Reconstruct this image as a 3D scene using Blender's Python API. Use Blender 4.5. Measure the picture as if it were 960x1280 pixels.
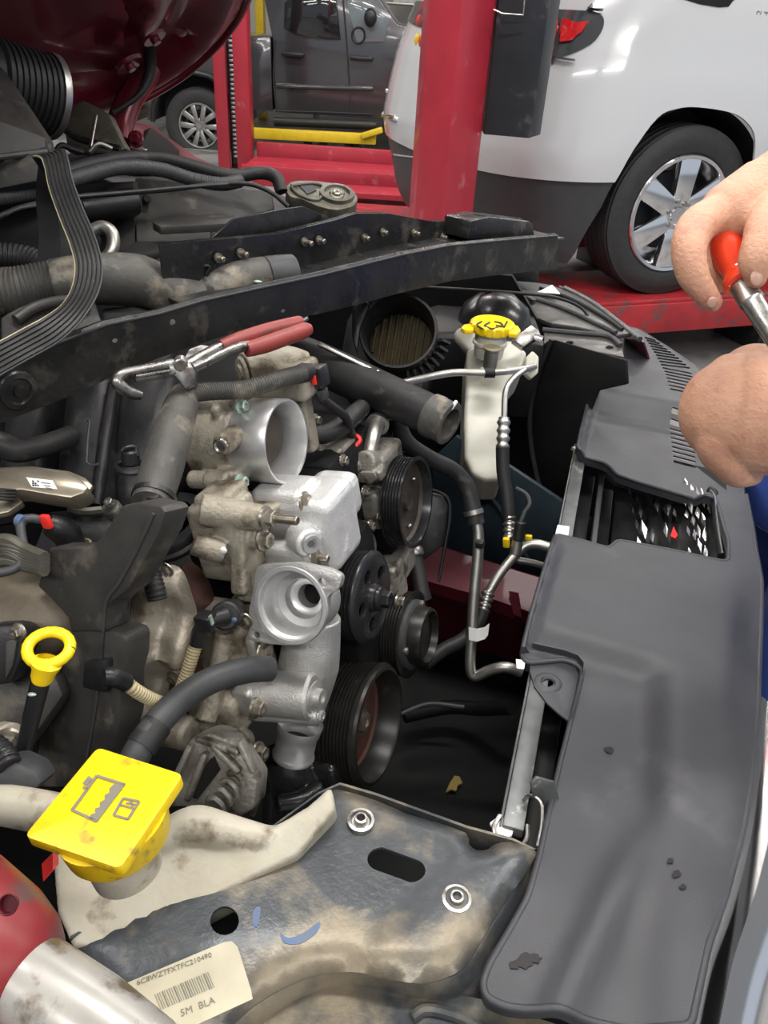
import bpy, bmesh, math, random
from mathutils import Vector, Matrix, geometry, noise as mnoise
random.seed(7)
for o in list(bpy.data.objects):
    bpy.data.objects.remove(o)
scene = bpy.context.scene
COL = scene.collection
V = Vector
# ---------------------------------------------------------------- camera
F_PX, PITCH, ROLL = 962.0, math.radians(33.0), math.radians(3.75)
CAM = V((0, 0, 1.5))
_fw = V((0, math.cos(PITCH), -math.sin(PITCH)))
_r0 = V((1, 0, 0)); _u0 = V((0, math.sin(PITCH), math.cos(PITCH)))
CU = _u0 * math.cos(ROLL) - _r0 * math.sin(ROLL)
CR = _r0 * math.cos(ROLL) + _u0 * math.sin(ROLL)
CF = _fw
cam_data = bpy.data.cameras.new('camera'); cam = bpy.data.objects.new('camera', cam_data)
COL.objects.link(cam)
m3 = Matrix((CR, CU, -CF)).transposed()
cam.matrix_world = Matrix.Translation(CAM) @ m3.to_4x4()
cam_data.sensor_fit = 'VERTICAL'; cam_data.sensor_height = 24.0; cam_data.sensor_width = 18.0
cam_data.lens = 24.0 * F_PX / 1280.0
cam_data.clip_start = 0.02; cam_data.clip_end = 60
scene.camera = cam
# ---------------------------------------------------------------- world, exposure
scene.view_settings.view_transform = 'Standard'
try: scene.view_settings.look = 'None'
except Exception: pass
scene.view_settings.gamma = 1.0
scene.view_settings.use_curve_mapping = False
scene.view_settings.exposure = 0.0
w = bpy.data.worlds.new('daylight'); scene.world = w; w.use_nodes = True
w.node_tree.nodes['Background'].inputs[0].default_value = (0.80, 0.88, 1.0, 1)
w.node_tree.nodes['Background'].inputs[1].default_value = 0.58
# ---------------------------------------------------------------- ceiling lamps (the tubes the place has)
def area_lamp(x, y, z, lx, ly, power, rz=0.0, colour=(1.0, 0.97, 0.93)):
    d = bpy.data.lights.new('ceiling_tube_light', 'AREA'); d.shape = 'RECTANGLE'
    d.size = lx; d.size_y = ly; d.energy = power; d.color = colour
    o = bpy.data.objects.new('ceiling_tube_light', d); COL.objects.link(o)
    o.location = (x, y, z); o.rotation_euler = (0, 0, rz)
    return o
LAMPS = [(-3.0, 1.2), (0.2, 1.2), (3.4, 1.2), (-3.0, 4.6), (0.2, 4.6), (3.4, 4.6), (-3.0, 8.2), (0.2, 8.2), (3.4, 8.2),
         (-3.0, -2.0), (0.2, -2.0), (3.4, -2.0)]
LAMP_Z = 4.1
for (lx, ly) in LAMPS:
    area_lamp(lx, ly, LAMP_Z - 0.09, 2.3, 0.22, 98)

# ---------------------------------------------------------------- pixel rays of the 960x1280 frame
def ray(px, py):
    return CF + CR * ((px - 480) / F_PX) - CU * ((py - 640) / F_PX)
def P(px, py, d):
    return CAM + ray(px, py) * d
def on_plane(px, py, o, n):
    D = ray(px, py)
    return CAM + D * ((V(o) - CAM).dot(n) / D.dot(n))
def PZ(px, py, z):
    return on_plane(px, py, V((0, 0, z)), V((0, 0, 1)))
def PY(px, py, y):
    return on_plane(px, py, V((0, y, 0)), V((0, 1, 0)))
def proj(p):
    d = V(p) - CAM; z = d.dot(CF)
    return (480 + F_PX * d.dot(CR) / z, 640 - F_PX * d.dot(CU) / z)
def frame_of(n, up=V((0, 0, 1))):
    n = V(n).normalized()
    u = V(up).cross(n)
    if u.length < 1e-4: u = V((1, 0, 0)).cross(n)
    u.normalize(); v = n.cross(u)
    return u, v, n

# ---------------------------------------------------------------- materials
MATS = {}
def mat(name, col, rough=0.5, metal=0.0, col2=None, nscale=30.0, namt=0.5, bump=0.0, bscale=200.0, rvar=0.0,
        dirt=None, dscale=12.0, damt=0.0, emit=0.0, alpha=1.0, trans=0.0, coat=0.0, spec=0.5, sss=0.0, ior=1.45, detail=4.0, stretch=None):
    m = bpy.data.materials.new(name); m.use_nodes = True
    nt = m.node_tree; b = nt.nodes['Principled BSDF']
    def c4(c): return (c[0], c[1], c[2], 1)
    b.inputs['Base Color'].default_value = c4(col)
    b.inputs['Roughness'].default_value = rough
    b.inputs['Metallic'].default_value = metal
    b.inputs['Specular IOR Level'].default_value = spec
    b.inputs['IOR'].default_value = ior
    b.inputs['Coat Weight'].default_value = coat
    b.inputs['Coat Roughness'].default_value = 0.06
    b.inputs['Transmission Weight'].default_value = trans
    b.inputs['Alpha'].default_value = alpha
    if sss:
        b.inputs['Subsurface Weight'].default_value = sss
        b.inputs['Subsurface Radius'].default_value = (0.02, 0.008, 0.004)
        b.inputs['Subsurface Scale'].default_value = 0.3
    if emit:
        b.inputs['Emission Color'].default_value = c4(col); b.inputs['Emission Strength'].default_value = emit
    tc = nt.nodes.new('ShaderNodeTexCoord')
    src = tc.outputs['Object']
    if stretch:
        mp = nt.nodes.new('ShaderNodeMapping'); mp.inputs['Scale'].default_value = stretch
        nt.links.new(src, mp.inputs['Vector']); src = mp.outputs['Vector']
    def noise_(scale, det=detail):
        n = nt.nodes.new('ShaderNodeTexNoise'); n.inputs['Scale'].default_value = scale
        n.inputs['Detail'].default_value = det; n.inputs['Roughness'].default_value = 0.6
        nt.links.new(src, n.inputs['Vector']); return n
    def ramp(out, lo, hi):
        r = nt.nodes.new('ShaderNodeMapRange'); r.inputs['From Min'].default_value = lo; r.inputs['From Max'].default_value = hi
        nt.links.new(out, r.inputs['Value']); return r.outputs['Result']
    cur = None
    def mix(fac, a, bcol):
        x = nt.nodes.new('ShaderNodeMix'); x.data_type = 'RGBA'
        nt.links.new(fac, x.inputs['Factor'])
        if a is None: x.inputs['A'].default_value = c4(col)
        else: nt.links.new(a, x.inputs['A'])
        x.inputs['B'].default_value = c4(bcol)
        return x.outputs['Result']
    if col2:
        n = noise_(nscale)
        cur = mix(ramp(n.outputs['Fac'], 0.5 - 0.25 * (1.2 - namt) + (0.5 - namt) * 0.3, 0.5 + 0.25 * (1.2 - namt) + (0.5 - namt) * 0.3), cur, col2)
    if dirt:
        n2 = noise_(dscale, 8.0)
        cur = mix(ramp(n2.outputs['Fac'], 0.65 - 0.32 * damt, 0.77 - 0.32 * damt), cur, dirt)
    if cur is not None:
        nt.links.new(cur, b.inputs['Base Color'])
        if emit: nt.links.new(cur, b.inputs['Emission Color'])
    if rvar:
        n3 = noise_(nscale * 1.7)
        r = nt.nodes.new('ShaderNodeMapRange'); r.inputs['From Min'].default_value = 0.3; r.inputs['From Max'].default_value = 0.7
        r.inputs['To Min'].default_value = max(0.02, rough - rvar); r.inputs['To Max'].default_value = min(1, rough + rvar)
        nt.links.new(n3.outputs['Fac'], r.inputs['Value']); nt.links.new(r.outputs['Result'], b.inputs['Roughness'])
    if bump:
        n4 = noise_(bscale, 3.0)
        bp = nt.nodes.new('ShaderNodeBump'); bp.inputs['Strength'].default_value = bump; bp.inputs['Distance'].default_value = 0.002
        nt.links.new(n4.outputs['Fac'], bp.inputs['Height']); nt.links.new(bp.outputs['Normal'], b.inputs['Normal'])
    MATS[name] = m
    return m

mat('cast_bright', (0.66, 0.66, 0.655), 0.46, 0.55, (0.55, 0.55, 0.545), 40, .4, bump=.45, bscale=420, rvar=.08)
mat('cast_satin', (0.56, 0.555, 0.54), 0.40, 0.7, (0.44, 0.435, 0.42), 30, .5, bump=.35, bscale=380, rvar=.08)
mat('cast_aged', (0.35, 0.325, 0.27), 0.58, 0.4, (0.23, 0.20, 0.145), 26, .5, bump=.6, bscale=260, dirt=(.10, .08, .055), dscale=26, damt=.42, rvar=.1)
mat('cast_grey', (0.30, 0.29, 0.26), 0.52, 0.5, (0.19, 0.175, 0.15), 40, .5, bump=.5, bscale=300, dirt=(.075, .06, .045), dscale=45, damt=.4)
mat('machined', (0.66, 0.66, 0.655), 0.36, 0.75, (0.56, 0.56, 0.56), 60, .4, rvar=.05)
mat('chrome', (0.86, 0.86, 0.87), 0.14, 1.0)
mat('steel', (0.46, 0.45, 0.43), 0.33, 0.95, (0.32, 0.305, 0.28), 90, .4, rvar=.1)
mat('bolt_zinc', (0.42, 0.39, 0.33), 0.35, 0.9, (0.25, 0.22, 0.17), 90, .4)
mat('bolt_green', (0.42, 0.55, 0.47), 0.4, 0.6, (0.30, 0.36, 0.31), 120, .5)
mat('plastic_black', (0.011, 0.011, 0.012), 0.38, 0, (0.020, 0.020, 0.021), 22, .4, bump=.15, bscale=600, rvar=.1, spec=.42, dirt=(.05, .047, .042), dscale=30, damt=.15)
mat('plastic_dusty', (0.026, 0.0255, 0.025), 0.48, 0, (0.046, 0.043, 0.039), 16, .45, bump=.2, bscale=500, dirt=(.105, .094, .075), dscale=22, damt=.26, rvar=.12, spec=.4)
mat('rubber', (0.013, 0.013, 0.0135), 0.5, 0, (0.024, 0.024, 0.0245), 26, .4, bump=.12, bscale=400, spec=.38, dirt=(.06, .056, .05), dscale=40, damt=.12)
mat('rubber_dusty', (0.040, 0.039, 0.037), 0.55, 0, (0.075, 0.071, 0.062), 30, .5, bump=.25, bscale=240, dirt=(.20, .175, .135), dscale=24, damt=.32)
mat('rubber_grey', (0.048, 0.050, 0.053), 0.48, 0, (0.033, 0.034, 0.036), 30, .5, bump=.12, bscale=300, spec=.4)
mat('pulley_black', (0.012, 0.012, 0.013), 0.26, 0.0, (0.02, 0.02, 0.021), 40, .4, spec=.6)
mat('pulley_worn', (0.010, 0.0098, 0.0095), 0.36, 0.1, (0.018, 0.016, 0.014), 50, .35, dirt=(.04, .03, .022), dscale=60, damt=.12, spec=.4)
mat('pulley_dish', (0.10, 0.085, 0.07), 0.5, 0.5, (0.06, 0.05, 0.04), 30, .5)
mat('cover_plastic', (0.027, 0.028, 0.033), 0.40, 0, (0.036, 0.037, 0.043), 9, .5, bump=.22, bscale=1400, rvar=.07, dirt=(.075, .076, .088), dscale=5, damt=.16)
mat('beam_black', (0.010, 0.010, 0.0105), 0.34, 0.05, (0.020, 0.0195, 0.019), 16, .5, bump=.3, bscale=120, dirt=(.065, .06, .05), dscale=20, damt=.28, rvar=.16, spec=.45)
mat('sheet_dark', (0.042, 0.048, 0.055), 0.36, 0.3, (0.066, 0.069, 0.070), 9, .5, dirt=(.205, .175, .125), dscale=8, damt=.55, bump=.2, bscale=150, rvar=.1)
mat('sheet_black', (0.010, 0.010, 0.011), 0.45, 0.05, (0.018, 0.018, 0.018), 12, .4, spec=.3)
mat('steel_strip', (0.13, 0.135, 0.135), 0.38, 0.5, (0.075, 0.08, 0.082), 30, .5, dirt=(.34, .34, .33), dscale=50, damt=.12)
mat('dark_red', (0.15, 0.010, 0.021), 0.28, 0.2, (0.12, 0.008, 0.017), 10, .5, coat=.5)
mat('dark_red_matt', (0.085, 0.008, 0.015), 0.5, 0.1, (0.055, 0.006, 0.011), 12, .5, spec=.25, coat=.05)
mat('lift_red', (0.40, 0.024, 0.042), 0.38, 0, (0.34, 0.02, 0.036), 6, .5, dirt=(.42, .12, .13), dscale=9, damt=.12, coat=.2)
mat('runway_red', (0.40, 0.022, 0.03), 0.42, 0, (0.24, 0.02, 0.024), 8, .5, dirt=(.09, .06, .06), dscale=9, damt=.35)
mat('lift_black', (0.02, 0.022, 0.026), 0.4, 0.1, (0.03, 0.032, 0.036), 10, .4, dirt=(.09, .09, .10), dscale=10, damt=.15)
mat('lift_yellow', (0.75, 0.52, 0.02), 0.42, 0, (0.62, 0.42, 0.02), 12, .4)
mat('white_paint', (0.56, 0.57, 0.585), 0.18, 0.05, coat=.8)
mat('bumper_grey', (0.038, 0.040, 0.044), 0.5, 0, (0.05, 0.052, 0.056), 12, .4)
mat('truck_grey', (0.058, 0.058, 0.064), 0.2, 0.4, coat=.8)
mat('glass_dark', (0.012, 0.013, 0.014), 0.05, 0, spec=.8)
mat('glass_clear', (0.13, 0.155, 0.165), 0.05, 0, spec=.8)
mat('tyre', (0.022, 0.022, 0.023), 0.62, 0, (0.032, 0.032, 0.033), 40, .4)
mat('arch_liner', (0.02, 0.022, 0.026), 0.7, 0)
mat('lamp_red', (0.62, 0.01, 0.015), 0.12, 0, (0.45, 0.01, 0.012), 60, .5, coat=.8)
mat('lamp_smoke', (0.06, 0.065, 0.07), 0.1, 0.2, coat=.9)
mat('seam', (0.02, 0.02, 0.02), 0.7)
mat('yellow_cap', (0.70, 0.50, 0.007), 0.38, 0, (0.62, 0.43, 0.01), 24, .4, dirt=(.30, .21, .03), dscale=60, damt=.25, bump=.05, bscale=300)
mat('yellow_clean', (0.86, 0.62, 0.01), 0.32, 0, (0.78, 0.55, 0.01), 30, .4)
mat('tank_white', (0.54, 0.53, 0.455), 0.35, 0, (0.45, 0.44, 0.37), 8, .5, sss=.25, dirt=(.27, .255, .20), dscale=14, damt=.22)
mat('tank_dirty', (0.42, 0.395, 0.32), 0.42, 0, (0.33, 0.30, 0.23), 14, .5, sss=.2, dirt=(.15, .12, .08), dscale=26, damt=.32, bump=.3, bscale=90)
mat('tool_red', (0.20, 0.018, 0.022), 0.42, 0, (0.15, 0.016, 0.018), 16, .5, spec=.35, dirt=(.09, .045, .045), dscale=34, damt=.42)
mat('tool_grey', (0.36, 0.35, 0.325), 0.36, 0.25, (0.28, 0.265, 0.24), 22, .5, dirt=(.11, .085, .055), dscale=40, damt=.5, rvar=.1)
mat('grip_red', (0.27, 0.042, 0.036), 0.42, 0, (0.20, 0.034, 0.03), 16, .5, dirt=(.11, .04, .036), dscale=40, damt=.3)
mat('handle_red', (0.80, 0.06, 0.02), 0.16, 0, (0.70, 0.05, 0.02), 20, .3, coat=.6)
mat('clip_red', (0.72, 0.03, 0.025), 0.35)
mat('hex_chrome', (0.86, 0.86, 0.87), 0.22, 1.0)
mat('skin', (0.56, 0.315, 0.205), 0.5, 0, (0.50, 0.255, 0.165), 40, .45, bump=.5, bscale=330, sss=.12, dirt=(.44, .20, .14), dscale=30, damt=.35)
mat('nail', (0.44, 0.255, 0.195), 0.32, 0)
mat('conduit_tan', (0.42, 0.36, 0.22), 0.45, 0, (0.30, 0.25, 0.14), 40, .5)
mat('shield', (0.36, 0.33, 0.275), 0.46, 0.45, (0.24, 0.205, 0.155), 18, .5, dirt=(.13, .085, .05), dscale=14, damt=.42, bump=.6, bscale=110)
mat('rust', (0.10, 0.036, 0.022), 0.7, 0.1, (0.045, 0.022, 0.017), 40, .5)
mat('label_white', (0.72, 0.72, 0.70), 0.5)
mat('label_cream', (0.45, 0.415, 0.305), 0.45, 0, (0.38, 0.35, 0.25), 30, .5)
mat('ink', (0.03, 0.03, 0.03), 0.6)
mat('ink_soft', (0.16, 0.15, 0.12), 0.6)
mat('blue_inner', (0.030, 0.048, 0.062), 0.45, 0, (0.018, 0.03, 0.04), 10, .5)
mat('blue_cloth', (0.06, 0.11, 0.42), 0.5, 0, (0.04, 0.08, 0.32), 20, .5)
mat('blue_mark', (0.055, 0.11, 0.23), 0.5, 0, (0.10, 0.115, 0.135), 120, .45)
mat('pipe_alu', (0.50, 0.49, 0.46), 0.36, 0.9, (0.36, 0.35, 0.32), 30, .5)
mat('floor', (0.25, 0.245, 0.24), 0.45, 0, (0.165, 0.16, 0.157), 2.5, .5, dirt=(.085, .08, .076), dscale=1.8, damt=.35, rvar=.12, detail=8)
mat('wall', (0.62, 0.61, 0.58), 0.7, 0, (0.56, 0.55, 0.52), 1.2, .5)
mat('ceiling', (0.80, 0.80, 0.80), 0.8)
mat('tube_glow', (1.0, 0.97, 0.92), 0.4, emit=5.0)
MATS['tube_glow'].cycles.emission_sampling = 'NONE'
mat('fixture', (0.75, 0.75, 0.75), 0.5)
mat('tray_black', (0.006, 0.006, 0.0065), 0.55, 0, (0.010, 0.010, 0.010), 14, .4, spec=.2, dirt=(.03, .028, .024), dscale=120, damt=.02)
mat('leaf', (0.30, 0.22, 0.06), 0.7)
mat('box_card', (0.45, 0.30, 0.15), 0.8)
mat('box_teal', (0.08, 0.25, 0.26), 0.6)
mat('box_white', (0.6, 0.6, 0.58), 0.6)
mat('box_red', (0.5, 0.05, 0.04), 0.6)
mat('sleeve', (0.02, 0.022, 0.03), 0.85)
mat('filter', (0.075, 0.056, 0.024), 0.8, 0, (0.045, 0.035, 0.017), 60, .5)
mat('olive', (0.125, 0.12, 0.095), 0.45, 0.45, (0.08, 0.077, 0.062), 20, .5, dirt=(.2, .17, .12), dscale=26, damt=.3)
mat('olive_metal', (0.40, 0.36, 0.29), 0.36, 0.8, (0.30, 0.265, 0.20), 20, .5, rvar=.08)
mat('brown_cast', (0.15, 0.125, 0.09), 0.55, 0.2, (0.09, 0.075, 0.055), 20, .5, bump=.3, bscale=200)
mat('rail_grey', (0.055, 0.054, 0.052), 0.32, 0.3, (0.085, 0.082, 0.076), 20, .5, dirt=(.16, .15, .13), dscale=30, damt=.2)
mat('tool_steel', (0.27, 0.265, 0.255), 0.32, 0.95, (0.17, 0.165, 0.155), 70, .5, rvar=.1, dirt=(.08, .07, .06), dscale=80, damt=.25)
mat('grease', (0.011, 0.010, 0.0105), 0.45, spec=.3)
# ---------------------------------------------------------------- mesh builder
def resample(pts, n=6, closed=False):
    pts = [V(p) for p in pts]
    if len(pts) < 3 or n <= 1: return pts
    out = []; N = len(pts)
    rng = range(N) if closed else range(N - 1)
    for i in rng:
        p1, p2 = pts[i], pts[(i + 1) % N]
        p0 = pts[i - 1] if (i > 0 or closed) else p1 + (p1 - p2)
        p3 = pts[(i + 2) % N] if (i + 2 < N or closed) else p2 + (p2 - p1)
        for k in range(n):
            t = k / n
            out.append(0.5 * ((2 * p1) + (p2 - p0) * t + (2 * p0 - 5 * p1 + 4 * p2 - p3) * t * t + (3 * p1 - p0 - 3 * p2 + p3) * t ** 3))
    if not closed: out.append(pts[-1])
    return out
def lerp_list(vals, n):
    m = len(vals)
    if m == 1: return [vals[0]] * n
    r = []
    for i in range(n):
        t = i / (n - 1) * (m - 1); k = min(int(t), m - 2); a = t - k
        r.append(vals[k] * (1 - a) + vals[k + 1] * a)
    return r
def inside(p, loop):
    x, y = p[0], p[1]; c = False; j = len(loop) - 1
    for i in range(len(loop)):
        xi, yi = loop[i][0], loop[i][1]; xj, yj = loop[j][0], loop[j][1]
        if (yi > y) != (yj > y) and x < (xj - xi) * (y - yi) / (yj - yi) + xi: c = not c
        j = i
    return c
def seg_dist(p, loop):
    best = 1e9; n = len(loop); px, py = p[0], p[1]
    for i in range(n):
        ax, ay = loop[i][0], loop[i][1]; bx, by = loop[(i + 1) % n][0], loop[(i + 1) % n][1]
        dx, dy = bx - ax, by - ay; L = dx * dx + dy * dy
        t = 0 if L == 0 else max(0, min(1, ((px - ax) * dx + (py - ay) * dy) / L))
        d = (px - ax - t * dx) ** 2 + (py - ay - t * dy) ** 2
        if d < best: best = d
    return math.sqrt(best)
def smooth_loop(loop, n=4):
    return [(p.x, p.y) for p in resample([V((a, b, 0)) for a, b in loop], n, True)]
def circle2(c, r, n=20):
    return [(c[0] + r * math.cos(2 * math.pi * i / n), c[1] + r * math.sin(2 * math.pi * i / n)) for i in range(n)]
def round_loop(loop, r, n=4):
    """rounds the corners of a 2D polygon with radius ~r"""
    out = []; N = len(loop)
    for i in range(N):
        p = V((*loop[i][:2], 0)); a = V((*loop[i - 1][:2], 0)); b = V((*loop[(i + 1) % N][:2], 0))
        rr = loop[i][2] if len(loop[i]) > 2 else r
        da, db = a - p, b - p
        k = min(rr, da.length * .45, db.length * .45)
        if k < 1e-6: out.append((p.x, p.y)); continue
        s, e = p + da.normalized() * k, p + db.normalized() * k
        for j in range(n + 1):
            t = j / n
            q = s * (1 - t) ** 2 + p * 2 * t * (1 - t) + e * t * t
            out.append((q.x, q.y))
    return out

class MB:
    def __init__(self): self.bm = bmesh.new()
    def _merge(self, b2):
        me = bpy.data.meshes.new('tmp'); b2.to_mesh(me); b2.free()
        self.bm.from_mesh(me); bpy.data.meshes.remove(me); return self
    def _bevel(self, b2, r, seg=2, ang=35):
        if r > 0:
            es = [e for e in b2.edges if len(e.link_faces) == 2 and e.calc_face_angle(0) > math.radians(ang)]
            bmesh.ops.bevel(b2, geom=es, offset=r, segments=seg, profile=0.5, affect='EDGES', clamp_overlap=True)
    def box(self, c, size, axes=None, bevel=0.0, seg=2, taper=(1, 1)):
        b2 = bmesh.new(); c = V(c)
        ax = axes or (V((1, 0, 0)), V((0, 1, 0)), V((0, 0, 1)))
        vs = []
        for z in (-.5, .5):
            k = taper if z > 0 else (1, 1)
            for x, y in ((-.5, -.5), (.5, -.5), (.5, .5), (-.5, .5)):
                vs.append(b2.verts.new(c + ax[0] * (x * size[0] * k[0]) + ax[1] * (y * size[1] * k[1]) + ax[2] * (z * size[2])))
        for f in ((0, 1, 2, 3), (4, 5, 6, 7), (0, 1, 5, 4), (1, 2, 6, 5), (2, 3, 7, 6), (3, 0, 4, 7)):
            b2.faces.new([vs[i] for i in f])
        bmesh.ops.recalc_face_normals(b2, faces=b2.faces)
        self._bevel(b2, bevel, seg); return self._merge(b2)
    def bar(self, a, b, w, h, up=V((0, 0, 1)), bevel=0.0, seg=2):
        a, b = V(a), V(b); d = (b - a); L = d.length; d.normalize()
        s = d.cross(V(up)).normalized(); t = s.cross(d)
        return self.box((a + b) / 2, (L, w, h), (d, s, t), bevel, seg)
    def lathe(self, p, axis, prof, seg=40, start=None, arc=2 * math.pi):
        """prof: [(along, r)] open profile; closed automatically at r=0 ends"""
        p = V(p); u, v, n = frame_of(axis)
        b2 = bmesh.new(); rings = []
        full = abs(arc - 2 * math.pi) < 1e-6
        m = seg if full else seg + 1
        for (t, r) in prof:
            if r < 1e-6: rings.append([b2.verts.new(p + n * t)])
            else:
                rings.append([b2.verts.new(p + n * t + (u * math.cos(arc * i / seg + (start or 0)) + v * math.sin(arc * i / seg + (start or 0))) * r) for i in range(m)])
        for a, c in zip(rings[:-1], rings[1:]):
            for i in range(seg):
                j = (i + 1) % m
                if len(a) == 1 and len(c) == 1: continue
                if len(a) == 1: b2.faces.new((a[0], c[i], c[j]))
                elif len(c) == 1: b2.faces.new((a[i], a[j], c[0]))
                else: b2.faces.new((a[i], a[j], c[j], c[i]))
        bmesh.ops.recalc_face_normals(b2, faces=b2.faces)
        return self._merge(b2)
    def cyl(self, a, b, r, r2=None, seg=24, bevel=0.0):
        a, b = V(a), V(b); L = (b - a).length; r2 = r if r2 is None else r2
        k = min(bevel, L * .4, r * .5)
        prof = [(0, 0), (0, r - k), (k, r), (L - k, r2), (L, r2 - k), (L, 0)] if k > 0 else [(0, 0), (0, r), (L, r2), (L, 0)]
        return self.lathe(a, b - a, prof, seg)
    def bolt(self, p, axis, r=0.008, h=0.008, flange=True, studr=0, studl=0):
        p = V(p); u, v, n = frame_of(axis)
        if flange: self.lathe(p, n, [(0, 0), (0, r * 1.45), (h * .22, r * 1.4), (h * .35, r * 1.05), (h * .35, 0)], 20)
        prof = [(0, 0), (0, r), (h * .9, r), (h, r * .86), (h, r * .45), (h * .8, r * .4), (h * .8, 0)]
        self.lathe(p, n, prof, 6)
        if studl: self.cyl(p + n * h * .7, p + n * (h + studl), studr, seg=14, bevel=.001)
        return self
    def tube(self, pts, r, seg=16, n=6, caps=True, thick=0.0, squash=None):
        """pts resampled with a smooth curve; r number or list; thick>0 leaves open hollow ends"""
        path = resample(pts, n); N = len(path)
        rs = lerp_list(r if isinstance(r, (list, tuple)) else [r], N)
        b2 = bmesh.new(); rings = []
        t0 = (path[1] - path[0]).normalized()
        s = t0.orthogonal().normalized()
        for i in range(N):
            t = (path[min(i + 1, N - 1)] - path[max(i - 1, 0)]).normalized()
            s = (s - t * s.dot(t)).normalized(); q = t.cross(s)
            rings.append([b2.verts.new(path[i] + (s * math.cos(2 * math.pi * k / seg) + q * math.sin(2 * math.pi * k / seg)) * rs[i]) for k in range(seg)])
        for a, c in zip(rings[:-1], rings[1:]):
            for k in range(seg):
                b2.faces.new((a[k], a[(k + 1) % seg], c[(k + 1) % seg], c[k]))
        if thick > 0:
            for ring, i, d in ((rings[0], 0, 1), (rings[-1], N - 1, -1)):
                inner = [b2.verts.new(path[i] + (w.co - path[i]) * (1 - thick / rs[i])) for w in ring]
                j = min(max(i + d * 3, 0), N - 1)
                off = path[j] - path[i]
                deep = [b2.verts.new(w.co + off) for w in inner]
                for k in range(seg):
                    b2.faces.new((ring[k], ring[(k + 1) % seg], inner[(k + 1) % seg], inner[k]))
                    b2.faces.new((inner[k], inner[(k + 1) % seg], deep[(k + 1) % seg], deep[k]))
                b2.faces.new(deep)
        elif caps:
            b2.faces.new(rings[0]); b2.faces.new(rings[-1])
        bmesh.ops.recalc_face_normals(b2, faces=b2.faces)
        return self._merge(b2)
    def ribbed(self, pts, r, pitch=0.004, depth=0.0012, seg=16, n=10):
        path = resample(pts, n); L = sum((a - b).length for a, b in zip(path[:-1], path[1:]))
        cnt = max(4, int(L / pitch)); m = cnt * 4 + 1
        acc = [0]
        for a, b in zip(path[:-1], path[1:]): acc.append(acc[-1] + (b - a).length)
        pts2 = []; k = 0
        for i in range(m):
            t = L * i / (m - 1)
            while k < len(acc) - 2 and acc[k + 1] < t: k += 1
            a = (t - acc[k]) / max(1e-9, acc[k + 1] - acc[k]); pts2.append(path[k].lerp(path[k + 1], a))
        rs = [r - depth * (1 if (i % 4) in (0, 1) else 0) for i in range(m)]
        return self.tube(pts2, rs, seg, 1)
    def slab(self, pts, ext, holes=(), bevel=0.0, seg=2):
        """planar polygon of 3D points (with optional hole loops) extruded along ext"""
        ext = V(ext); loops = [[V(p) for p in pts]] + [[V(p) for p in h] for h in holes]
        b2 = bmesh.new(); allv = [p for l in loops for p in l]
        tris = geometry.tessellate_polygon(loops)
        A = [b2.verts.new(p) for p in allv]; B = [b2.verts.new(p + ext) for p in allv]
        def mk(vs):
            try: b2.faces.new(vs)
            except ValueError: pass
        for t in tris:
            mk([A[i] for i in t]); mk([B[i] for i in t])
        k = 0
        for l in loops:
            m = len(l)
            for i in range(m):
                a, c = k + i, k + (i + 1) % m
                mk((A[a], A[c], B[c], B[a]))
            k += m
        bmesh.ops.dissolve_limit(b2, angle_limit=0.01, verts=b2.verts, edges=b2.edges)
        bmesh.ops.recalc_face_normals(b2, faces=b2.faces)
        self._bevel(b2, bevel, seg, 30); return self._merge(b2)
    def sheet(self, loop, fn, res, holes=(), thick=0.003, tdir=None, jitter=False):
        """2D outline (with holes), filled by a triangulated grid, mapped by fn(x, y) -> 3D; extruded by thick along tdir (or its normal)"""
        def dense(l):
            o = []
            for i in range(len(l)):
                a, b = l[i], l[(i + 1) % len(l)]
                d = math.hypot(b[0] - a[0], b[1] - a[1]); k = max(1, int(d / res + .5))
                for j in range(k): o.append((a[0] + (b[0] - a[0]) * j / k, a[1] + (b[1] - a[1]) * j / k))
            return o
        L = dense(loop); H = [dense(h) for h in holes]
        vs = [V(p) for p in L]; es = [(i, (i + 1) % len(L)) for i in range(len(L))]
        for h in H:
            k = len(vs); vs += [V(p) for p in h]; es += [(k + i, k + (i + 1) % len(h)) for i in range(len(h))]
        x0, x1 = min(p[0] for p in L), max(p[0] for p in L); y0, y1 = min(p[1] for p in L), max(p[1] for p in L)
        ny = int((y1 - y0) / res) + 1; nx = int((x1 - x0) / res) + 1
        for j in range(ny + 1):
            for i in range(nx + 1):
                p = (x0 + (i + (.5 if j % 2 else 0)) * res, y0 + j * res)
                if inside(p, L) and seg_dist(p, L) > res * .45 and not any(inside(p, h) or seg_dist(p, h) < res * .45 for h in H): vs.append(V(p))
        ov, oe, of, _, _, _ = geometry.delaunay_2d_cdt(vs, es, [], 0, 1e-7)
        b2 = bmesh.new(); A = [b2.verts.new(fn(p.x, p.y)) for p in ov]; tris = []
        for f in of:
            c = ((ov[f[0]].x + ov[f[1]].x + ov[f[2]].x) / 3, (ov[f[0]].y + ov[f[1]].y + ov[f[2]].y) / 3)
            if inside(c, L) and not any(inside(c, h) for h in H):
                try: tris.append(b2.faces.new([A[i] for i in f]))
                except ValueError: pass
        b2.normal_update()
        loose = [v for v in b2.verts if not v.link_faces]
        bmesh.ops.delete(b2, geom=loose, context='VERTS')
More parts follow.
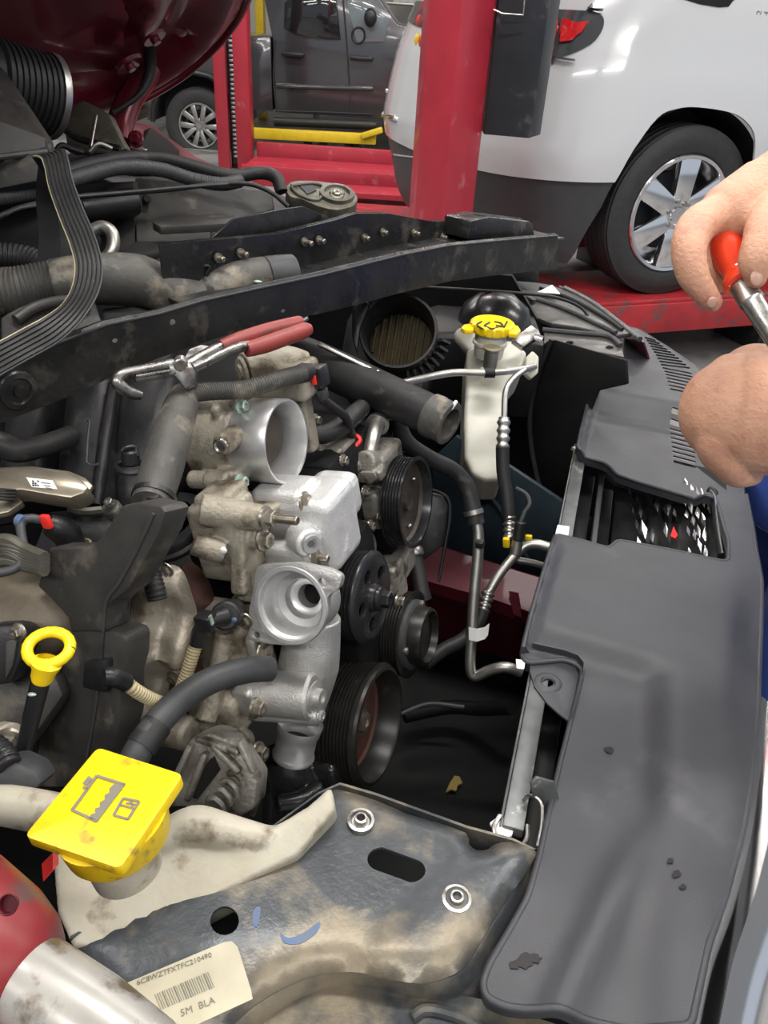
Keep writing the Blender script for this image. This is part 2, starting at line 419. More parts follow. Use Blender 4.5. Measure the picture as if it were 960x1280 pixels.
        if thick:
            bmesh.ops.recalc_face_normals(b2, faces=b2.faces); b2.normal_update()
            front = list(b2.faces); bnd = [e for e in b2.edges if e.is_boundary]
            # consistent orientation: tdir points to the back side
            if tdir is not None:
                s = sum(f.normal.dot(V(tdir)) * f.calc_area() for f in front)
                if s > 0: bmesh.ops.reverse_faces(b2, faces=front); b2.normal_update()
            bk = {}
            for v in list(b2.verts):
                bk[v] = b2.verts.new(v.co + (V(tdir).normalized() * thick if tdir is not None else -v.normal * thick))
            for f in front: b2.faces.new([bk[v] for v in reversed(f.verts)])
            for e in bnd:
                f = e.link_faces[0]; a, c = e.verts
                lp = [l for l in f.loops if l.edge == e][0]
                a, c = lp.vert, lp.link_loop_next.vert
                b2.faces.new((c, a, bk[a], bk[c]))
        return self._merge(b2)
    def ellipsoid(self, c, radii, axes=None, seg=20, rings=12):
        ax = axes or (V((1, 0, 0)), V((0, 1, 0)), V((0, 0, 1))); c = V(c)
        b2 = bmesh.new(); bmesh.ops.create_uvsphere(b2, u_segments=seg, v_segments=rings, radius=1)
        for v in b2.verts: v.co = c + ax[0] * v.co.x * radii[0] + ax[1] * v.co.y * radii[1] + ax[2] * v.co.z * radii[2]
        bmesh.ops.recalc_face_normals(b2, faces=b2.faces)
        return self._merge(b2)
    def sweep(self, path, prof, normals, closed=False):
        """closed 2D profile [(a, b)] swept: a along side = tangent x normal, b along normal"""
        b2 = bmesh.new(); rings = []; N = len(path)
        for i in range(N):
            t = (path[(i + 1) % N if closed else min(i + 1, N - 1)] - path[i - 1 if closed else max(i - 1, 0)]).normalized()
            n = normals[i] if isinstance(normals, (list, tuple)) else normals
            s = t.cross(n).normalized(); n2 = s.cross(t)
            rings.append([b2.verts.new(path[i] + s * a + n2 * b) for a, b in prof])
        m = len(prof)
        for i in range(N if closed else N - 1):
            a, c = rings[i], rings[(i + 1) % N]
            for k in range(m): b2.faces.new((a[k], a[(k + 1) % m], c[(k + 1) % m], c[k]))
        if not closed:
            b2.faces.new(rings[0]); b2.faces.new(rings[-1])
        bmesh.ops.recalc_face_normals(b2, faces=b2.faces)
        return self._merge(b2)
    def mesh(self, name, loc=V((0, 0, 0)), angle=38):
        if loc.length: bmesh.ops.translate(self.bm, verts=self.bm.verts, vec=-loc)
        me = bpy.data.meshes.new(name); self.bm.to_mesh(me); self.bm.free()
        for p in me.polygons: p.use_smooth = True
        me.set_sharp_from_angle(angle=math.radians(angle))
        return me

def put(name, mb, material, parent=None, voxel=0, smooth=0, angle=38, label=None, subsurf=0):
    loc = V((0, 0, 0))
    if parent is not None:
        q = parent
        while q is not None: loc = loc + q.location; q = q.parent
    me = mb.mesh(name, loc, angle)
    o = bpy.data.objects.new(name, me); COL.objects.link(o)
    me.materials.append(MATS[material])
    if voxel:
        m = o.modifiers.new('merge', 'REMESH'); m.mode = 'VOXEL'; m.voxel_size = voxel; m.use_smooth_shade = True
        if smooth:
            s = o.modifiers.new('soften', 'SMOOTH'); s.factor = 0.5; s.iterations = smooth
    if subsurf:
        s = o.modifiers.new('round', 'SUBSURF'); s.levels = subsurf; s.render_levels = subsurf
    if parent is not None: o.parent = parent
    if label: o['label'] = label
    return o
def thing(name, label, cat, base, group=None):
    o = bpy.data.objects.new(name, None); COL.objects.link(o)
    o.location = V(base); o.empty_display_size = .05
    o['label'] = label; o['category'] = cat
    if group: o['group'] = group
    return o
def single(name, mb, material, label, cat, group=None, **kw):
    o = put(name, mb, material, **kw)
    o['label'] = label; o['category'] = cat
    if group: o['group'] = group
    return o
def struct(name, mb, material, parent=None):
    o = put(name, mb, material, parent)
    if parent is None: o['kind'] = 'structure'
    return o
def pix_loop(pts, o, n):
    return [on_plane(x, y, o, n) for x, y in pts]
def plane2(o, n, up=V((0, 0, 1))):
    """2D coordinates of a plane: returns (to2, to3)"""
    o = V(o); u, v, n = frame_of(n, up)
    def to2(p): d = V(p) - o; return (d.dot(u), d.dot(v))
    def to3(x, y, h=0.0): return o + u * x + v * y + n * h
    return to2, to3
def text_mesh(body, size, origin, u, v, depth=0.0004):
    c = bpy.data.curves.new('txt', 'FONT'); c.body = body; c.size = size; c.extrude = depth; c.resolution_u = 2
    t = bpy.data.objects.new('txt', c); COL.objects.link(t)
    dg = bpy.context.evaluated_depsgraph_get()
    me = bpy.data.meshes.new_from_object(t.evaluated_get(dg))
    bpy.data.objects.remove(t)
    mb = MB(); mb.bm.from_mesh(me); bpy.data.meshes.remove(me)
    u = V(u).normalized(); n = u.cross(V(v)).normalized(); vv = n.cross(u)
    for w in mb.bm.verts:
        x, y, z = w.co; w.co = V(origin) + u * x + vv * y + n * z
    return mb
def _loft(self, lines, thick=0.0, tdir=None, closed=False):
    """surface through a list of equally long polylines, thickened along tdir"""
    b2 = bmesh.new(); n = len(lines[0])
    def grid(off):
        return [[b2.verts.new(V(p) + off) for p in l] for l in lines]
    A = grid(V((0, 0, 0)))
    def faces(G, rev):
        for i in range(len(G) - 1):
            for j in range(n - 1 + (1 if closed else 0)):
                q = (G[i][j], G[i][(j + 1) % n], G[i + 1][(j + 1) % n], G[i + 1][j])
                b2.faces.new(q[::-1] if rev else q)
    faces(A, False)
    if thick:
        B = grid(V(tdir).normalized() * thick); faces(B, True)
        m = len(lines)
        ring = [(i, 0) for i in range(m)] + [(m - 1, j) for j in range(1, n)] + [(i, n - 1) for i in range(m - 2, -1, -1)] + [(0, j) for j in range(n - 2, 0, -1)]
        if not closed:
            for a, c in zip(ring, ring[1:] + ring[:1]):
                b2.faces.new((A[a[0]][a[1]], A[c[0]][c[1]], B[c[0]][c[1]], B[a[0]][a[1]]))
    bmesh.ops.recalc_face_normals(b2, faces=b2.faces)
    return self._merge(b2)
MB.loft = _loft
def sstep(x, a, b):
    t = max(0.0, min(1.0, (x - a) / (b - a))); return t * t * (3 - 2 * t)
def line_d(q, a, b):
    """signed pixel distance from the line a-b (positive on its left in image coordinates, i.e. above a left-to-right line)"""
    dx, dy = b[0] - a[0], b[1] - a[1]; L = math.hypot(dx, dy)
    return (dx * (a[1] - q[1]) - dy * (a[0] - q[0])) / L
def interp(pts, x):
    if x <= pts[0][0]: return pts[0][1]
    for (a, b), (c, d) in zip(pts[:-1], pts[1:]):
        if x <= c: return b + (d - b) * (x - a) / (c - a)
    return pts[-1][1]
ZUP = V((0, 0, 1))
# ================================================================ the workshop
struct('floor', MB().box((1, 5, -0.05), (24, 22, 0.1)), 'floor')
struct('wall_back', MB().box((1, 14.6, 2.1), (24, 0.2, 4.4)), 'wall')
struct('wall_left', MB().box((-10.9, 5, 2.1), (0.2, 19, 4.4)), 'wall')
struct('ceiling', MB().box((1, 5, 4.3), (24, 22, 0.1)), 'ceiling')
for i, (lx, ly) in enumerate(LAMPS):
    t = thing('ceiling_light', ('left', 'centre', 'right')[i % 3] + ' fluorescent ceiling fixture in the row ' + ('above the open hood', 'above the white SUV', 'above the grey pickup', 'nearest the entrance')[i // 3], 'ceiling light', (lx, ly, LAMP_Z), 'fluorescent fixtures on the ceiling')
    put('housing', MB().box((lx, ly, LAMP_Z + 0.04), (2.4, 0.3, 0.06), bevel=.01), 'fixture', t)
    for s in (-.07, .07):
        put('tube', MB().cyl((lx - 1.15, ly + s, LAMP_Z - 0.02), (lx + 1.15, ly + s, LAMP_Z - 0.02), 0.018, seg=12), 'tube_glow', t)

def wheel(parent, c, ax, R, rim, width, nsp, sp_w, nlug, rim_mat, two=False, rot=0.0):
    """tyre with rim, spokes and nuts; c lies on the outer face plane, ax points outwards"""
    u, v, n = frame_of(ax)
    w = width
    prof = [(-w + .03, rim - .01), (-w + .012, rim + .03), (-w, R * .86), (-w + .012, R - .012)]
    k = 5
    for i in range(k):
        a = -w + .02 + (w - .04) * i / k; b = -w + .02 + (w - .04) * (i + 1) / k
        prof += [(a, R), (b - .012, R), (b - .01, R - .009), (b - .002, R - .009)]
    prof += [(-.014, R - .004), (-.004, R - .03), (0.004, (R + rim) * .52), (0.0, rim + .02), (-.008, rim + .004), (-.02, rim - .004)]
    t = put('tyre', MB().lathe(c, n, prof, 72), 'tyre', parent)
    put('rim', MB().lathe(c, n, [(-.004, rim + .004), (.004, rim - .002), (.002, rim - .016), (-.03, rim - .028), (-w + .04, rim - .035), (-w + .04, 0)], 56), rim_mat, t)
    put('brake_disc', MB().lathe(c, n, [(-.11, 0), (-.11, rim * .68), (-.12, rim * .68)], 32), 'arch_liner', t)
    hub = MB().lathe(c, n, [(-.10, rim * .34), (-.028, rim * .33), (-.022, rim * .26), (-.022, rim * .14), (-.014, rim * .12), (-.014, 0)], 32)
    put('hub', hub, rim_mat, t)
    for i in range(nsp):
        a = 2 * math.pi * i / nsp + rot
        d = u * math.cos(a) + v * math.sin(a); s = n.cross(d)
        offs = (-sp_w * .32, sp_w * .32) if two else (0,)
        ww = sp_w * .36 if two else sp_w
        mb = MB()
        for o in offs:
            p0, p1 = rim * .22, rim * .95
            loop = [d * p0 + s * (o * .6 - ww * .5), d * p1 + s * (o * 1.5 - ww * .62), d * p1 + s * (o * 1.5 + ww * .62), d * p0 + s * (o * .6 + ww * .5)]
            mb.slab([c + q - n * .045 for q in loop], n * .04, bevel=.008)
        put('spoke', mb, rim_mat, t)
    for i in range(nlug):
        a = 2 * math.pi * i / nlug + rot + .3
        d = u * math.cos(a) + v * math.sin(a)
        put('lug_nut', MB().lathe(c + d * rim * .235, n, [(-.03, .013), (-.008, .013), (.0, .009), (.002, 0)], 10), 'steel', t)
    return t

# ---------------------------------------------------------------- white SUV
PHI = math.radians(21.0)
SF = V((math.cos(PHI), math.sin(PHI), 0)); SN = V((math.sin(PHI), -math.cos(PHI), 0))
WC = P(849, 269, 3.72)
SO = WC - V((0, 0, 0.39)); RUN_Z = SO.z                    # runway surface under the tyre
_plan = []
def _plan_curve():
    pts = [(3.6, -0.03), (2.6, 0.0), (1.2, 0.012), (0.5, 0.012), (-0.35, 0.0)]
    a, b = 0.60, 1.0
    for i in range(1, 13):
        t = math.pi / 2 * i / 12
        pts.append((-0.35 - a * math.sin(t) ** 0.85, -b * (1 - math.cos(t) ** 0.72)))
    for q in reversed(pts[:-1]): pts.append((q[0], -2.0 - q[1])) if q[0] < 1.0 else None
    return pts
_pl = [V((a, b, 0)) for a, b in _plan_curve() if True]
_acc = [0.0]
for a, b in zip(_pl[:-1], _pl[1:]): _acc.append(_acc[-1] + (b - a).length)
_k0 = 4                                                     # u = 0 at the wheel centre line of the near side
_u0s = _acc[2] + (1.2 - 0.0) 
def suv_map(u, z, out=0.0):
    """u runs along the body plan (0 at the rear wheel, negative forwards), z is height above the runway"""
    t = max(0.0, min(_acc[-1] - 1e-4, u + _u0s)); k = 0
    while _acc[k + 1] < t: k += 1
    a = (t - _acc[k]) / (_acc[k + 1] - _acc[k])
    def tang(i): return (_pl[min(i + 1, len(_pl) - 1)] - _pl[max(i - 1, 0)]).normalized()
    q = _pl[k].lerp(_pl[k + 1], a); tg = tang(k).lerp(tang(k + 1), a).normalized()
    nr = V((tg.y, -tg.x, 0)) * -1                           # outward in plan
    nr = V((-tg.y, tg.x, 0)) if V((-tg.y, tg.x, 0)).dot(q - V((1.5, -1.0, 0))) > 0 else V((tg.y, -tg.x, 0))
    bulge = 0.035 * (1 - ((z - 0.72) / 0.42) ** 2) if z < 1.0 else 0.0173 - 0.10 * (z - 1.0) - 0.30 * max(0, z - 1.15) ** 1.6
    rear = max(0.0, min(1.0, (-0.3 - q.x) / 0.5))
    lean = -0.30 * max(0, z - 0.95) * rear + (0.05 * (1 - abs(z - .62) / .3) if z < .92 else 0) * rear
    q = q + nr * (bulge + out + lean)
    return SO + SF * q.x + SN * q.y + V((0, 0, z))
def suv_uv(px, py, u0=-1.2, u1=3.4):
    best = None
    for it, (nu, nz) in enumerate(((60, 40), (9, 9), (9, 9), (9, 9))):
        if it == 0: us = [u0 + (u1 - u0) * i / nu for i in range(nu + 1)]; zs = [0.1 + 1.6 * i / nz for i in range(nz + 1)]; su, sz = (u1 - u0) / nu, 1.6 / nz
        else:
            us = [best[1] + su * (i - 4) / 4 for i in range(9)]; zs = [best[2] + sz * (i - 4) / 4 for i in range(9)]; su /= 4; sz /= 4
        for uu in us:
            for zz in zs:
                x, y = proj(suv_map(uu, zz)); d = (x - px) ** 2 + (y - py) ** 2
                if best is None or d < best[0]: best = (d, uu, zz)
    return (best[1], best[2])
suv = thing('sport_utility_vehicle', 'white SUV parked on the red drive-on lift, seen from its rear corner', 'car', SO)
arch = [suv_uv(*q, u0=-.9, u1=.9) for q in ((767, 227), (790, 187), (820, 147), (843, 136), (870, 134), (913, 141), (934, 155), (942, 175), (939, 215), (936, 250))]
ZB = arch[0][1]
arch = [(p.x, p.y) for p in resample([V((a, b, 0)) for a, b in arch], 4)]
body = [(arch[0][0], ZB)] + arch[1:] + [(arch[-1][0], 0.22), (-3.5, 0.22), (-3.5, 1.62), (5.3, 1.62), (5.3, ZB - .02), (3.2, ZB - .02), (1.6, ZB - .02), (.9, ZB - .01)]
put('body_panel', MB().sheet(body, lambda u, z: suv_map(u, z), 0.045, thick=0.012), 'white_paint', suv)
bump = [(arch[0][0], ZB - .004), (.9, ZB - .014), (1.6, ZB - .024), (5.3, ZB - .024), (5.3, .20), (1.4, .16), (arch[0][0] + .12, .165)]
put('bumper', MB().sheet(bump, lambda u, z: suv_map(u, z, -.012 + .01 * math.sin(max(0, min(1, (z - .16) / .2)) * 3.1)), 0.06, thick=0.012), 'bumper_grey', suv)
lamp = smooth_loop([suv_uv(*q) for q in ((690, 11), (735, 13), (750, 18), (754, 27), (750, 41), (738, 55), (712, 68), (690, 72), (660, 66), (655, 14))], 3)
tl = put('tail_lamp', MB().sheet(lamp, lambda u, z: suv_map(u, z, .02), 0.025, thick=0.03), 'lamp_smoke', suv, label='tail lamp with smoked rim and red lens')
for lens in (((690, 17), (699, 20), (700, 36), (692, 58), (680, 58), (684, 18)), ((706, 24), (722, 29), (736, 27), (727, 41), (710, 52), (702, 53))):
    put('lens', MB().sheet([suv_uv(*q) for q in lens], lambda u, z: suv_map(u, z, .026), 0.02, thick=0.01), 'lamp_red', tl)
glass = [suv_uv(*q) for q in ((846, -2), (872, 6), (896, 10), (908, 9), (913, 2))] + [(-.55, 1.56), (.1, 1.56)]
put('side_window', MB().sheet(glass, lambda u, z: suv_map(u, z, .004), 0.05, thick=0.012), 'glass_dark', suv)
def suv_strip(name, pts, wd, m, out=.003, n=5):
    q = [suv_map(*suv_uv(*p), out) for p in pts]
    return put(name, MB().tube(q, wd, 6, n), m, suv)
suv_strip('panel_seam', ((692, 78), (700, 95), (712, 105), (735, 107), (755, 110), (775, 118), (800, 132), (820, 147)), .003, 'seam', out=.002)
suv_strip('chrome_strip', ((470, 140), (480, 144), (500, 149), (525, 153), (560, 158)), .012, 'chrome', .006)
rg = [suv_uv(*q) for q in ((512, 14), (516, -6), (560, -10), (600, -4), (600, 10), (560, 14))]
put('rear_window', MB().sheet(rg, lambda u, z: suv_map(u, z, .004), 0.05, thick=0.012), 'glass_dark', suv)
pl = [suv_uv(*q) for q in ((523, 24), (560, 26), (560, 62), (521, 58))]
pp = put('plate', MB().sheet(pl, lambda u, z: suv_map(u, z, .01), 0.05, thick=0.008), 'label_white', suv)
for (x, y, c) in ((528, 27, 'box_red'), (526, 50, 'lift_yellow'), (531, 52, 'box_red')):
    put('emblem', MB().ellipsoid(suv_map(*suv_uv(x, y), .016), (.02, .012, .03), seg=10, rings=6), c, pp)
lt = [suv_uv(*q) for q in ((489, 62), (493, 30), (497, 30), (495, 64))]
put('tail_lamp', MB().sheet(lt, lambda u, z: suv_map(u, z, .008), 0.04, thick=0.01), 'lamp_smoke', suv)
rf = [suv_uv(*q) for q in ((603, 208), (606, 203), (617, 204), (617, 209))]
put('reflector', MB().sheet(rf, lambda u, z: suv_map(u, z, .006), 0.02, thick=0.008), 'chrome', suv)
for x, y in ((480, 112), (486, 114), (491, 115)):
    put('badge', MB().ellipsoid(suv_map(*suv_uv(x, y), .006), (.018, .008, .012), seg=8, rings=6), 'chrome', suv)
o3 = suv_map(*suv_uv(941, 24), .006); e3 = suv_map(*suv_uv(960, 26), .006)
put('badge', text_mesh('SLT', .045, o3, e3 - o3, V((0, 0, 1)), .003), 'steel', suv, label='chrome SLT badge')
wheel(suv, WC, SN, 0.39, 0.268, 0.25, 6, 0.092, 6, 'chrome', rot=.52)
wheel(suv, WC + SF * 3.02, SN, 0.39, 0.268, 0.25, 6, 0.092, 6, 'chrome')
put('wheel_liner', MB().lathe(WC - SN * .35, SN, [(0, 0), (0, .46), (.33, .47)], 36, start=.05, arc=math.pi - .1), 'arch_liner', suv)
put('roof', MB().box(SO + SF * 1.2 - SN * 1.0 + V((0, 0, 1.60)), (4.4, 1.6, .04), (SF, SN, V((0, 0, 1))), bevel=.01), 'white_paint', suv)
put('underbody', MB().box(SO + SF * 1.0 - SN * 1.0 + V((0, 0, .38)), (3.2, 1.5, .2), (SF, SN, V((0, 0, 1))), bevel=.02), 'arch_liner', suv)
put('exhaust_pipe', MB().tube([SO + SF * -.85 - SN * .55 + V((0, 0, .20)), SO + SF * .1 - SN * .55 + V((0, 0, .20))], .035, 14, 1, thick=.004), 'chrome', suv)

# ---------------------------------------------------------------- red drive-on lift under the SUV
lift = thing('drive_on_lift', 'low red steel drive-on lift runway under the white SUV wheel', 'vehicle lift', SO - SN * .2 - V((0, 0, RUN_Z)))
for off, nm in ((-.13, 0), (-1.72, 0)):
    c = SO + SN * (off - .05) + SF * .9
    put('runway', MB().box(c + V((0, 0, -.03)), (4.6, .56, .06), (SF, SN, V((0, 0, 1))), bevel=.006), 'runway_red', lift)
    put('side_rail', MB().box(c + SN * .295 + V((0, 0, -.075)), (4.6, .03, .15), (SF, SN, V((0, 0, 1))), bevel=.006), 'runway_red', lift)
    put('lip', MB().box(c + SN * .285 + V((0, 0, .008)), (4.6, .025, .02), (SF, SN, V((0, 0, 1))), bevel=.005), 'runway_red', lift)
    for s in (-2.0, 0, 2.0):
        put('foot', MB().box(c + SF * s + V((0, 0, -.06 - (RUN_Z - .06) / 2)), (.3, .36, RUN_Z - .06), (SF, SN, V((0, 0, 1))), bevel=.01), 'lift_black', lift)
for s in (-.45, .55):
    put('hinge_pin', MB().cyl(SO + SF * s + SN * .18 + V((0, 0, -.02)), SO + SF * s + SN * .21 + V((0, 0, -.02)), .02, bevel=.004), 'steel', lift)

# ---------------------------------------------------------------- red column in front of the SUV
CB = P(556, 277, 3.05); CBx = V((CB.x, CB.y, 0))
a1 = P(517, 277, 3.06); b1 = P(552, 282, 2.94); c1 = P(590, 277, 3.12)
def flat(p): return V((p.x, p.y, 0))
col = thing('lift_column', 'big red lift column in front of the white SUV tail', 'lift column', CBx)
poly = [flat(a1), flat(b1), flat(c1), flat(c1) + V((-.06, .24, 0)), flat(a1) + V((-.02, .24, 0))]
put('post', MB().slab(poly, V((0, 0, 3.4)), bevel=.008), 'lift_red', col)
put('base_plate', MB().box(CBx + V((0, .1, .012)), (.55, .55, .024), bevel=.005), 'lift_red', col)
# black carriage sleeve that hangs at the column's side
zb = PY(605, 168, 3.25).z
s1, s2, s3 = PY(604, 168, 3.25), PY(662, 173, 3.22), PY(675, 172, 3.34)
car = put('carriage', MB().slab([V((q.x, q.y, zb)) for q in (s1, s2, s3, s3 + V((-.02, .2, 0)), s1 + V((0, .22, 0)))], V((0, 0, 1.9)), bevel=.006), 'lift_black', col, label='black steel carriage sleeve hanging beside the post')
put('edge_trim', MB().bar(V((s2.x, s2.y - .004, zb)), V((s2.x, s2.y - .004, zb + 1.9)), .008, .008), 'steel', car)
hk = [PY(617, 12, 3.20), PY(628, 17, 3.19), PY(654, 19, 3.19), PY(656, -6, 3.20)]
put('wire_hook', MB().tube(hk, .0035, 8, 1), 'steel', col)

# ---------------------------------------------------------------- far red column with the lock ladder
fb = PZ(293, 212, 0.0)
fc = thing('lift_column', 'far slim red lift column with lock ladder, before the pickup wheel', 'lift column', V((fb.x, fb.y, 0)))
yb = fb.y
xl, xm0, xm1, xr = PY(267, 100, yb).x, PY(283, 100, yb).x, PY(292, 100, yb).x, PY(311, 100, yb).x
put('flange', MB().box(((xl + xm0) / 2, yb + .02, 1.7), (xm0 - xl, .05, 3.4), bevel=.01), 'lift_red', fc)
put('post', MB().box(((xm1 + xr) / 2 + .01, yb + .05, 1.7), (xr - xm1, .2, 3.4), bevel=.012), 'lift_red', fc)
put('web', MB().box(((xm0 + xm1) / 2, yb + .12, 1.7), (xm1 - xm0 + .02, .05, 3.4), bevel=.004), 'dark_red_matt', fc)
lad = put('lock_ladder', MB().box(((xm0 + xm1) / 2 + .01, yb + .09, 1.3), (.07, .02, 2.5), bevel=.003), 'lift_black', fc)
tm = MB().box(V((0, 0, 0)), (.055, .02, .022), bevel=.003).mesh('tooth')
tm.materials.append(MATS['steel'])
for i in range(56):
    o = bpy.data.objects.new('tooth', tm); COL.objects.link(o); o.parent = lad
    o.location = V(((xm0 + xm1) / 2 + .012, yb + .075, .12 + i * .042)) - fc.location
# low red base frame between the columns
fr = thing('lift_base_frame', 'low red steel base frame on the floor left of the big column', 'lift base', PZ(420, 240, 0.0))
p0 = PZ(400, 222, .12)
put('top_plate', MB().box((-.45, p0.y + .55, .14), (2.3, .5, .02), bevel=.004), 'lift_red', fr)
put('front_beam', MB().box((-.45, p0.y + .10, .09), (2.3, .08, .18), bevel=.008), 'lift_red', fr)
put('rear_beam', MB().box((-.45, p0.y + .95, .14), (2.3, .08, .26), bevel=.008), 'lift_red', fr)
put('cross_tube', MB().box((-.1, p0.y - .35, .08), (1.6, .35, .05), bevel=.006), 'lift_red', fr)
put('cross_tube', MB().box((-.1, p0.y - 1.0, .05), (1.8, .2, .08), bevel=.006), 'runway_red', fr)

# ---------------------------------------------------------------- grey pickup truck
TY = 9.95
def T(px, py, dy=0.0): return PY(px, py, TY + dy)
trk = thing('pickup_truck', 'dark grey crew cab pickup truck parked behind the lift columns', 'truck', T(330, 205))
ground = T(330, 206).z
tw = T(248, 158)
def pts_t(l): return [T(*q) for q in l]
archT = [T(199, 160)] + [tw + V((-.52 * math.cos(a), 0, .52 * math.sin(a) + .02)) for a in [math.pi * i / 10 for i in range(11)]]
bedp = pts_t([(184, 150), (190, 118), (192, 45), (250, 43), (338, 46), (341, 139), (318, 139)])
arc = [tw + V((.53 * math.cos(a), 0, .53 * math.sin(a) + .02)) for a in [math.pi * i / 10 for i in range(11)]]
put('bed', MB().slab(bedp[:6] + [V((arc[0].x + .02, TY, bedp[5].z))] + arc + [V((arc[-1].x - .02, TY, bedp[0].z))], V((0, 1.8, 0)), bevel=.03), 'truck_grey', trk)
cab = pts_t([(344, 140), (341, 50), (330, -2), (338, -22), (372, -30), (440, -28), (470, -8), (497, 30), (540, 38), (600, 46), (606, 90), (604, 120)])
wf = tw + V((3.23, 0, 0))
arc2 = [wf + V((.53 * math.cos(a), 0, .53 * math.sin(a) + .02)) for a in [math.pi * i / 10 for i in range(11)]]
put('cab', MB().slab(cab + arc2 + [V((arc2[-1].x, TY, cab[0].z))], V((0, 1.8, 0)), bevel=.03), 'truck_grey', trk)
put('rear_side_window', MB().slab(pts_t([(356, 3), (372, -8), (420, -10), (426, 50), (398, 49), (372, 43), (355, 35)]), V((0, -.012, 0)), bevel=.004), 'glass_dark', trk)
put('front_side_window', MB().slab(pts_t([(433, 2), (462, 2), (487, 26), (480, 52), (446, 53)]), V((0, -.012, 0)), bevel=.004), 'glass_clear', trk)
put('steering_wheel', MB().tube([T(448 + 8 * math.cos(a), 44 + 10 * math.sin(a), -.015) for a in [2 * math.pi * i / 12 for i in range(13)]], .012, 8, 3), 'plastic_black', trk)
put('mirror', MB().ellipsoid(T(463, 22, -.08), (.07, .06, .09)), 'plastic_black', trk)
for l in (((428, -8), (433, 50), (439, 139)), ((344, 50), (342, 100), (346, 140)), ((344, 139), (390, 140), (466, 143))):
    put('door_seam', MB().tube([T(*q, -.002) for q in l], .010, 6, 4), 'seam', trk)
for (x, y) in ((366, 68), (452, 73)):
    hd = put('door_handle', MB().box(T(x, y, -.03), (.26, .05, .05), bevel=.02), 'plastic_black', trk)
put('moulding', MB().tube([T(346, 107, -.0), T(400, 109, -.0), T(466, 111, -.0)], .028, 10, 2), 'truck_grey', trk)
put('running_board', MB().tube([T(343, 152, -.06), T(404, 154, -.06), T(470, 157, -.06)], .05, 12, 2), 'plastic_black', trk)
put('rear_bumper', MB().box(T(183, 128, .9), (.16, 1.8, .3), bevel=.04), 'chrome', trk)
put('fender_flare', MB().tube([p + V((0, -.01, 0)) for p in arc], .03, 8, 1), 'plastic_black', trk)
wheel(trk, tw + V((0, .04, 0)), V((0, -1, 0)), 0.40, 0.24, 0.26, 5, .15, 5, 'steel', two=True, rot=.3)
wheel(trk, wf + V((0, .04, 0)), V((0, -1, 0)), 0.40, 0.24, 0.26, 5, .15, 5, 'steel', two=True)
put('wheel_liner', MB().lathe(tw + V((0, .42, .02)), V((0, -1, 0)), [(0, 0), (0, .51), (.40, .515)], 30, start=.05, arc=math.pi - .1), 'arch_liner', trk)
ya = T(420, 170, -.25)
arm = thing('yellow_lift_arm', 'yellow swing arm lift lying on the floor under the grey pickup', 'lift arm', V((ya.x, ya.y, 0)))
q0, q1 = PY(312, 166, TY - .2), PY(470, 174, TY - .2)
put('arm_beam', MB().bar(q0, q1, .10, .11, bevel=.01), 'lift_yellow', arm)
put('arm_tip', MB().bar(PY(452, 170, TY - .3), PY(478, 162, TY - .3), .08, .06, bevel=.01), 'lift_yellow', arm)
for x in (385, 404, 436, 446):
    q = PY(x, 177, TY - .1); put('pad', MB().cyl(V((q.x, q.y, max(.0, q.z - .12))), q, .05, bevel=.01), 'lift_black', arm)

# ---------------------------------------------------------------- shelves against the back wall
sh = thing('storage_shelf', 'metal shelf with boxed parts far behind the pickup', 'shelf', V((0.1, 13.6, 0)))
for z in (.4, 1.0, 1.6, 2.2): put('shelf_board', MB().box((0.1, 13.6, z), (3.2, .5, .03), bevel=.004), 'steel', sh)
for x in (-1.48, 1.68):
    for y in (13.38, 13.82): put('upright', MB().box((x, y, 1.2), (.05, .05, 2.4), bevel=.004), 'steel', sh)
for i in range(6, 12):
    z = (.415, 1.015, 1.615)[i % 3]; h = .22 + .18 * random.random()
    x = -1.3 + (i // 3) * .52
    k = ('box_card', 'box_teal', 'box_white', 'lift_yellow', 'box_red', 'fixture')[i % 6]
    nm = {'box_card': 'brown', 'box_teal': 'teal', 'box_white': 'white', 'lift_yellow': 'yellow', 'box_red': 'red', 'fixture': 'grey'}[k]
    single('parts_box', MB().box((x + .1, 13.58, z + h / 2), (.38, .36, h), bevel=.006), k, nm + ' parts box on the far metal shelf', 'box', 'boxes on the far shelf')
yp = PY(322, 8, 13.0)
single('yellow_post', MB().box((yp.x, 13.2, 1.6), (.12, .2, 3.2), bevel=.01), 'lift_yellow', 'yellow steel post at the back wall behind the truck bed', 'post')
# ================================================================ front of the vehicle being repaired
CZ = 0.93                                                   # level of the radiator cover
def cz2(px, py, z=CZ):
    p = PZ(px, py, z); return (p.x, p.y)
cover_pix = [(695, 667), (728, 675), (760, 684), (765, 681), (772, 675), (783, 676), (850, 689), (905, 701), (911, 699), (911, 676), (903, 650), (896, 622),
             (868, 612), (800, 592), (774, 583), (766, 574), (757, 568), (722, 559), (727, 536), (739, 489), (745, 487), (752, 479), (779, 478), (779, 455), (779, 430), (771, 419),
             (784, 419), (797, 423), (830, 444), (864, 467), (905, 508), (928, 560), (934, 620), (941, 655), (946, 690),
             (953, 725), (955, 780), (952, 880), (945, 960), (932, 1030), (908, 1115), (880, 1190), (858, 1292), (780, 1284), (700, 1268), (630, 1256), (608, 1245), (604, 1228), (612, 1205), (636, 1165), (660, 1122),
             (674, 1075), (690, 1000), (703, 945), (727, 850), (729, 836), (722, 828), (705, 822), (664, 812), (656, 804), (657, 795), (672, 742)]
cover_loop = [cz2(*q, CZ - (.017 * (1 - sstep(q[1], 930, 1130)) if (q[0] < 735 and q[1] > 815) else 0)) for q in cover_pix]
slots = []
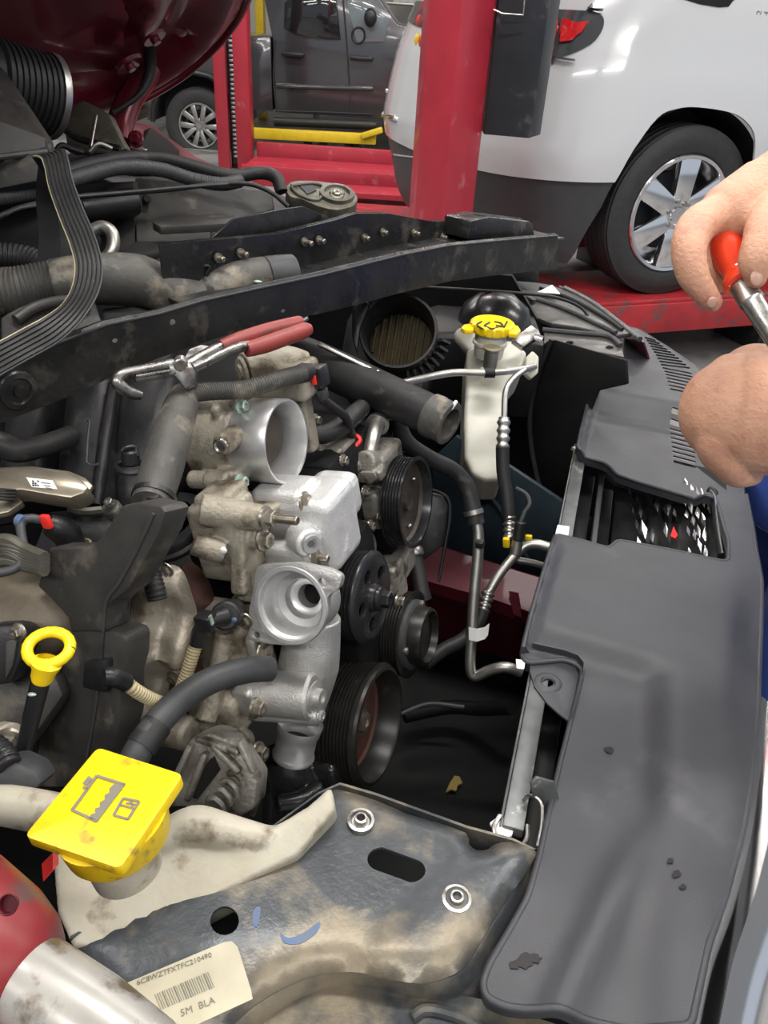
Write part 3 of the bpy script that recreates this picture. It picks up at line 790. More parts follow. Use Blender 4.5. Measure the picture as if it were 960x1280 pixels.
SL = [(432, 802), (455, 816), (477, 827), (507, 836), (569, 844)]; SR = [(432, 815), (455, 844), (470, 860), (507, 866), (569, 872)]
i = 0; y = 433.0
while y < 571:
    xa, xb = interp(SL, y), interp(SR, y); sl = 7.0 if y > 470 else 4.0
    hh = 1.15 if y < 480 else 1.5
    if not (500 < y < 514):
        slots.append([cz2(xa, y), cz2(xa + 1, y - hh), cz2(xb, y + sl - hh), cz2(xb + 1.5, y + sl), cz2(xb, y + sl + hh), cz2(xa + 1, y + hh)])
    y += 3.6 + (y - 433) * .018
_vents_hidden = [cz2(870, 500)]
def cover_h(x, y):
    q = proj((x, y, CZ)); h = 0.0
    # far panel: raised back field, step along a ledge
    if q[1] < 615:
        h += 0.032 * sstep(line_d(q, (735, 500), (850, 522)), -9, 7) - .012
        h += 0.010 * (1 - sstep(line_d(q, (722, 560), (739, 489)), -14, -4)) * 0
        d = line_d(q, (722, 560), (739, 489)); h += 0.012 * (1 - sstep(-d, 3, 11)) * sstep(q[1], 478, 492)
    else:
        # near panel: raised field on the near side of a chamfered step, and a soft long ridge
        st = -line_d(q, (668, 778), (835, 826))
        fade = 1 - sstep(q[0], 800, 850)
        h -= 0.018 * sstep(st, -4, 17) * fade * (1 - sstep(q[1], 930, 1130))
        h += 0.010 * math.exp(-((line_d(q, (690, 1260), (795, 1040)) + 10) / 26) ** 2) * sstep(q[1], 960, 1120)
        h -= 0.012 * sstep(q[0], 905, 955) * sstep(q[1], 700, 800)
        h += 0.012 * sstep(q[0], 780, 860) * sstep(q[1], 1000, 1200) * (1 - sstep(q[0], 880, 930))
        d = line_d(q, (657, 800), (697, 667))
        if q[1] < 800: h += 0.010 * (1 - sstep(-d, 4, 13)) * sstep(q[1], 668, 690)
    return h
rc = thing('radiator_cover', 'large dark grey plastic radiator cover with vent slots along the front edge', 'cover', PZ(800, 900, CZ))
cover_loop = round_loop([(a, b, .006) for a, b in cover_loop], .006, 3)
dense_ = []
for (a, b), (c_, d_) in zip(cover_loop, cover_loop[1:] + cover_loop[:1]):
    k_ = max(1, int(math.hypot(c_ - a, d_ - b) / .008))
    dense_ += [(a + (c_ - a) * j / k_, b + (d_ - b) * j / k_) for j in range(k_)]
cover_loop = dense_
put('panel', MB().sheet(cover_loop, lambda x, y: V((x, y, CZ + cover_h(x, y))), 0.008, holes=slots, thick=0.0025, tdir=V((0, 0, -1))), 'cover_plastic', rc, angle=50)
rimp = [V((x, y, CZ + cover_h(x, y) - .0022)) for x, y in cover_loop]
put('edge_bead', MB().tube(rimp + rimp[:1], .0032, 10, 1, caps=False), 'cover_plastic', rc)
skirt = [p for p in rimp]
put('skirt', MB().loft([skirt + skirt[:1], [p + V((0, 0, -.014)) for p in skirt + skirt[:1]]]), 'cover_plastic', rc)
lipA = [PZ(x, y, CZ - .014) for x, y in ((757, 568), (768, 577), (776, 584), (802, 593), (868, 613), (897, 623))]
put('front_lip', MB().loft([lipA, [p + V((0.0, .012, -.040)) for p in lipA]], .003, V((0, 1, 0))), 'cover_plastic', rc)
# fastening tab with screw hole
tz = CZ - 0.0215
tab = [(664, 816), (700, 824), (718, 831), (724, 842), (712, 902), (700, 893), (684, 879), (668, 858), (662, 838)]
hole = [PZ(685 + 7 * math.cos(a), 853 + 5 * math.sin(a), tz) for a in [2 * math.pi * k / 14 for k in range(14)]]
put('fastening_tab', MB().slab([PZ(x, y, tz) for x, y in tab], V((0, 0, -.003)), [hole], bevel=.001), 'cover_plastic', rc)
put('tab_collar', MB().lathe(PZ(685, 853, tz), ZUP, [(0, .0065), (.0015, .008), (.0015, .0125), (0, .015)], 24), 'cover_plastic', rc)
wallp = [PZ(x, y, tz) for x, y in ((664, 814), (704, 823), (720, 829), (727, 838), (726, 850), (712, 903))]
put('tab_wall', MB().loft([wallp, [p + V((0, 0, .012)) for p in wallp]], .0025, V((.5, 1, 0))), 'cover_plastic', rc)
put('far_tab', MB().slab([PZ(x, y, CZ - .006) for x, y in ((742, 492), (744, 486), (752, 479), (779, 478), (780, 494))], V((0, 0, -.003)), [[PZ(760 + 2.6 * math.cos(a), 486 + 1.6 * math.sin(a), CZ - .006) for a in [2 * math.pi * k / 10 for k in range(10)]]], bevel=.0008), 'cover_plastic', rc)
# greasy finger marks on the panel
for (x, y, r) in ((655, 1203, 17), (668, 1199, 11), (643, 1207, 9), (836, 1080, 8), (843, 1098, 10), (850, 1116, 9), (766, 922, 10)):
    k = 9; c2 = cz2(x, y); lp = []
    for j in range(14):
        a = 2 * math.pi * j / 14; rr = r * (.65 + .5 * random.random()) * (.8 if y > 1180 else .6)
        lp.append(cz2(x + rr * math.cos(a), y + rr * .8 * math.sin(a)))
    lp = smooth_loop(lp, 3)
    put('grease_smudge', MB().sheet(lp, lambda xx, yy: V((xx, yy, CZ + cover_h(xx, yy) + .0012)), .006, thick=.0002, tdir=V((0, 0, -1))), 'grease', rc, label='dark greasy smudge')

# steel rail and radiator under the cover
rz = CZ - .03
r0, r1 = PZ(727, 558, rz), PZ(640, 1040, rz)
rail = thing('radiator_rail', 'grey steel radiator rail strip running under the cover edge', 'rail', r1)
dr = (r0 - r1).normalized(); sr = dr.cross(ZUP).normalized()
put('strip', MB().bar(r1, r0, .019, .012, bevel=.0015), 'steel_strip', rail)
put('edge', MB().bar(r1 - sr * .011 + V((0, 0, -.02)), r0 - sr * .011 + V((0, 0, -.02)), .002, .045), 'steel_strip', rail)
put('end_hook', MB().tube([r1 + sr * a + dr * b + V((0, 0, c)) for a, b, c in ((-.013, .01, .004), (-.016, -.004, .004), (-.008, -.018, .002), (.006, -.018, .002), (.013, -.006, .004), (.012, .008, .004))], .0022, 8, 5), 'steel', rail)
put('end_tab', MB().slab([PZ(x, y, rz + .002) for x, y in ((612, 1028), (622, 1020), (646, 1026), (640, 1044), (628, 1050))], V((0, 0, -.004)), bevel=.001), 'label_white', rail, label='whitish worn end tab')
put('paper_tag', MB().slab([PZ(x, y, rz + .009) for x, y in ((697, 656), (712, 658), (710, 672), (694, 668))], V((0, 0, -.001))), 'label_white', rail)
put('paper_tag', MB().slab([PZ(x, y, rz + .009) for x, y in ((645, 824), (657, 825), (655, 836), (646, 835))], V((0, 0, -.001))), 'label_white', rail)
put('hook', MB().lathe(PZ(718, 562, rz + .01), ZUP, [(0, 0), (0, .006), (.004, .005), (.006, 0)], 10), 'bolt_zinc', rail)
rad = thing('radiator', 'black radiator core standing between the rail and the cover', 'radiator', r1 + sr * .04 + V((0, 0, -.4)))
for k in range(2):
    a0, a1 = r1 + sr * (.022 + .035 * k), r0 + sr * (.022 + .035 * k)
    put('core', MB().bar(a0 + V((0, 0, -.28 - .02 * k)), a1 + V((0, 0, -.28 - .02 * k)), .022, .46, bevel=.003), 'sheet_black', rad)
put('top_seal', MB().bar(r1 + sr * .042 + V((0, 0, -.035)), r0 + sr * .042 + V((0, 0, -.035)), .008, .02, bevel=.002), 'rubber_grey', rad)
brk = thing('radiator_bracket', 'small grey sheet bracket at the near end of the radiator', 'bracket', PZ(690, 1030, .86))
pb = PZ(688, 1020, .90)
put('plate', MB().slab(pix_loop([(664, 980), (672, 972), (694, 978), (700, 1000), (692, 1056), (676, 1050), (680, 1002), (668, 998)], pb, V((.3, -.9, .3))), V((.3, -.9, .3)).normalized() * -.004, bevel=.001), 'steel_strip', brk)
put('clip_wire', MB().tube([P(655, 1000, .70), P(662, 994, .69), P(676, 1003, .68), P(677, 1030, .67), P(672, 1058, .66)], .0016, 8, 4), 'steel', brk)

# chrome honeycomb grille seen through the opening
gz = 0.885
gr = thing('front_grille', 'chrome mesh grille on black backing seen through the cover opening', 'grille', PZ(845, 680, gz - .2))
gn = V((-.55, -.2, .8)).normalized(); go = PZ(840, 650, gz)
put('backing', MB().slab(pix_loop([(775, 560), (905, 590), (925, 735), (760, 720)], go - gn * .03, gn), gn * -.01), 'sheet_black', gr)
put('inner_frame', MB().tube([on_plane(x, y, go, gn) for x, y in ((887, 612), (893, 618), (896, 650), (902, 695))], .006, 10, 4), 'sheet_black', gr)
put('frame_edge', MB().tube([on_plane(x, y, go + gn * .012, gn) for x, y in ((888, 613), (894, 622), (897, 652), (903, 690))], .0018, 8, 4), 'chrome', gr)
bars = []
rows = [(797, 604, 6, 14), (809, 600, 7, 18), (822, 604, 9, 22), (797, 622, 5, 12), (800, 640, 7, 18), (811, 618, 6, 16), (821, 630, 7, 22), (804, 662, 9, 20), (815, 668, 7, 22),
        (795, 655, 6, 14), (834, 634, 11, 24), (832, 662, 6, 20), (798, 678, 6, 14), (811, 690, 7, 14), (825, 690, 6, 14), (851, 607, 6, 12), (857, 604, 5, 10), (864, 612, 7, 16), (871, 618, 7, 18), (878, 622, 7, 20),
        (855, 622, 5, 18), (863, 632, 6, 20), (872, 640, 7, 18), (879, 650, 6, 16), (866, 650, 6, 16), (873, 664, 6, 16), (881, 668, 6, 18), (868, 668, 5, 16), (874, 682, 6, 16), (882, 690, 6, 16),
        (886, 634, 4, 14), (861, 690, 6, 12), (884, 704, 6, 14), (872, 702, 6, 12), (850, 696, 8, 8), (787, 612, 4, 12), (790, 636, 4, 12), (858, 642, 5, 12), (860, 664, 5, 12), (843, 640, 4, 10)]
for (x, y, wd, ht) in rows:
    c = on_plane(x, y, go, gn)
    a, b = on_plane(x - wd * .5, y + 2, go, gn), on_plane(x + wd * .5, y - 1, go, gn); t, bo = on_plane(x - 1, y - ht * .55, go, gn), on_plane(x + 2, y + ht * .55, go, gn)
    mb = MB(); b2 = mb.bm
    pk = b2.verts.new(c + gn * .0018 + V((random.uniform(-.002, .002), random.uniform(-.002, .002), 0))); tl_ = V((random.uniform(-.25, .25), random.uniform(-.25, .25), random.uniform(-.1, .1))); rim = [b2.verts.new(p + gn * (p - c).dot(tl_)) for p in (t, a.lerp(t, .45), a, bo, b, b.lerp(t, .4))]
    low = [b2.verts.new(v.co - gn * .016) for v in rim]
    for k in range(6):
        b2.faces.new((pk, rim[k], rim[(k + 1) % 6])); b2.faces.new((rim[k], low[k], low[(k + 1) % 6], rim[(k + 1) % 6]))
    bmesh.ops.recalc_face_normals(b2, faces=b2.faces)
    put('grille_cell', mb, 'hex_chrome', gr, angle=15)
put('red_marker', MB().slab([on_plane(x, y, go + gn * .012, gn) for x, y in ((843, 660), (848, 671), (845, 675), (839, 672))], gn * .004), 'clip_red', gr)

# chrome front edge and bumper of the vehicle
fe_in = [(952, 870), (944, 960), (931, 1032), (908, 1117), (880, 1192), (856, 1296)]
fe_mid = [(959, 876), (951, 962), (939, 1036), (918, 1118), (891, 1196), (868, 1296)]
fe_out = [(1040, 900), (1030, 1000), (1010, 1090), (990, 1170), (968, 1240), (950, 1320)]
fe = thing('front_trim', 'curved chrome hood-edge trim beside the radiator cover at lower right', 'trim', PZ(930, 1150, .8))
def res3(l, n=5): return resample(l, n)
A1, A2, A3 = [res3([PZ(x, y, z) for x, y in l]) for l, z in ((fe_in, CZ - .022), (fe_mid, CZ - .030), (fe_out, CZ - .055))]
put('seal_strip', MB().loft([[p + V((-.02, 0, -.02)) for p in A1], A1, A2], .003, V((0, 0, -1))), 'bumper_grey', fe)
mid = [a.lerp(b, .45) + V((.004, 0, .012)) for a, b in zip(A2, A3)]
put('chrome_bead', MB().loft([A2, [a.lerp(b, .5) + V((0, 0, .007)) for a, b in zip(A2, mid)], mid, [a.lerp(b, .5) + V((.002, 0, .006)) for a, b in zip(mid, A3)], A3, [p + V((.02, -.005, -.06)) for p in A3]], .003, V((0, 0, -1))), 'chrome', fe)

# ---------------------------------------------------------------- near radiator support plate
SZ = 0.93
sup = thing('radiator_support', 'dirty dark sheet metal radiator support plate in the foreground', 'support', PZ(420, 1130, SZ))
def s2(px, py): return cz2(px, py, SZ)
plate_pix = [(88, 1170), (130, 1143), (180, 1118), (250, 1084), (310, 1054), (360, 1022), (398, 990), (412, 980), (425, 978), (470, 991), (510, 1008), (545, 1018), (584, 1032),
             (588, 1046), (598, 1054), (612, 1054), (620, 1048), (640, 1047), (672, 1062), (640, 1112), (606, 1165), (588, 1196), (570, 1212), (530, 1224), (490, 1219), (440, 1208), (400, 1208), (360, 1222), (316, 1248), (260, 1290), (170, 1300), (120, 1220)]
plate_loop = smooth_loop([s2(*q) for q in plate_pix], 2)
ov = []
for k in range(20):
    a = 2 * math.pi * k / 20; cx = 478 if math.cos(a) < 0 else 513; cy = 1074 if math.cos(a) < 0 else 1088
    ov.append(s2(cx + 19 * math.cos(a), cy + 15 * math.sin(a)))
rh = [s2(281 + 18 * math.cos(a), 1154 + 18 * math.sin(a)) for a in [2 * math.pi * k / 20 for k in range(20)]]
def plate_h(x, y):
    q = proj((x, y, SZ)); e = seg_dist((x, y), plate_loop); h = 0.0
    h -= 0.010 * (1 - sstep(e, 0, .014)) if e < .014 else 0
    h += 0.006 * sstep(line_d(q, (260, 1200), (520, 1130)), -30, 20) * (1 - sstep(q[0], 300, 420)) * .6
    h += 0.004 * sstep(-line_d(q, (470, 1180), (640, 1030)), -12, 12)
    h -= 0.05 * sstep(300 - q[0], 0, 220) * .25
    return h
put('plate', MB().sheet(plate_loop, lambda x, y: V((x, y, SZ + plate_h(x, y))), 0.009, holes=[ov, rh], thick=.0025, tdir=V((0, 0, -1))), 'sheet_dark', sup, angle=55)
fl = [PZ(x, y, SZ - .010) for x, y in ((672, 1062), (640, 1112), (606, 1165), (588, 1196), (570, 1212), (530, 1224), (490, 1219), (440, 1208), (400, 1208), (360, 1222), (316, 1248), (262, 1290))]
fl = resample(fl, 4)
fl2 = [p + V((.012, -.004, -.030)) for p in fl]; fl3 = [p + V((.014, -.006, -.075)) for p in fl]
put('flange', MB().loft([fl, [a.lerp(b, .5) + V((.004, -.002, .004)) for a, b in zip(fl, fl2)], fl2, fl3], .0025, V((-1, .2, 0))), 'sheet_dark', sup, angle=60)
up = [PZ(x, y, SZ - .010) for x, y in ((88, 1170), (180, 1118), (310, 1054), (398, 990), (425, 978), (470, 991), (584, 1032), (640, 1047), (672, 1062))]
put('rear_flange', MB().loft([up, [p + V((0, .004, -.03)) for p in up]], .0025, V((0, -1, 0))), 'sheet_dark', sup)
for (x, y) in ((451, 1025), (571, 1123)):
    c = PZ(x, y, SZ + .004)
    n_ = put('weld_nut', MB().lathe(c, ZUP, [(-.004, .0118), (.0005, .0113), (.001, .009), (-.002, .0075), (-.002, .0058), (.0032, .0052), (.0036, .0036), (-.006, .0030), (-.006, 0)], 28), 'steel', sup)
low = [(-10, 1296), (330, 1252), (362, 1226), (400, 1213), (440, 1213), (490, 1224), (545, 1235), (600, 1248), (660, 1268), (760, 1300), (760, 1330), (-10, 1330)]
put('lower_ledge', MB().slab([PZ(x, y, SZ - .030) for x, y in low], V((0, 0, -.003)), bevel=.001), 'sheet_dark', sup)
put('ledge_rib', MB().tube([PZ(x, y, SZ - .028) for x, y in ((515, 1272), (535, 1262), (580, 1274), (620, 1300))], .004, 8, 4), 'sheet_dark', sup)
# paint marks
def mark(pts, m, lift=.0004):
    lp = smooth_loop([s2(*q) for q in pts], 3)
    put('paint_mark', MB().sheet(lp, lambda x, y: V((x, y, SZ + plate_h(x, y) + lift)), .008, thick=.0002, tdir=V((0, 0, -1))), m, sup, label='rubbed blue paint mark')
mark([(350, 1168), (362, 1174), (384, 1164), (400, 1152), (396, 1166), (376, 1180), (356, 1180)], 'blue_mark')
mark([(286, 1098), (296, 1101), (297, 1110), (288, 1108)], 'blue_mark')
mark([(318, 1140), (326, 1138), (322, 1162), (316, 1156)], 'blue_mark')
# barcode sticker
lab_o = PZ(240, 1235, SZ - .001)
lo, lx_, ly_ = lab_o, None, None
c00, c10, c11, c01 = [PZ(x, y, SZ + .0045) for x, y in ((206, 1300), (318, 1246), (288, 1177), (152, 1232))]
stk = put('sticker', MB().slab([PZ(x, y, SZ + .0038) for x, y in ((206, 1300), (316, 1249), (314, 1238), (297, 1184), (290, 1177), (280, 1178), (152, 1232))], V((0, 0, .0006))), 'label_cream', sup, label='cream sticker with a printed code and barcode')
uu = (c10 - c00).normalized(); vv_ = (c01 - c00).normalized()
t0 = PZ(171, 1232, SZ + .0048)
tdir_ = (PZ(262, 1197, SZ + .0048) - t0)
put('print', text_mesh('6C8WZTFXTFC210490', tdir_.length / 9.6, t0, tdir_, V((0, 1, 0)), .0001), 'ink_soft', stk)
for k in range(24):
    t = k / 24
    a = (193 + (262 - 193) * t, 1243 + (1214 - 1243) * t)
    wd = random.choice((.7, 1.1, 1.8))
    pts = [(a[0], a[1]), (a[0] + wd, a[1] - wd * .4), (a[0] + wd + 8, a[1] + 19), (a[0] + 8, a[1] + 19.5)]
    put('barcode_bar', MB().slab([PZ(x, y, SZ + .0047) for x, y in pts], V((0, 0, .0001))), 'ink_soft', stk)
t0 = PZ(226, 1271, SZ + .0048); put('print', text_mesh('5M  BLA', .0065, t0, tdir_, V((0, 1, 0)), .0001), 'ink_soft', stk)

# ---------------------------------------------------------------- engine bay tub: tray, aprons, firewall
bay = thing('engine_bay_tray', 'black splash tray deep below the engine with leaf litter', 'tray', V((.15, .9, .40)))
put('tray', MB().box((-.07, 1.0, .44), (1.2, 1.6, .02), bevel=.004), 'tray_black', bay)
put('rib', MB().tube([P(505, 895, 1.30), P(560, 884, 1.32), P(600, 886, 1.30), P(640, 884, 1.24)], .012, 10, 4), 'tray_black', bay)
put('rib', MB().tube([P(500, 893, 1.26), P(536, 880, 1.28), P(580, 884, 1.28)], .004, 8, 4), 'rubber_grey', bay)
lf = thing('fallen_leaf', 'small dry yellow leaf lying on the black tray', 'leaf', PZ(568, 982, .455))
put('blade', MB().slab([PZ(x, y, .457) for x, y in ((557, 992), (562, 980), (568, 971), (574, 972), (578, 980), (572, 983), (570, 990), (564, 988))], V((0, 0, .003))), 'leaf', lf)
AD = 1.36
apn = V((-.36, -.93, .0)).normalized()
ap = thing('fender_apron', 'dark red painted inner fender rail behind the pulleys', 'fender', P(620, 780, AD))
apo = P(600, 740, 1.33)
def AP(px, py, off=0.0): return on_plane(px, py, apo + apn * off, apn)
xs = [500, 540, 580, 620, 660, 720]
l_top = [AP(x, interp([(500, 665), (540, 680), (660, 718), (720, 735)], x), -.06) for x in xs]
l_ridge = [AP(x, interp([(500, 715), (540, 728), (620, 750), (660, 764), (720, 780)], x), .0) for x in xs]
l_r2 = [AP(x, interp([(500, 728), (540, 742), (620, 765), (660, 780), (720, 796)], x), .0) for x in xs]
l_mid = [AP(x, interp([(500, 745), (540, 760), (660, 798), (720, 815)], x), -.035) for x in xs]
l_bot = [AP(x, interp([(500, 800), (560, 802), (660, 832), (720, 845)], x), -.045) for x in xs]
put('rail', MB().loft([l_top, l_ridge, l_r2, l_mid, l_bot], .003, V((.3, .9, 0))), 'dark_red_matt', ap, angle=25)
put('gusset', MB().loft([[AP(636, 740, -.01), AP(642, 768, .008), AP(645, 800, -.03)], [AP(648, 742, -.01), AP(652, 772, .012), AP(655, 803, -.03)]], .003, V((.3, .9, 0))), 'dark_red_matt', ap)
inner = AP(620, 640, -.10)
put('wheelhouse', MB().slab([on_plane(x, y, inner, apn) for x, y in ((540, 575), (570, 545), (640, 585), (700, 625), (740, 650), (740, 740), (700, 760), (540, 700))], apn * -.01, bevel=.003), 'blue_inner', ap, label='dark blue plastic wheelhouse panel')
put('seam_rib', MB().tube([on_plane(x, y, inner + apn * .006, apn) for x, y in ((590, 610), (612, 620), (640, 660), (660, 700))], .004, 8, 4), 'blue_inner', ap)
bk_o = P(560, 480, 1.70)
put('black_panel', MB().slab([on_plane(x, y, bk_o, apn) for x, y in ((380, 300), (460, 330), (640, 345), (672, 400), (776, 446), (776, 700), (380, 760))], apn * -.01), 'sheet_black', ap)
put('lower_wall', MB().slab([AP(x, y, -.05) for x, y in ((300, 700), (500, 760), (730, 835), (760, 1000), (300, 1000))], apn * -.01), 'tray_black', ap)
fw = thing('firewall', 'black firewall and insulation behind the engine', 'panel', V((-.62, 1.0, .4)))
put('panel', MB().slab([V((-.66, .35, .42)), V((-.66, 1.9, .42)), V((-.66, 1.9, 1.22)), V((-.66, .35, 1.22))], V((-.02, 0, 0)), bevel=.004), 'sheet_black', fw)
# black fan shroud / air guide on the far right of the bay
shn = V((-.8, -.55, .12)).normalized(); sho = P(720, 520, 1.40)
fs = thing('air_guide', 'broad black plastic air guide panel beside the washer bottle', 'panel', P(720, 640, 1.42))
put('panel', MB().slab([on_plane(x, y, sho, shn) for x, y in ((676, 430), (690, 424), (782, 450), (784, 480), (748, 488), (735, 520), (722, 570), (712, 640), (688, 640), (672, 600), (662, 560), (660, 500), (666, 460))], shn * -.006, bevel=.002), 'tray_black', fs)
put('edge_roll', MB().tube([on_plane(x, y, sho + shn * .004, shn) for x, y in ((690, 424), (672, 470), (662, 530), (672, 600), (690, 642))], .005, 8, 4), 'plastic_black', fs)
# ================================================================ engine
E1 = (CR * (.92 * math.cos(math.radians(5))) - CU * (.92 * math.sin(math.radians(5))) - CF * .39).normalized()   # crank axis, to the front
EU = (ZUP - E1 * ZUP.dot(E1)).normalized()
EN = E1.cross(EU).normalized()                              # towards the near side
EAX = (E1, EU, EN)
def sz(px, d): return px * d / F_PX
def eb(mb, px, py, d, wpx, hpx, t, bevel=.004, axes=EAX, taper=(1, 1)):
    ax = axes
    return mb.box(P(px, py, d) - ax[2] * t / 2, (sz(wpx, d) / max(.4, abs(ax[0].dot(CR))), sz(hpx, d) / .95, t), ax, bevel, taper=taper)
def ec(mb, px, py, d, axis, rpx, L, bevel=.002, seg=28, r2=None):
    """cylinder whose front face centre is seen at the pixel, running back along -axis"""
    p = P(px, py, d); a = V(axis).normalized()
    return mb.cyl(p - a * L, p, sz(rpx, d) if r2 is None else r2, sz(rpx, d), seg, bevel)
def bolt_at(parent, px, py, d, axis, rpx=7, h=.008, m='bolt_zinc', stud=0, sr=0, name='bolt'):
    return put(name, MB().bolt(P(px, py, d), axis, sz(rpx, d), h, True, sr, stud), m, parent)
BELT = -0.359
def on_belt(px, py, off=0.0):
    r = ray(px, py); return CAM + r * ((BELT + off) / r.dot(E1))
def groove_profile(r, x0, x1, n, depth=.0028, rim=.002):
    prof = [(x0, r - depth), (x0, r + rim), (x0 + .0015, r + rim)]
    w = (x1 - x0 - .003) / n
    for i in range(n):
        a = x0 + .0015 + i * w
        prof += [(a + w * .15, r - depth), (a + w * .35, r - depth), (a + w * .6, r), (a + w * .9, r)]
    prof += [(x1 - .0015, r + rim), (x1, r + rim)]
    return prof
def rpx_m(px, py, rpx): return rpx * (on_belt(px, py) - CAM).dot(CF) / F_PX

# ---- power steering pulley
c = on_belt(521, 628); r = rpx_m(521, 628, 56)
t = thing('pump_pulley', 'black six-groove pulley with dull brown dish, topmost of the pulleys', 'pulley', c - EU * r, 'pulleys on the engine front')
put('rim', MB().lathe(c, E1, [(-.027, 0), (-.027, r * .92)] + groove_profile(r, -.027, 0, 6) + [(0, r - .003), (-.003, r - .004), (-.012, r - .006)], 72), 'pulley_black', t)
put('dish', MB().lathe(c, E1, [(-.010, r - .005), (-.016, r * .86), (-.018, r * .5), (-.016, r * .2), (-.016, 0)], 56), 'pulley_dish', t)
put('hub', MB().lathe(c, E1, [(-.018, r * .22), (-.010, r * .2), (-.010, r * .12), (-.014, 0)], 28), 'pulley_dish', t)
d0 = -(EN * .8 + EU * .1).normalized()
for k in range(3):
    a = 2 * math.pi * k / 3 + 2.6; u_, v_, _n = frame_of(E1)
    put('rivet', MB().ellipsoid(c - E1 * .015 + (u_ * math.cos(a) + v_ * math.sin(a)) * r * .62, (.004, .004, .003), seg=10, rings=6), 'steel', t)
# ---- power steering pump body
pp_ = thing('steering_pump', 'dirty cast aluminium steering pump behind the top pulley', 'pump', P(450, 650, 1.02))
mb = MB()
eb(mb, 452, 595, 1.00, 60, 50, .07, .008); eb(mb, 430, 588, .98, 46, 24, .05, .01); ec(mb, 478, 622, 1.02, E1, 26, .05, .004); ec(mb, 484, 592, 1.0, E1, 18, .05)
ec(mb, 440, 612, .975, E1, 12, .05); ec(mb, 455, 578, .97, (EN + EU * .4), 15, .04); eb(mb, 452, 640, 1.0, 46, 52, .06, .008); ec(mb, 462, 662, .985, E1, 11, .05)
eb(mb, 466, 596, .97, 20, 14, .02, .003)
put('housing', mb, 'cast_grey', pp_, voxel=.0018, smooth=1)
for q in ((455, 615, .965), (462, 658, .975), (474, 646, 1.0), (431, 581, .96)): bolt_at(pp_, *q, E1, 6, .007)
put('shaft_collar', MB().lathe(c - E1 * .03, E1, [(-.02, .016), (0, .016), (.003, .02), (.003, 0)], 24), 'steel', pp_)
pt = [P(461, 574, .99), P(464, 556, .99), P(468, 540, 1.0), P(472, 528, 1.02)]
put('inlet_pipe', MB().tube(pt, [.0098, .0092, .0092, .0098], 18, 5, thick=.0015), 'pipe_alu', pp_)
put('inlet_collar', MB().lathe(P(472, 530, 1.02), (pt[3] - pt[2]), [(-.004, .010), (-.004, .0155), (0, .0155), (.006, .0145), (.006, .010)], 24), 'pipe_alu', pp_)
put('bracket_ear', MB().slab(pix_loop([(449, 592), (453, 588), (470, 588), (473, 596), (466, 602), (450, 600)], P(460, 595, .955), EN), EN * .006, bevel=.001), 'cast_grey', pp_)
# ---- idler pulley (glossy, in front)
c = on_belt(467, 747); r = rpx_m(467, 747, 57)
t = thing('idler_pulley', 'glossy black ribbed pulley with oval windows beside the open thermostat port', 'pulley', c - EU * r, 'pulleys on the engine front')
put('rim', MB().lathe(c, E1, [(-.036, 0), (-.036, r * .9)] + groove_profile(r, -.036, -.004, 6, .003) + [(-.001, r - .001), (0, r - .006), (-.004, r - .008)], 72), 'pulley_black', t)
u_, v_, _n = frame_of(E1)
to2, to3 = plane2(c - E1 * .006, E1)
face = circle2((0, 0), r - .006, 48)
wins = []
for k in range(5):
    a = 2 * math.pi * k / 5 + .5; wins.append(circle2((r * .60 * math.cos(a), r * .60 * math.sin(a)), r * .17, 14))
put('face', MB().slab([to3(*q) for q in face], E1 * .006, [[to3(*q) for q in w_] for w_ in wins], bevel=.0012), 'pulley_black', t)
put('hub', MB().lathe(c, E1, [(-.004, r * .34), (.004, r * .31), (.008, r * .22), (.008, 0)], 36), 'pulley_black', t)
put('bolt', MB().bolt(c + E1 * .008, E1, .0105, .014), 'pulley_black', t)
# ---- compressor pulley
c = on_belt(516, 793); r = rpx_m(516, 793, 53)
t = thing('compressor_pulley', 'black grooved pulley with stepped clutch hub nearest the red apron', 'pulley', c - EU * r, 'pulleys on the engine front')
put('rim', MB().lathe(c, E1, [(-.032, 0), (-.032, r * .9)] + groove_profile(r, -.032, 0, 7, .0028) + [(0, r - .004), (-.002, r * .82), (-.002, r * .6)], 72), 'pulley_worn', t)
put('clutch_plate', MB().lathe(c, E1, [(-.004, r * .84), (.004, r * .83), (.006, r * .78), (.006, r * .66), (.010, r * .64)], 60), 'rubber_grey', t)
put('hub', MB().lathe(c, E1, [(.004, r * .70), (.020, r * .69), (.024, r * .66), (.025, r * .60), (.016, r * .55), (.016, 0)], 60), 'pulley_worn', t)
for k in range(3):
    a = 2 * math.pi * k / 3 + .9
    put('rivet', MB().cyl(c + (u_ * math.cos(a) + v_ * math.sin(a)) * r * .74 + E1 * .004, c + (u_ * math.cos(a) + v_ * math.sin(a)) * r * .74 + E1 * .010, .005, seg=12, bevel=.001), 'bolt_zinc', t)
cp = thing('compressor', 'grey cast alternator body wedged behind the middle pulleys', 'compressor', P(500, 850, 1.05))
mb = MB(); ec(mb, 485, 770, 1.06, E1, 46, .10, .006); eb(mb, 482, 735, 1.02, 28, 54, .04, .006); ec(mb, 490, 742, 1.02, E1, 12, .05); ec(mb, 492, 800, 1.04, E1, 14, .05); eb(mb, 494, 715, 1.05, 22, 30, .05, .006)
put('housing', mb, 'cast_grey', cp, voxel=.0024, smooth=2)
for q in ((500, 772, 1.03), (497, 752, 1.02), (494, 808, 1.02)): bolt_at(cp, *q, E1, 7, .010)
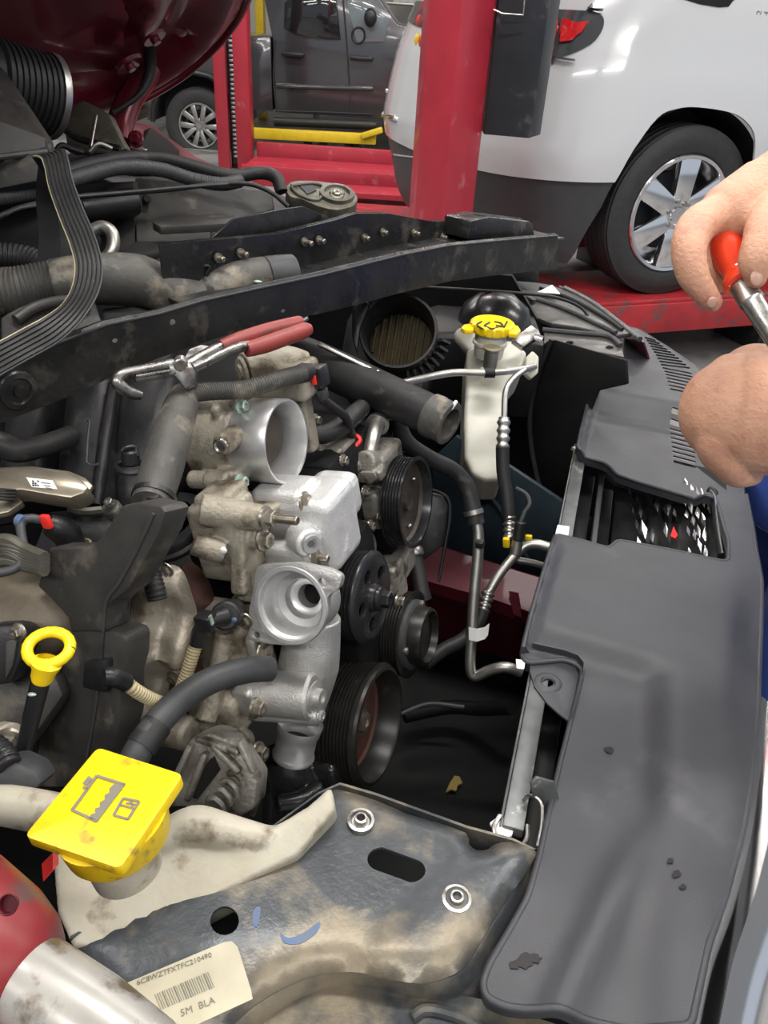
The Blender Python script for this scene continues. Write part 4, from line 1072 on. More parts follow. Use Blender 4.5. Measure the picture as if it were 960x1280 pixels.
# ---- crank pulley
c = on_belt(475, 907); r = rpx_m(475, 907, 77)
t = thing('crank_pulley', 'large open black crank pulley with rusty inside, lowest of the pulleys', 'pulley', c - EU * r, 'pulleys on the engine front')
put('damper', MB().lathe(c, E1, [(-.066, 0), (-.066, r * .94), (-.064, r * .99), (-.046, r * 1.0), (-.044, r * .96), (-.040, r * .95)], 72), 'pulley_worn', t)
put('rim', MB().lathe(c, E1, [(-.042, r * .92)] + groove_profile(r * .985, -.041, -.006, 7, .0032) + [(-.004, r * .97), (0, r * .955), (.001, r * .90), (-.003, r * .86), (-.030, r * .80)], 80), 'pulley_worn', t)
put('dish', MB().lathe(c, E1, [(-.028, r * .82), (-.034, r * .78), (-.036, r * .45), (-.030, r * .40), (-.030, 0)], 56), 'rust', t)
put('hub_bolt', MB().bolt(c - E1 * .030, E1, .014, .012), 'bolt_zinc', t)
put('paint_dot', MB().ellipsoid(P(443, 853, .945), (.0028, .0028, .004), seg=8, rings=6), 'grip_red', t, label='orange paint dot')

# ---- throttle body
TBd = .83
tb = thing('throttle_body', 'aluminium throttle body with an open round bore and side motor', 'throttle body', P(330, 610, .84))
tc_ = P(359, 552, TBd); R = sz(53.5, TBd)
put('bore_ring', MB().lathe(tc_, E1, [(-.062, R * .93), (-.050, R * .94), (-.047, R * .985), (-.010, R), (-.002, R), (0, R * .985), (0, R * .94), (-.004, R * .915), (-.055, R * .86), (-.062, R * .86)], 80), 'machined', tb)
put('butterfly', MB().lathe(tc_ - E1 * .045 , (E1 + EN * .75).normalized(), [(-.001, 0), (-.001, R * .80), (.001, R * .80), (.001, 0)], 40), 'pulley_dish', tb)
put('shaft', MB().cyl(tc_ - E1 * .044 - EU * R * .84, tc_ - E1 * .044 + EU * R * .84, .004, seg=12), 'steel', tb)
put('shaft_screw', MB().ellipsoid(tc_ - E1 * .041 + EU * R * .15, (.004, .003, .004), seg=10, rings=6), 'steel', tb)
mb = MB(); mb.lathe(tc_ - E1 * .05, E1, [(-.055, R * .80), (-.055, R * .98), (-.03, R * 1.02), (0, R * 1.0), (.004, R * .96), (.004, R * .84), (-.055, R * .80)], 64)
for (x, y) in ((283, 503), (283, 603)):
    ec(mb, x + 8, y, .815, E1, 12, .055, .003)
ec(mb, 289, 602, .81, E1, 14, .03, .003); eb(mb, 282, 600, .815, 34, 22, .03, .004); eb(mb, 282, 505, .815, 34, 22, .03, .004)
ec(mb, 277, 557, .785, EN, 14, .03, .002); eb(mb, 270, 530, .815, 12, 40, .03, .004)
put('body', mb, 'cast_aged', tb, voxel=.0016, smooth=1)
put('plug', MB().lathe(P(277, 557, .782), EN, [(0, 0), (0, .0085), (.003, .0085), (.004, .0065), (.002, .005), (.002, 0)], 24), 'steel', tb)
for (x, y) in ((299, 507), (299, 602)): put('bolt', MB().bolt(P(x, y, .805), E1, .0062, .009), 'bolt_green', tb)
mb = MB(); mb.tube([P(306, 463, .845), P(330, 457, .855), P(360, 455, .87), P(382, 458, .88)], [.020, .0215, .0205, .017], 20, 5); eb(mb, 342, 482, .85, 80, 44, .045, .006); eb(mb, 377, 520, .875, 14, 100, .02, .004); eb(mb, 370, 485, .86, 22, 24, .03, .005)
put('motor_cover', mb, 'cast_aged', tb, voxel=.002, smooth=2)
ax = (P(330, 457, .855) - P(306, 463, .845)).normalized()
put('motor_cap', MB().lathe(P(304, 464, .843), -ax, [(0, .017), (.003, .015), (.003, .009), (.006, .008), (.006, 0)], 24), 'cast_aged', tb)
cn = put('connector', MB().box(P(397, 470, .86), (.020, .024, .020), EAX, .002), 'plastic_black', tb)
put('lock_clip', MB().box(P(392, 472, .845), (.005, .016, .004), EAX, .001), 'clip_red', cn)
put('cable', MB().tube([P(396, 486, .87), P(402, 498, .87), P(420, 512, .90), P(432, 522, .93), P(440, 544, .97)], .0055, 12, 5), 'rubber', cn)
put('grey_lug', MB().box(P(400, 492, .87), (.016, .012, .014), EAX, .002), 'rubber_grey', tb)
# ---- corrugated loom running over the throttle body to the motor plug
lm = thing('wiring_loom', 'braided grey wiring loom crossing above the throttle body', 'cable', P(300, 490, .80))
put('sleeve', MB().ribbed([P(238, 492, .755), P(260, 489, .768), P(300, 487, .785), P(330, 480, .795), P(352, 473, .81), P(378, 467, .835)], .0095, .0024, .0007, 16, 8), 'rubber_dusty', lm)
put('boot', MB().tube([P(372, 469, .83), P(380, 466, .84), P(388, 464, .848)], [.0095, .011, .009], 16, 4), 'rubber', lm)
# ---- wrapped conduit running down to the loom cover
cv = thing('fabric_conduit', 'thick fabric-wrapped cable conduit descending to the black loom cover', 'conduit', P(190, 625, .70))
put('wrap', MB().tube([P(232, 490, .755), P(226, 508, .745), P(214, 545, .72), P(204, 580, .70), P(196, 606, .69), P(188, 630, .675)], [.0125, .0165, .0185, .019, .0185, .0165], 22, 6), 'rubber_dusty', cv)
put('cable_tie', MB().lathe(P(193, 621, .683), (P(188, 630, .675) - P(204, 580, .70)), [(-.002, .0175), (-.002, .0198), (.003, .0198), (.003, .0175)], 28), 'plastic_black', cv)
put('tie_block', MB().box(P(193, 625, .655), (.010, .009, .008), EAX, .001), 'plastic_black', cv)
put('tie_block', MB().box(P(206, 633, .662), (.012, .012, .010), EAX, .001), 'plastic_black', cv)
# ---- black plastic loom cover
lcn = (EN * .82 + EU * .28 - E1 * .1).normalized(); lco = P(140, 720, .655)
lc = thing('loom_cover', 'dusty black plastic wiring loom cover left of the heat shield', 'cover', P(90, 980, .62))
def LC(px, py, off=0.0): return on_plane(px, py, lco + lcn * off, lcn)
up_pix = [(172, 628), (200, 633), (207, 640), (198, 668), (180, 700), (162, 735), (140, 752), (134, 760), (132, 790), (88, 790), (84, 772), (66, 752), (46, 733), (60, 685), (112, 685), (128, 668), (137, 655), (140, 648), (152, 632)]
put('upper_shell', MB().slab([LC(*q) for q in up_pix], lcn * -.028, bevel=.004), 'plastic_dusty', lc)
put('seam_edge', MB().tube([LC(x, y, .001) for x, y in ((192, 642), (170, 690), (148, 730), (133, 752), (129, 788))], .0016, 8, 3), 'rubber_grey', lc)
lo_pix = [(88, 786), (132, 786), (152, 792), (157, 800), (156, 826), (150, 850), (150, 900), (140, 940), (120, 985), (40, 985), (22, 970), (30, 920), (70, 850), (84, 815)]
put('lower_shell', MB().slab([LC(*q, -.004) for q in lo_pix], lcn * -.030, bevel=.004), 'plastic_dusty', lc)
put('seam_edge', MB().tube([LC(x, y, -.003) for x, y in ((129, 788), (126, 830), (120, 880), (110, 940), (100, 985))], .0014, 8, 3), 'rubber_grey', lc)
put('clip_tab', MB().slab([LC(x, y, .004) for x, y in ((104, 828), (132, 825), (131, 864), (128, 866), (102, 860))], lcn * -.012, bevel=.002), 'plastic_black', lc)
put('slot', MB().slab([LC(x, y, -.0035) for x, y in ((38, 930), (41, 908), (48, 903), (52, 912), (46, 945), (40, 975), (32, 972))], lcn * .0006), 'tray_black', lc)
put('rib_line', MB().tube([LC(x, y, -.0035) for x, y in ((90, 788), (112, 786), (132, 790))], .0012, 6, 3), 'rubber_grey', lc)
put('side_wing', MB().slab([on_plane(x, y, lco + EN * -.02, (E1 * .75 + EN * .6).normalized()) for x, y in ((205, 645), (186, 700), (172, 735), (164, 760), (150, 800), (156, 830), (132, 800), (134, 755), (165, 715))], E1 * -.02, bevel=.003), 'plastic_black', lc)
# ---- tan corrugated sensor leads
sl = thing('sensor_lead', 'tan corrugated lead plugged into the loom cover clip', 'cable', P(165, 860, .66))
put('tube', MB().ribbed([P(156, 852, .655), P(168, 862, .66), P(185, 872, .675), P(204, 880, .70)], .0062, .003, .0009, 14, 8), 'conduit_tan', sl)
put('plug', MB().tube([P(130, 846, .635), P(142, 846, .64), P(157, 853, .655)], [.007, .0088, .008], 12, 4), 'plastic_black', sl)
sl = thing('sensor_lead', 'tan corrugated lead rising to the black cam sensor', 'cable', P(235, 855, .76))
put('tube', MB().ribbed([P(226, 862, .765), P(234, 840, .762), P(242, 815, .76), P(247, 800, .76)], .0068, .003, .0009, 14, 8), 'conduit_tan', sl)
put('tape', MB().tube([P(246, 806, .76), P(250, 790, .757), P(255, 778, .753)], [.0082, .0085, .0075], 14, 4), 'plastic_black', sl)
sn = thing('cam_sensor', 'black round cam sensor with a square plug under the bracket', 'sensor', P(280, 785, .77))
put('body', MB().cyl(P(290, 766, .79), P(281, 770, .755), .0145, seg=28, bevel=.002), 'plastic_black', sn)
put('neck', MB().tube([P(281, 770, .757), P(270, 773, .75), P(260, 776, .745)], [.010, .0085, .008], 16, 4), 'plastic_black', sn)
put('plug', MB().box(P(258, 776, .744), (.018, .016, .016), EAX, .002), 'plastic_black', sn)
put('seal', MB().box(P(264, 775, .735), (.002, .010, .004), EAX), 'bolt_green', sn)
put('blue_dot', MB().ellipsoid(P(293, 775, .752), (.003, .002, .003), seg=8, rings=6), 'blue_mark', sn)

# ---- thermostat / water pump housing (new bright casting)
wp = thing('water_pump', 'bright new aluminium water pump housing with open round port', 'water pump', P(365, 945, .86))
fn = (CF * -.93 - CR * .33 - CU * .12).normalized(); fo = P(362, 756, .772)
flange = [(321, 706, 8), (372, 704, 4), (412, 712, 8), (427, 720, 6), (424, 736, 6), (409, 745, 6), (409, 775, 10), (396, 795, 12), (366, 807, 10), (336, 805, 6), (314, 801, 6), (308, 797, 3), (313, 783, 4), (311, 764, 4), (316, 740, 6)]
to2, to3 = plane2(fo, fn)
fl2 = round_loop([(*to2(on_plane(x, y, fo, fn)), sz(rr, .79)) for x, y, rr in flange], .004, 3)
bc = to2(on_plane(363, 757, fo, fn)); bR = sz(44, .79)
holes = [circle2(bc, bR, 48), circle2(to2(on_plane(402, 728, fo, fn)), sz(5.5, .79), 16), circle2(to2(on_plane(321, 794, fo, fn)), sz(4.5, .79), 16)]
put('flange', MB().slab([to3(*q) for q in fl2], fn * -.010, [[to3(*q) for q in h] for h in holes], bevel=.0012), 'cast_satin', wp)
bore = to3(*bc)
put('port_rim', MB().lathe(bore, fn, [(-.001, bR * .97), (.0015, bR * 1.0), (.0015, bR * 1.10), (-.001, bR * 1.13)], 56), 'machined', wp)
put('port', MB().lathe(bore, fn, [(0, bR), (-.003, bR * .985), (-.004, bR * .90), (-.026, bR * .87), (-.030, bR * .82), (-.031, bR * .60), (-.033, bR * .58), (-.041, bR * .56), (-.043, bR * .50), (-.044, bR * .36), (-.046, bR * .34), (-.060, bR * .33)], 56), 'machined', wp)
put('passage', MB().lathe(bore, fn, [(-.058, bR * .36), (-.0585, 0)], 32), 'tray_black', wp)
win = to3(bc[0] - bR * .10, bc[1] + bR * .42, -.024)
mb = MB()
mb.lathe(bore, fn, [(-.006, bR * .9), (-.006, bR * 1.03), (-.045, bR * 1.0), (-.062, bR * .7), (-.062, bR * .36), (-.046, bR * .36), (-.044, bR * .9), (-.006, bR * .9)], 48)
pipe_a, pipe_b = P(392, 770, .84), P(373, 888, .872)
mb.tube([pipe_a, P(386, 830, .855), pipe_b], [.030, .034, .029], 28, 5)

mb.bar(P(312, 800, .82) - EN * .02, P(312, 895, .815) - EN * .012, .022, .016, EN, .003)
eb(mb, 302, 880, .81, 26, 34, .018, .004); eb(mb, 314, 816, .80, 14, 40, .02, .004)

put('barrel', MB().cyl(P(303, 864, .835), P(392, 871, .812), .0245, .0252, 40, .003), 'cast_satin', wp)
put('lower_boss', MB().cyl(P(318, 890, .83), P(400, 895, .815), .0095, .010, 24, .002), 'cast_satin', wp)
put('body', mb, 'cast_satin', wp, voxel=.0017, smooth=1)
axp = (pipe_b - P(386, 830, .855)).normalized()
pe = P(366, 946, .868)
put('pipe_stub', MB().lathe(pe, -axp, [(0, .0195), (0, .0235), (.003, .0245), (.006, .0235), (.008, .0225), (.030, .0225), (.032, .024), (.045, .026)], 44), 'machined', wp)
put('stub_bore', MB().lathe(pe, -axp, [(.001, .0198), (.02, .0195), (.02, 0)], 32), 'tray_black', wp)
put('barrel_plug', MB().lathe(P(393, 871, .811), E1, [(0, 0), (0, .017), (.002, .017), (.003, .010), (.010, .0095), (.010, .005), (.006, .004), (.006, 0)], 28), 'cast_satin', wp)
put('bolt', MB().bolt(P(319, 885, .80), E1, .008, .010), 'bolt_zinc', wp)
put('bolt', MB().bolt(P(401, 895, .813), E1, .006, .003), 'cast_satin', wp)
put('bolt', MB().bolt(P(329, 815, .80), E1, .009, .008), 'bolt_zinc', wp)
# ---- upper front cover (bright)
uc = thing('front_cover', 'bright clean cast front cover above the thermostat port', 'engine cover', P(370, 720, .86))
mb = MB()
eb(mb, 366, 672, .83, 104, 96, .07, .010); eb(mb, 400, 640, .845, 56, 56, .06, .012); eb(mb, 346, 640, .825, 70, 50, .05, .008); eb(mb, 352, 700, .82, 80, 30, .05, .008)
ec(mb, 388, 680, .80, EN * .55 + E1 * .85, 19, .03, .003); ec(mb, 376, 628, .825, E1, 13, .03, .002); mb.tube([P(412, 622, .86), P(416, 650, .855), P(414, 690, .85)], [.018, .022, .020], 18, 4)
ec(mb, 462, 688, 1.0, E1, 24, .06, .003)
put('casting', mb, 'cast_bright', uc, voxel=.0017, smooth=2)
put('bolt', MB().bolt(P(380, 627, .812), E1, .0078, .008), 'bolt_zinc', uc)
put('plug', MB().lathe(P(389, 680, .797), EN * .55 + E1 * .85, [(0, .0105), (.002, .010), (.002, .0065), (-.004, .006), (-.004, 0)], 28), 'machined', uc)
put('plug_socket', MB().lathe(P(389, 680, .7955), EN * .55 + E1 * .85, [(.0, 0), (0, .0042), (.001, .004), (.001, 0)], 6), 'steel', uc)
put('drain_fitting', MB().cyl(P(392, 697, .815), P(411, 698, .808), .0045, .004, seg=14, bevel=.001).bolt(P(393, 697, .812), E1, .008, .006), 'bolt_zinc', uc)
put('boss_face', MB().lathe(P(462, 688, .999), E1, [(-.002, .024), (0, .022), (0, .014), (-.012, .013), (-.012, 0)], 32), 'machined', uc)
put('nipple', MB().cyl(P(416, 625, .84), P(424, 607, .85), .0085, seg=16, bevel=.002), 'pipe_alu', uc)
put('brass_nut', MB().bolt(P(414, 616, .84), EN, .006, .005), 'yellow_cap', uc)
hs = thing('small_hose', 'short bent metal hose with a copper clamp beside the front cover', 'hose', P(427, 690, .86))
put('pipe', MB().tube([P(424, 622, .865), P(429, 632, .862), P(430, 650, .86), P(427, 668, .86), P(426, 682, .86)], .0065, 14, 5), 'rubber', hs)
put('clamp', MB().lathe(P(427, 664, .859), EU, [(-.005, .0075), (-.005, .0095), (-.001, .0098), (0, .009), (.001, .0098), (.005, .0095), (.005, .0075)], 20), 'rust', hs)
# ---- aged bracket casting left of the bright cover
ab = thing('engine_bracket', 'weathered beige cast bracket with two stud bosses left of the bright cover', 'bracket', P(285, 755, .80))
mb = MB()
eb(mb, 268, 685, .785, 60, 100, .05, .005); eb(mb, 262, 642, .775, 44, 40, .05, .006); mb.tube([P(252, 636, .768), P(290, 642, .772), P(329, 648, .778)], [.017, .0155, .0135], 20, 4)
mb.tube([P(241, 680, .765), P(262, 686, .77), P(280, 690, .775)], [.011, .012, .011], 16, 4)
mb.bar(P(304, 655, .785), P(306, 740, .80), .018, .03, EN, .004); ec(mb, 326, 674, .782, E1, 13, .045, .002); eb(mb, 302, 742, .795, 22, 30, .03, .005)
mb.slab([P(x, y, d) for x, y, d in ((306, 612, .85), (352, 609, .86), (372, 618, .83), (330, 642, .80), (300, 640, .80))], V((0, 0, -.02)), bevel=.004)
put('casting', mb, 'cast_aged', ab, voxel=.0017, smooth=1)
put('stud', MB().bolt(P(331, 647, .772), E1, .0085, .012, True, .0048, .026), 'bolt_zinc', ab)
put('stud_thread', MB().ribbed([P(346, 648, .768), P(366, 650, .763)], .0053, .0016, .0006, 12, 2), 'bolt_zinc', ab)
put('bolt', MB().bolt(P(328, 675, .778), E1, .0085, .010), 'bolt_zinc', ab)
put('chip', MB().ellipsoid(P(279, 688, .764), (.004, .003, .004), seg=8, rings=6), 'label_white', ab)
# ---- lower timing cover, aged
tcv = thing('timing_cover', 'dirty aged timing cover casting below the cam sensor', 'engine cover', P(260, 930, .84))
mb = MB()
eb(mb, 272, 840, .83, 86, 130, .06, .010); eb(mb, 262, 900, .82, 70, 60, .05, .010); eb(mb, 292, 800, .82, 40, 70, .05, .008); ec(mb, 310, 935, .82, E1, 22, .07, .004); ec(mb, 240, 918, .80, E1, 22, .05, .004)
mb.tube([P(280, 790, .80), P(272, 850, .805), P(256, 900, .80)], [.010, .011, .012], 12, 4); eb(mb, 316, 770, .83, 30, 40, .05, .005)
put('casting', mb, 'cast_aged', tcv, voxel=.0018, smooth=1)
put('bolt', MB().bolt(P(321, 941, .80), E1, .0085, .011), 'bolt_zinc', tcv)
put('bolt', MB().bolt(P(306, 775, .79), EN, .0068, .006), 'bolt_zinc', tcv)
# ---- lower ribbed bracket (alternator end)
rb = thing('ribbed_bracket', 'dark ribbed cast bracket above the white reservoir', 'bracket', P(270, 1020, .76))
rn = (EN * .8 + EU * .45 + E1 * .2).normalized(); ro = P(270, 960, .745)
def RB(px, py, off=0.0): return on_plane(px, py, ro + rn * off, rn)
put('frame', MB().slab([RB(*q) for q in ((236, 925), (262, 916), (290, 925), (312, 960), (322, 975), (318, 1012), (300, 1022), (282, 1028), (250, 1010), (205, 1010), (208, 985))], rn * -.035, bevel=.005), 'cast_grey', rb)
for a, b in (((240, 930), (212, 990)), ((262, 925), (300, 965)), ((258, 940), (235, 1000)), ((300, 925), (318, 965)), ((246, 922), (300, 940))):
    put('rib', MB().bar(RB(*a, .004), RB(*b, .004), .006, .012, rn, .002), 'cast_grey', rb)
for k in range(4):
    x, y = 262 + 8 * k, 1000 - 11 * k
    put('cooling_fin', MB().tube([RB(x, y, .002), RB(x + 8, y - 1, .005), RB(x + 16, y + 7, .005), RB(x + 18, y + 16, .002)], .0035, 8, 4), 'cast_grey', rb)
put('pocket', MB().slab([RB(x, y, .001) for x, y in ((262, 950), (268, 945), (276, 962), (248, 998), (238, 996))], rn * .002), 'sheet_black', rb)
put('arm', MB().slab([P(x, y, .76) for x, y in ((318, 975), (330, 985), (318, 1024), (306, 1018))], V((0, .02, -.01)), bevel=.003), 'cast_grey', rb)
oil = thing('oil_filter_housing', 'oily black housing under the pump pipe stub', 'housing', P(370, 1020, .90))
mb = MB(); mb.tube([P(352, 940, .92), P(362, 985, .93), P(358, 1040, .93)], [.03, .034, .03], 20, 4); eb(mb, 398, 985, .93, 50, 70, .05, .008); mb.tube([P(345, 1005, .87), P(375, 1000, .88), P(400, 985, .90)], .011, 12, 4)
put('body', mb, 'pulley_black', oil, voxel=.0026, smooth=2)
# ---- engine block filling the dark interior
blk = thing('engine_block', 'dark grimy engine block behind the front castings', 'engine', P(330, 960, 1.0))
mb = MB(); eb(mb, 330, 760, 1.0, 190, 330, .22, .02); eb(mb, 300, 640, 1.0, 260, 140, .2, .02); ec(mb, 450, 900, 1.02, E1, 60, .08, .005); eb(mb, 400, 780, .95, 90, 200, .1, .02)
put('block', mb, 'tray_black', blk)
# ---- heat shield
hsn = (EN * .80 + EU * .25 + E1 * .45).normalized(); hso = P(200, 800, .76)
to2h, to3h = plane2(hso, hsn)
hl = [(150, 960), (148, 880), (152, 820), (160, 760), (172, 728), (190, 715), (212, 712), (232, 728), (243, 758), (242, 790), (234, 830), (214, 850), (208, 868), (206, 900), (190, 940), (175, 965)]
hl2 = smooth_loop([to2h(on_plane(x, y, hso, hsn)) for x, y in hl], 3)
cring = to2h(on_plane(196, 846, hso, hsn))
def hshape(x, y):
    q = proj(to3h(x, y)); h = .010 * math.sin(q[0] * .10 + q[1] * .02) + .006 * math.sin(q[1] * .07 + 1)
    h += .004 * mnoise.noise(V((x * 60, y * 60, 0))); dd = math.hypot(x - cring[0], y - cring[1])
    h += .006 * math.exp(-((dd - .020) / .004) ** 2)
    e = seg_dist((x, y), hl2); h -= .012 * (1 - sstep(e, 0, .02))
    return h
hsd = thing('heat_shield', 'crumpled dull metal exhaust heat shield between loom cover and timing cover', 'heat shield', P(185, 960, .78))
put('panel', MB().sheet(hl2, lambda x, y: to3h(x, y, hshape(x, y)), .006, thick=.0012, tdir=-hsn), 'shield', hsd, angle=60)
put('bolt', MB().bolt(P(208, 712, .755), EN, .006, .006), 'bolt_zinc', hsd)
put('bolt', MB().bolt(P(218, 846, .77), EN, .006, .006), 'bolt_zinc', hsd)
mf = thing('exhaust_manifold', 'rusty exhaust manifold edge showing behind the heat shield', 'manifold', P(235, 850, .86))
put('pipe', MB().tube([P(222, 720, .85), P(240, 740, .85), P(246, 790, .85), P(236, 840, .85), P(226, 880, .86)], .022, 18, 4), 'rust', mf)
pw = thing('plug_wire', 'black ribbed boot and wires hanging over the heat shield top', 'wire', P(193, 748, .74))
put('boot', MB().ribbed([P(188, 715, .735), P(194, 735, .73), P(197, 750, .73)], .0095, .004, .0008, 14, 5), 'rubber', pw)
for k in range(3):
    put('wire', MB().tube([P(186 + 6 * k, 690, .76), P(187 + 6 * k, 702, .745), P(190 + 4 * k, 718, .735)], .0032, 8, 4), 'rubber', pw)
# ---- black coolant hose in front
bh = thing('coolant_hose', 'black rubber hose running from the pump down behind the yellow cap', 'hose', P(180, 950, .66))
put('hose', MB().tube([P(337, 836, .755), P(315, 837, .74), P(285, 843, .725), P(255, 855, .71), P(225, 875, .69), P(200, 900, .67), P(178, 930, .655), P(160, 965, .65)], .0125, 20, 6, thick=.0035), 'rubber_grey', bh)
put('spring_clamp', MB().lathe(P(186, 920, .66), (P(178, 930, .655) - P(200, 900, .67)), [(-.012, .0125), (-.012, .0135), (.012, .0135), (.012, .0125)], 24), 'rubber', bh)
# ================================================================ things around the engine
# ---- black cross beam lying across the bay
B0, B1 = P(0, 500, .72), P(690, 315, 1.42)
bd = (B1 - B0); bd.z = 0; bd.normalize(); bnm = V((bd.y, -bd.x, 0))       # vertical plane facing the camera
def BM(px, py, off=0.0): return on_plane(px, py, B0 - bnm * off, bnm)
BT = [(-200, 536), (-40, 473), (0, 458), (80, 427), (133, 407), (200, 393), (253, 377), (320, 362), (400, 345), (500, 320), (560, 308), (620, 302), (699, 295)]
BL = [(-200, 626), (-40, 547), (0, 529), (83, 497), (143, 470), (200, 447), (300, 412), (425, 387), (480, 372), (540, 355), (600, 346), (650, 341), (694, 336)]
BB = [(90, 320), (150, 312), (235, 303), (300, 297), (350, 292), (420, 275), (445, 267), (485, 267), (540, 277), (585, 276), (612, 272), (667, 280)]
beam = thing('cross_beam', 'long black steel cross beam lying over the engine bay', 'beam', BM(340, 400) - V((0, 0, .1)))
xs = [-200, -120, -40, 0, 40, 80, 133, 170, 200, 253, 320, 360, 400, 450, 500, 560, 620, 660, 697]
top = [BM(x, interp(BT, x)) for x in xs]; bot = [BM(x, interp(BL, x)) for x in xs]
lipf = [p - bnm * .004 + V((0, 0, .004)) for p in top]
put('front_flange', MB().loft([[p - bnm * .010 - V((0, 0, .002)) for p in bot], bot, [a.lerp(b, .5) + bnm * .002 for a, b in zip(bot, top)], top, lipf], .003, -bnm), 'beam_black', beam)
put('edge_line', MB().tube([p + bnm * .0005 + V((0, 0, .001)) for p in top], .0014, 6, 1), 'rubber_grey', beam)
OFF = .075
xb = [200, 235, 300, 350, 390, 420, 445, 485, 540, 585, 612, 640, 667]
bt2 = [BM(x, interp(BB, x), OFF) for x in xb]
def floor_at(p, drop): q = p.copy(); q.z = drop; return q
tz_ = [(p.x, p.z) for p in top]
def topz(x): return interp(tz_, x)
fl_b = [V((p.x, p.y, topz(p.x + .02) - .012)) for p in bt2]
fl_f = [p + bnm * (OFF - .004) for p in fl_b]
put('rear_flange', MB().loft([fl_b, [a.lerp(b, .5) for a, b in zip(fl_b, bt2)], bt2, [p - bnm * .008 for p in bt2]], .003, -bnm), 'beam_black', beam)
put('floor_web', MB().loft([fl_f, fl_b], .003, V((0, 0, -1))), 'beam_black', beam)
for x, y in ((143, 402 + 25), (215, 403), (290, 396), (350, 381), (460, 352), (528, 338), (353, 387), (563, 325)):
    put('rivet', MB().lathe(BM(x, y), bnm, [(0, .0042), (.0012, .0036), (.0014, 0)], 12), 'steel', beam)
for x, y, l in ((380, 302, .016), (398, 300, .012), (455, 297, .01), (478, 290, .010), (517, 291, .012), (553, 296, .010), (300, 316, .014), (272, 322, .012)):
    put('stud', MB().cyl(BM(x, y, OFF - .002), BM(x, y, OFF - .002) + bnm * l, .0035, seg=10, bevel=.001).cyl(BM(x, y, OFF - .003), BM(x, y, OFF - .003) + bnm * .003, .006, seg=12), 'bolt_zinc', beam)
put('end_pad', MB().slab([BM(x, y, OFF * .3) for x, y in ((586, 300), (590, 276), (612, 271), (664, 277), (670, 296))], -bnm * .055, bevel=.004), 'beam_black', beam)
put('pad_socket', MB().lathe(BM(640, 275, OFF * .6), ZUP, [(-.004, 0), (-.004, .012), (.002, .013), (.002, .018), (-.004, .019)], 24), 'sheet_black', beam)
put('end_hole', MB().lathe(BM(686, 315), bnm, [(.0005, 0), (.0005, .006), (.001, .007), (.001, .009), (0, .0095)], 20), 'grip_red', beam, label='red ringed hole at the beam end')
put('scar', MB().lathe(BM(652, 318), bnm, [(.0006, 0), (.0006, .012), (0, .012)], 18), 'steel_strip', beam)
c = BM(22, 488)
put('boss', MB().lathe(c, bnm, [(0, .020), (.003, .018), (.004, .013), (.001, .011), (.001, .006), (.004, .005), (.004, 0)], 30), 'beam_black', beam)
put('gusset', MB().slab([BM(x, y, OFF + .03) for x, y in ((262, 300), (292, 274), (350, 262), (380, 258), (408, 270), (420, 278), (300, 298))], -bnm * .004, bevel=.001), 'beam_black', beam)
# ---- upper radiator hose
rh_ = thing('radiator_hose', 'thick dusty radiator hose lying behind the cross beam', 'hose', P(200, 380, .95))
put('hose', MB().tube([P(70, 355, .875), P(100, 350, .88), P(140, 349, .885), P(175, 352, .905), P(210, 366, .925), P(245, 374, .945), P(262, 370, .955)], [.0275, .028, .0295, .0305, .0275, .024, .023], 28, 6), 'rubber_dusty', rh_)
put('ribbed_end', MB().ribbed([P(-20, 366, .88), P(20, 364, .885), P(60, 357, .895), P(85, 352, .90)], .0275, .0045, .0012, 26, 6), 'rubber_dusty', rh_)
put('elbow', MB().tube([P(255, 372, .95), P(270, 362, .955), P(290, 353, .965), P(320, 346, .975), P(366, 342, 1.0)], [.0235, .023, .023, .0235, .0235], 28, 6, thick=.004), 'rubber_dusty', rh_)
ch = (P(262, 369, .955) - P(255, 372, .95)).normalized()
put('clamp', MB().lathe(P(259, 370, .953), (ch + CR * .6).normalized(), [(-.004, .0235), (-.004, .0255), (.004, .0255), (.004, .0235)], 36), 'sheet_black', rh_)
put('clamp_ear', MB().tube([P(252, 346, .935), P(249, 338, .93), P(254, 333, .93), P(262, 334, .932), P(258, 344, .935)], .0022, 8, 4), 'sheet_black', rh_)
put('end_band', MB().tube([P(332, 345, .979), P(350, 343, .989), P(364, 342, .998)], .0242, 28, 3), 'rubber_grey', rh_)
put('green_mark', MB().ellipsoid(P(322, 352, .953), (.006, .003, .002), seg=8, rings=6), 'bolt_green', rh_)
# ---- cast bracket under the belt
brk2 = thing('hose_bracket', 'dusty grey bracket plate under the big radiator hose', 'bracket', P(80, 400, .86))
put('plate', MB().slab([P(x, y, d) for x, y, d in ((0, 392, .80), (45, 372, .82), (118, 372, .86), (128, 402, .84), (60, 430, .79), (0, 440, .77))], V((0, 0, -.02)), bevel=.005), 'plastic_dusty', brk2)
put('rib', MB().tube([P(20, 400, .795), P(45, 384, .81), P(85, 376, .83), P(110, 390, .835)], .006, 10, 4), 'plastic_dusty', brk2)
put('tongue', MB().slab([P(x, y, .90) for x, y in ((124, 384), (160, 379), (195, 392), (170, 402), (128, 408))], V((0, .01, -.02)), bevel=.006), 'rubber_grey', brk2)
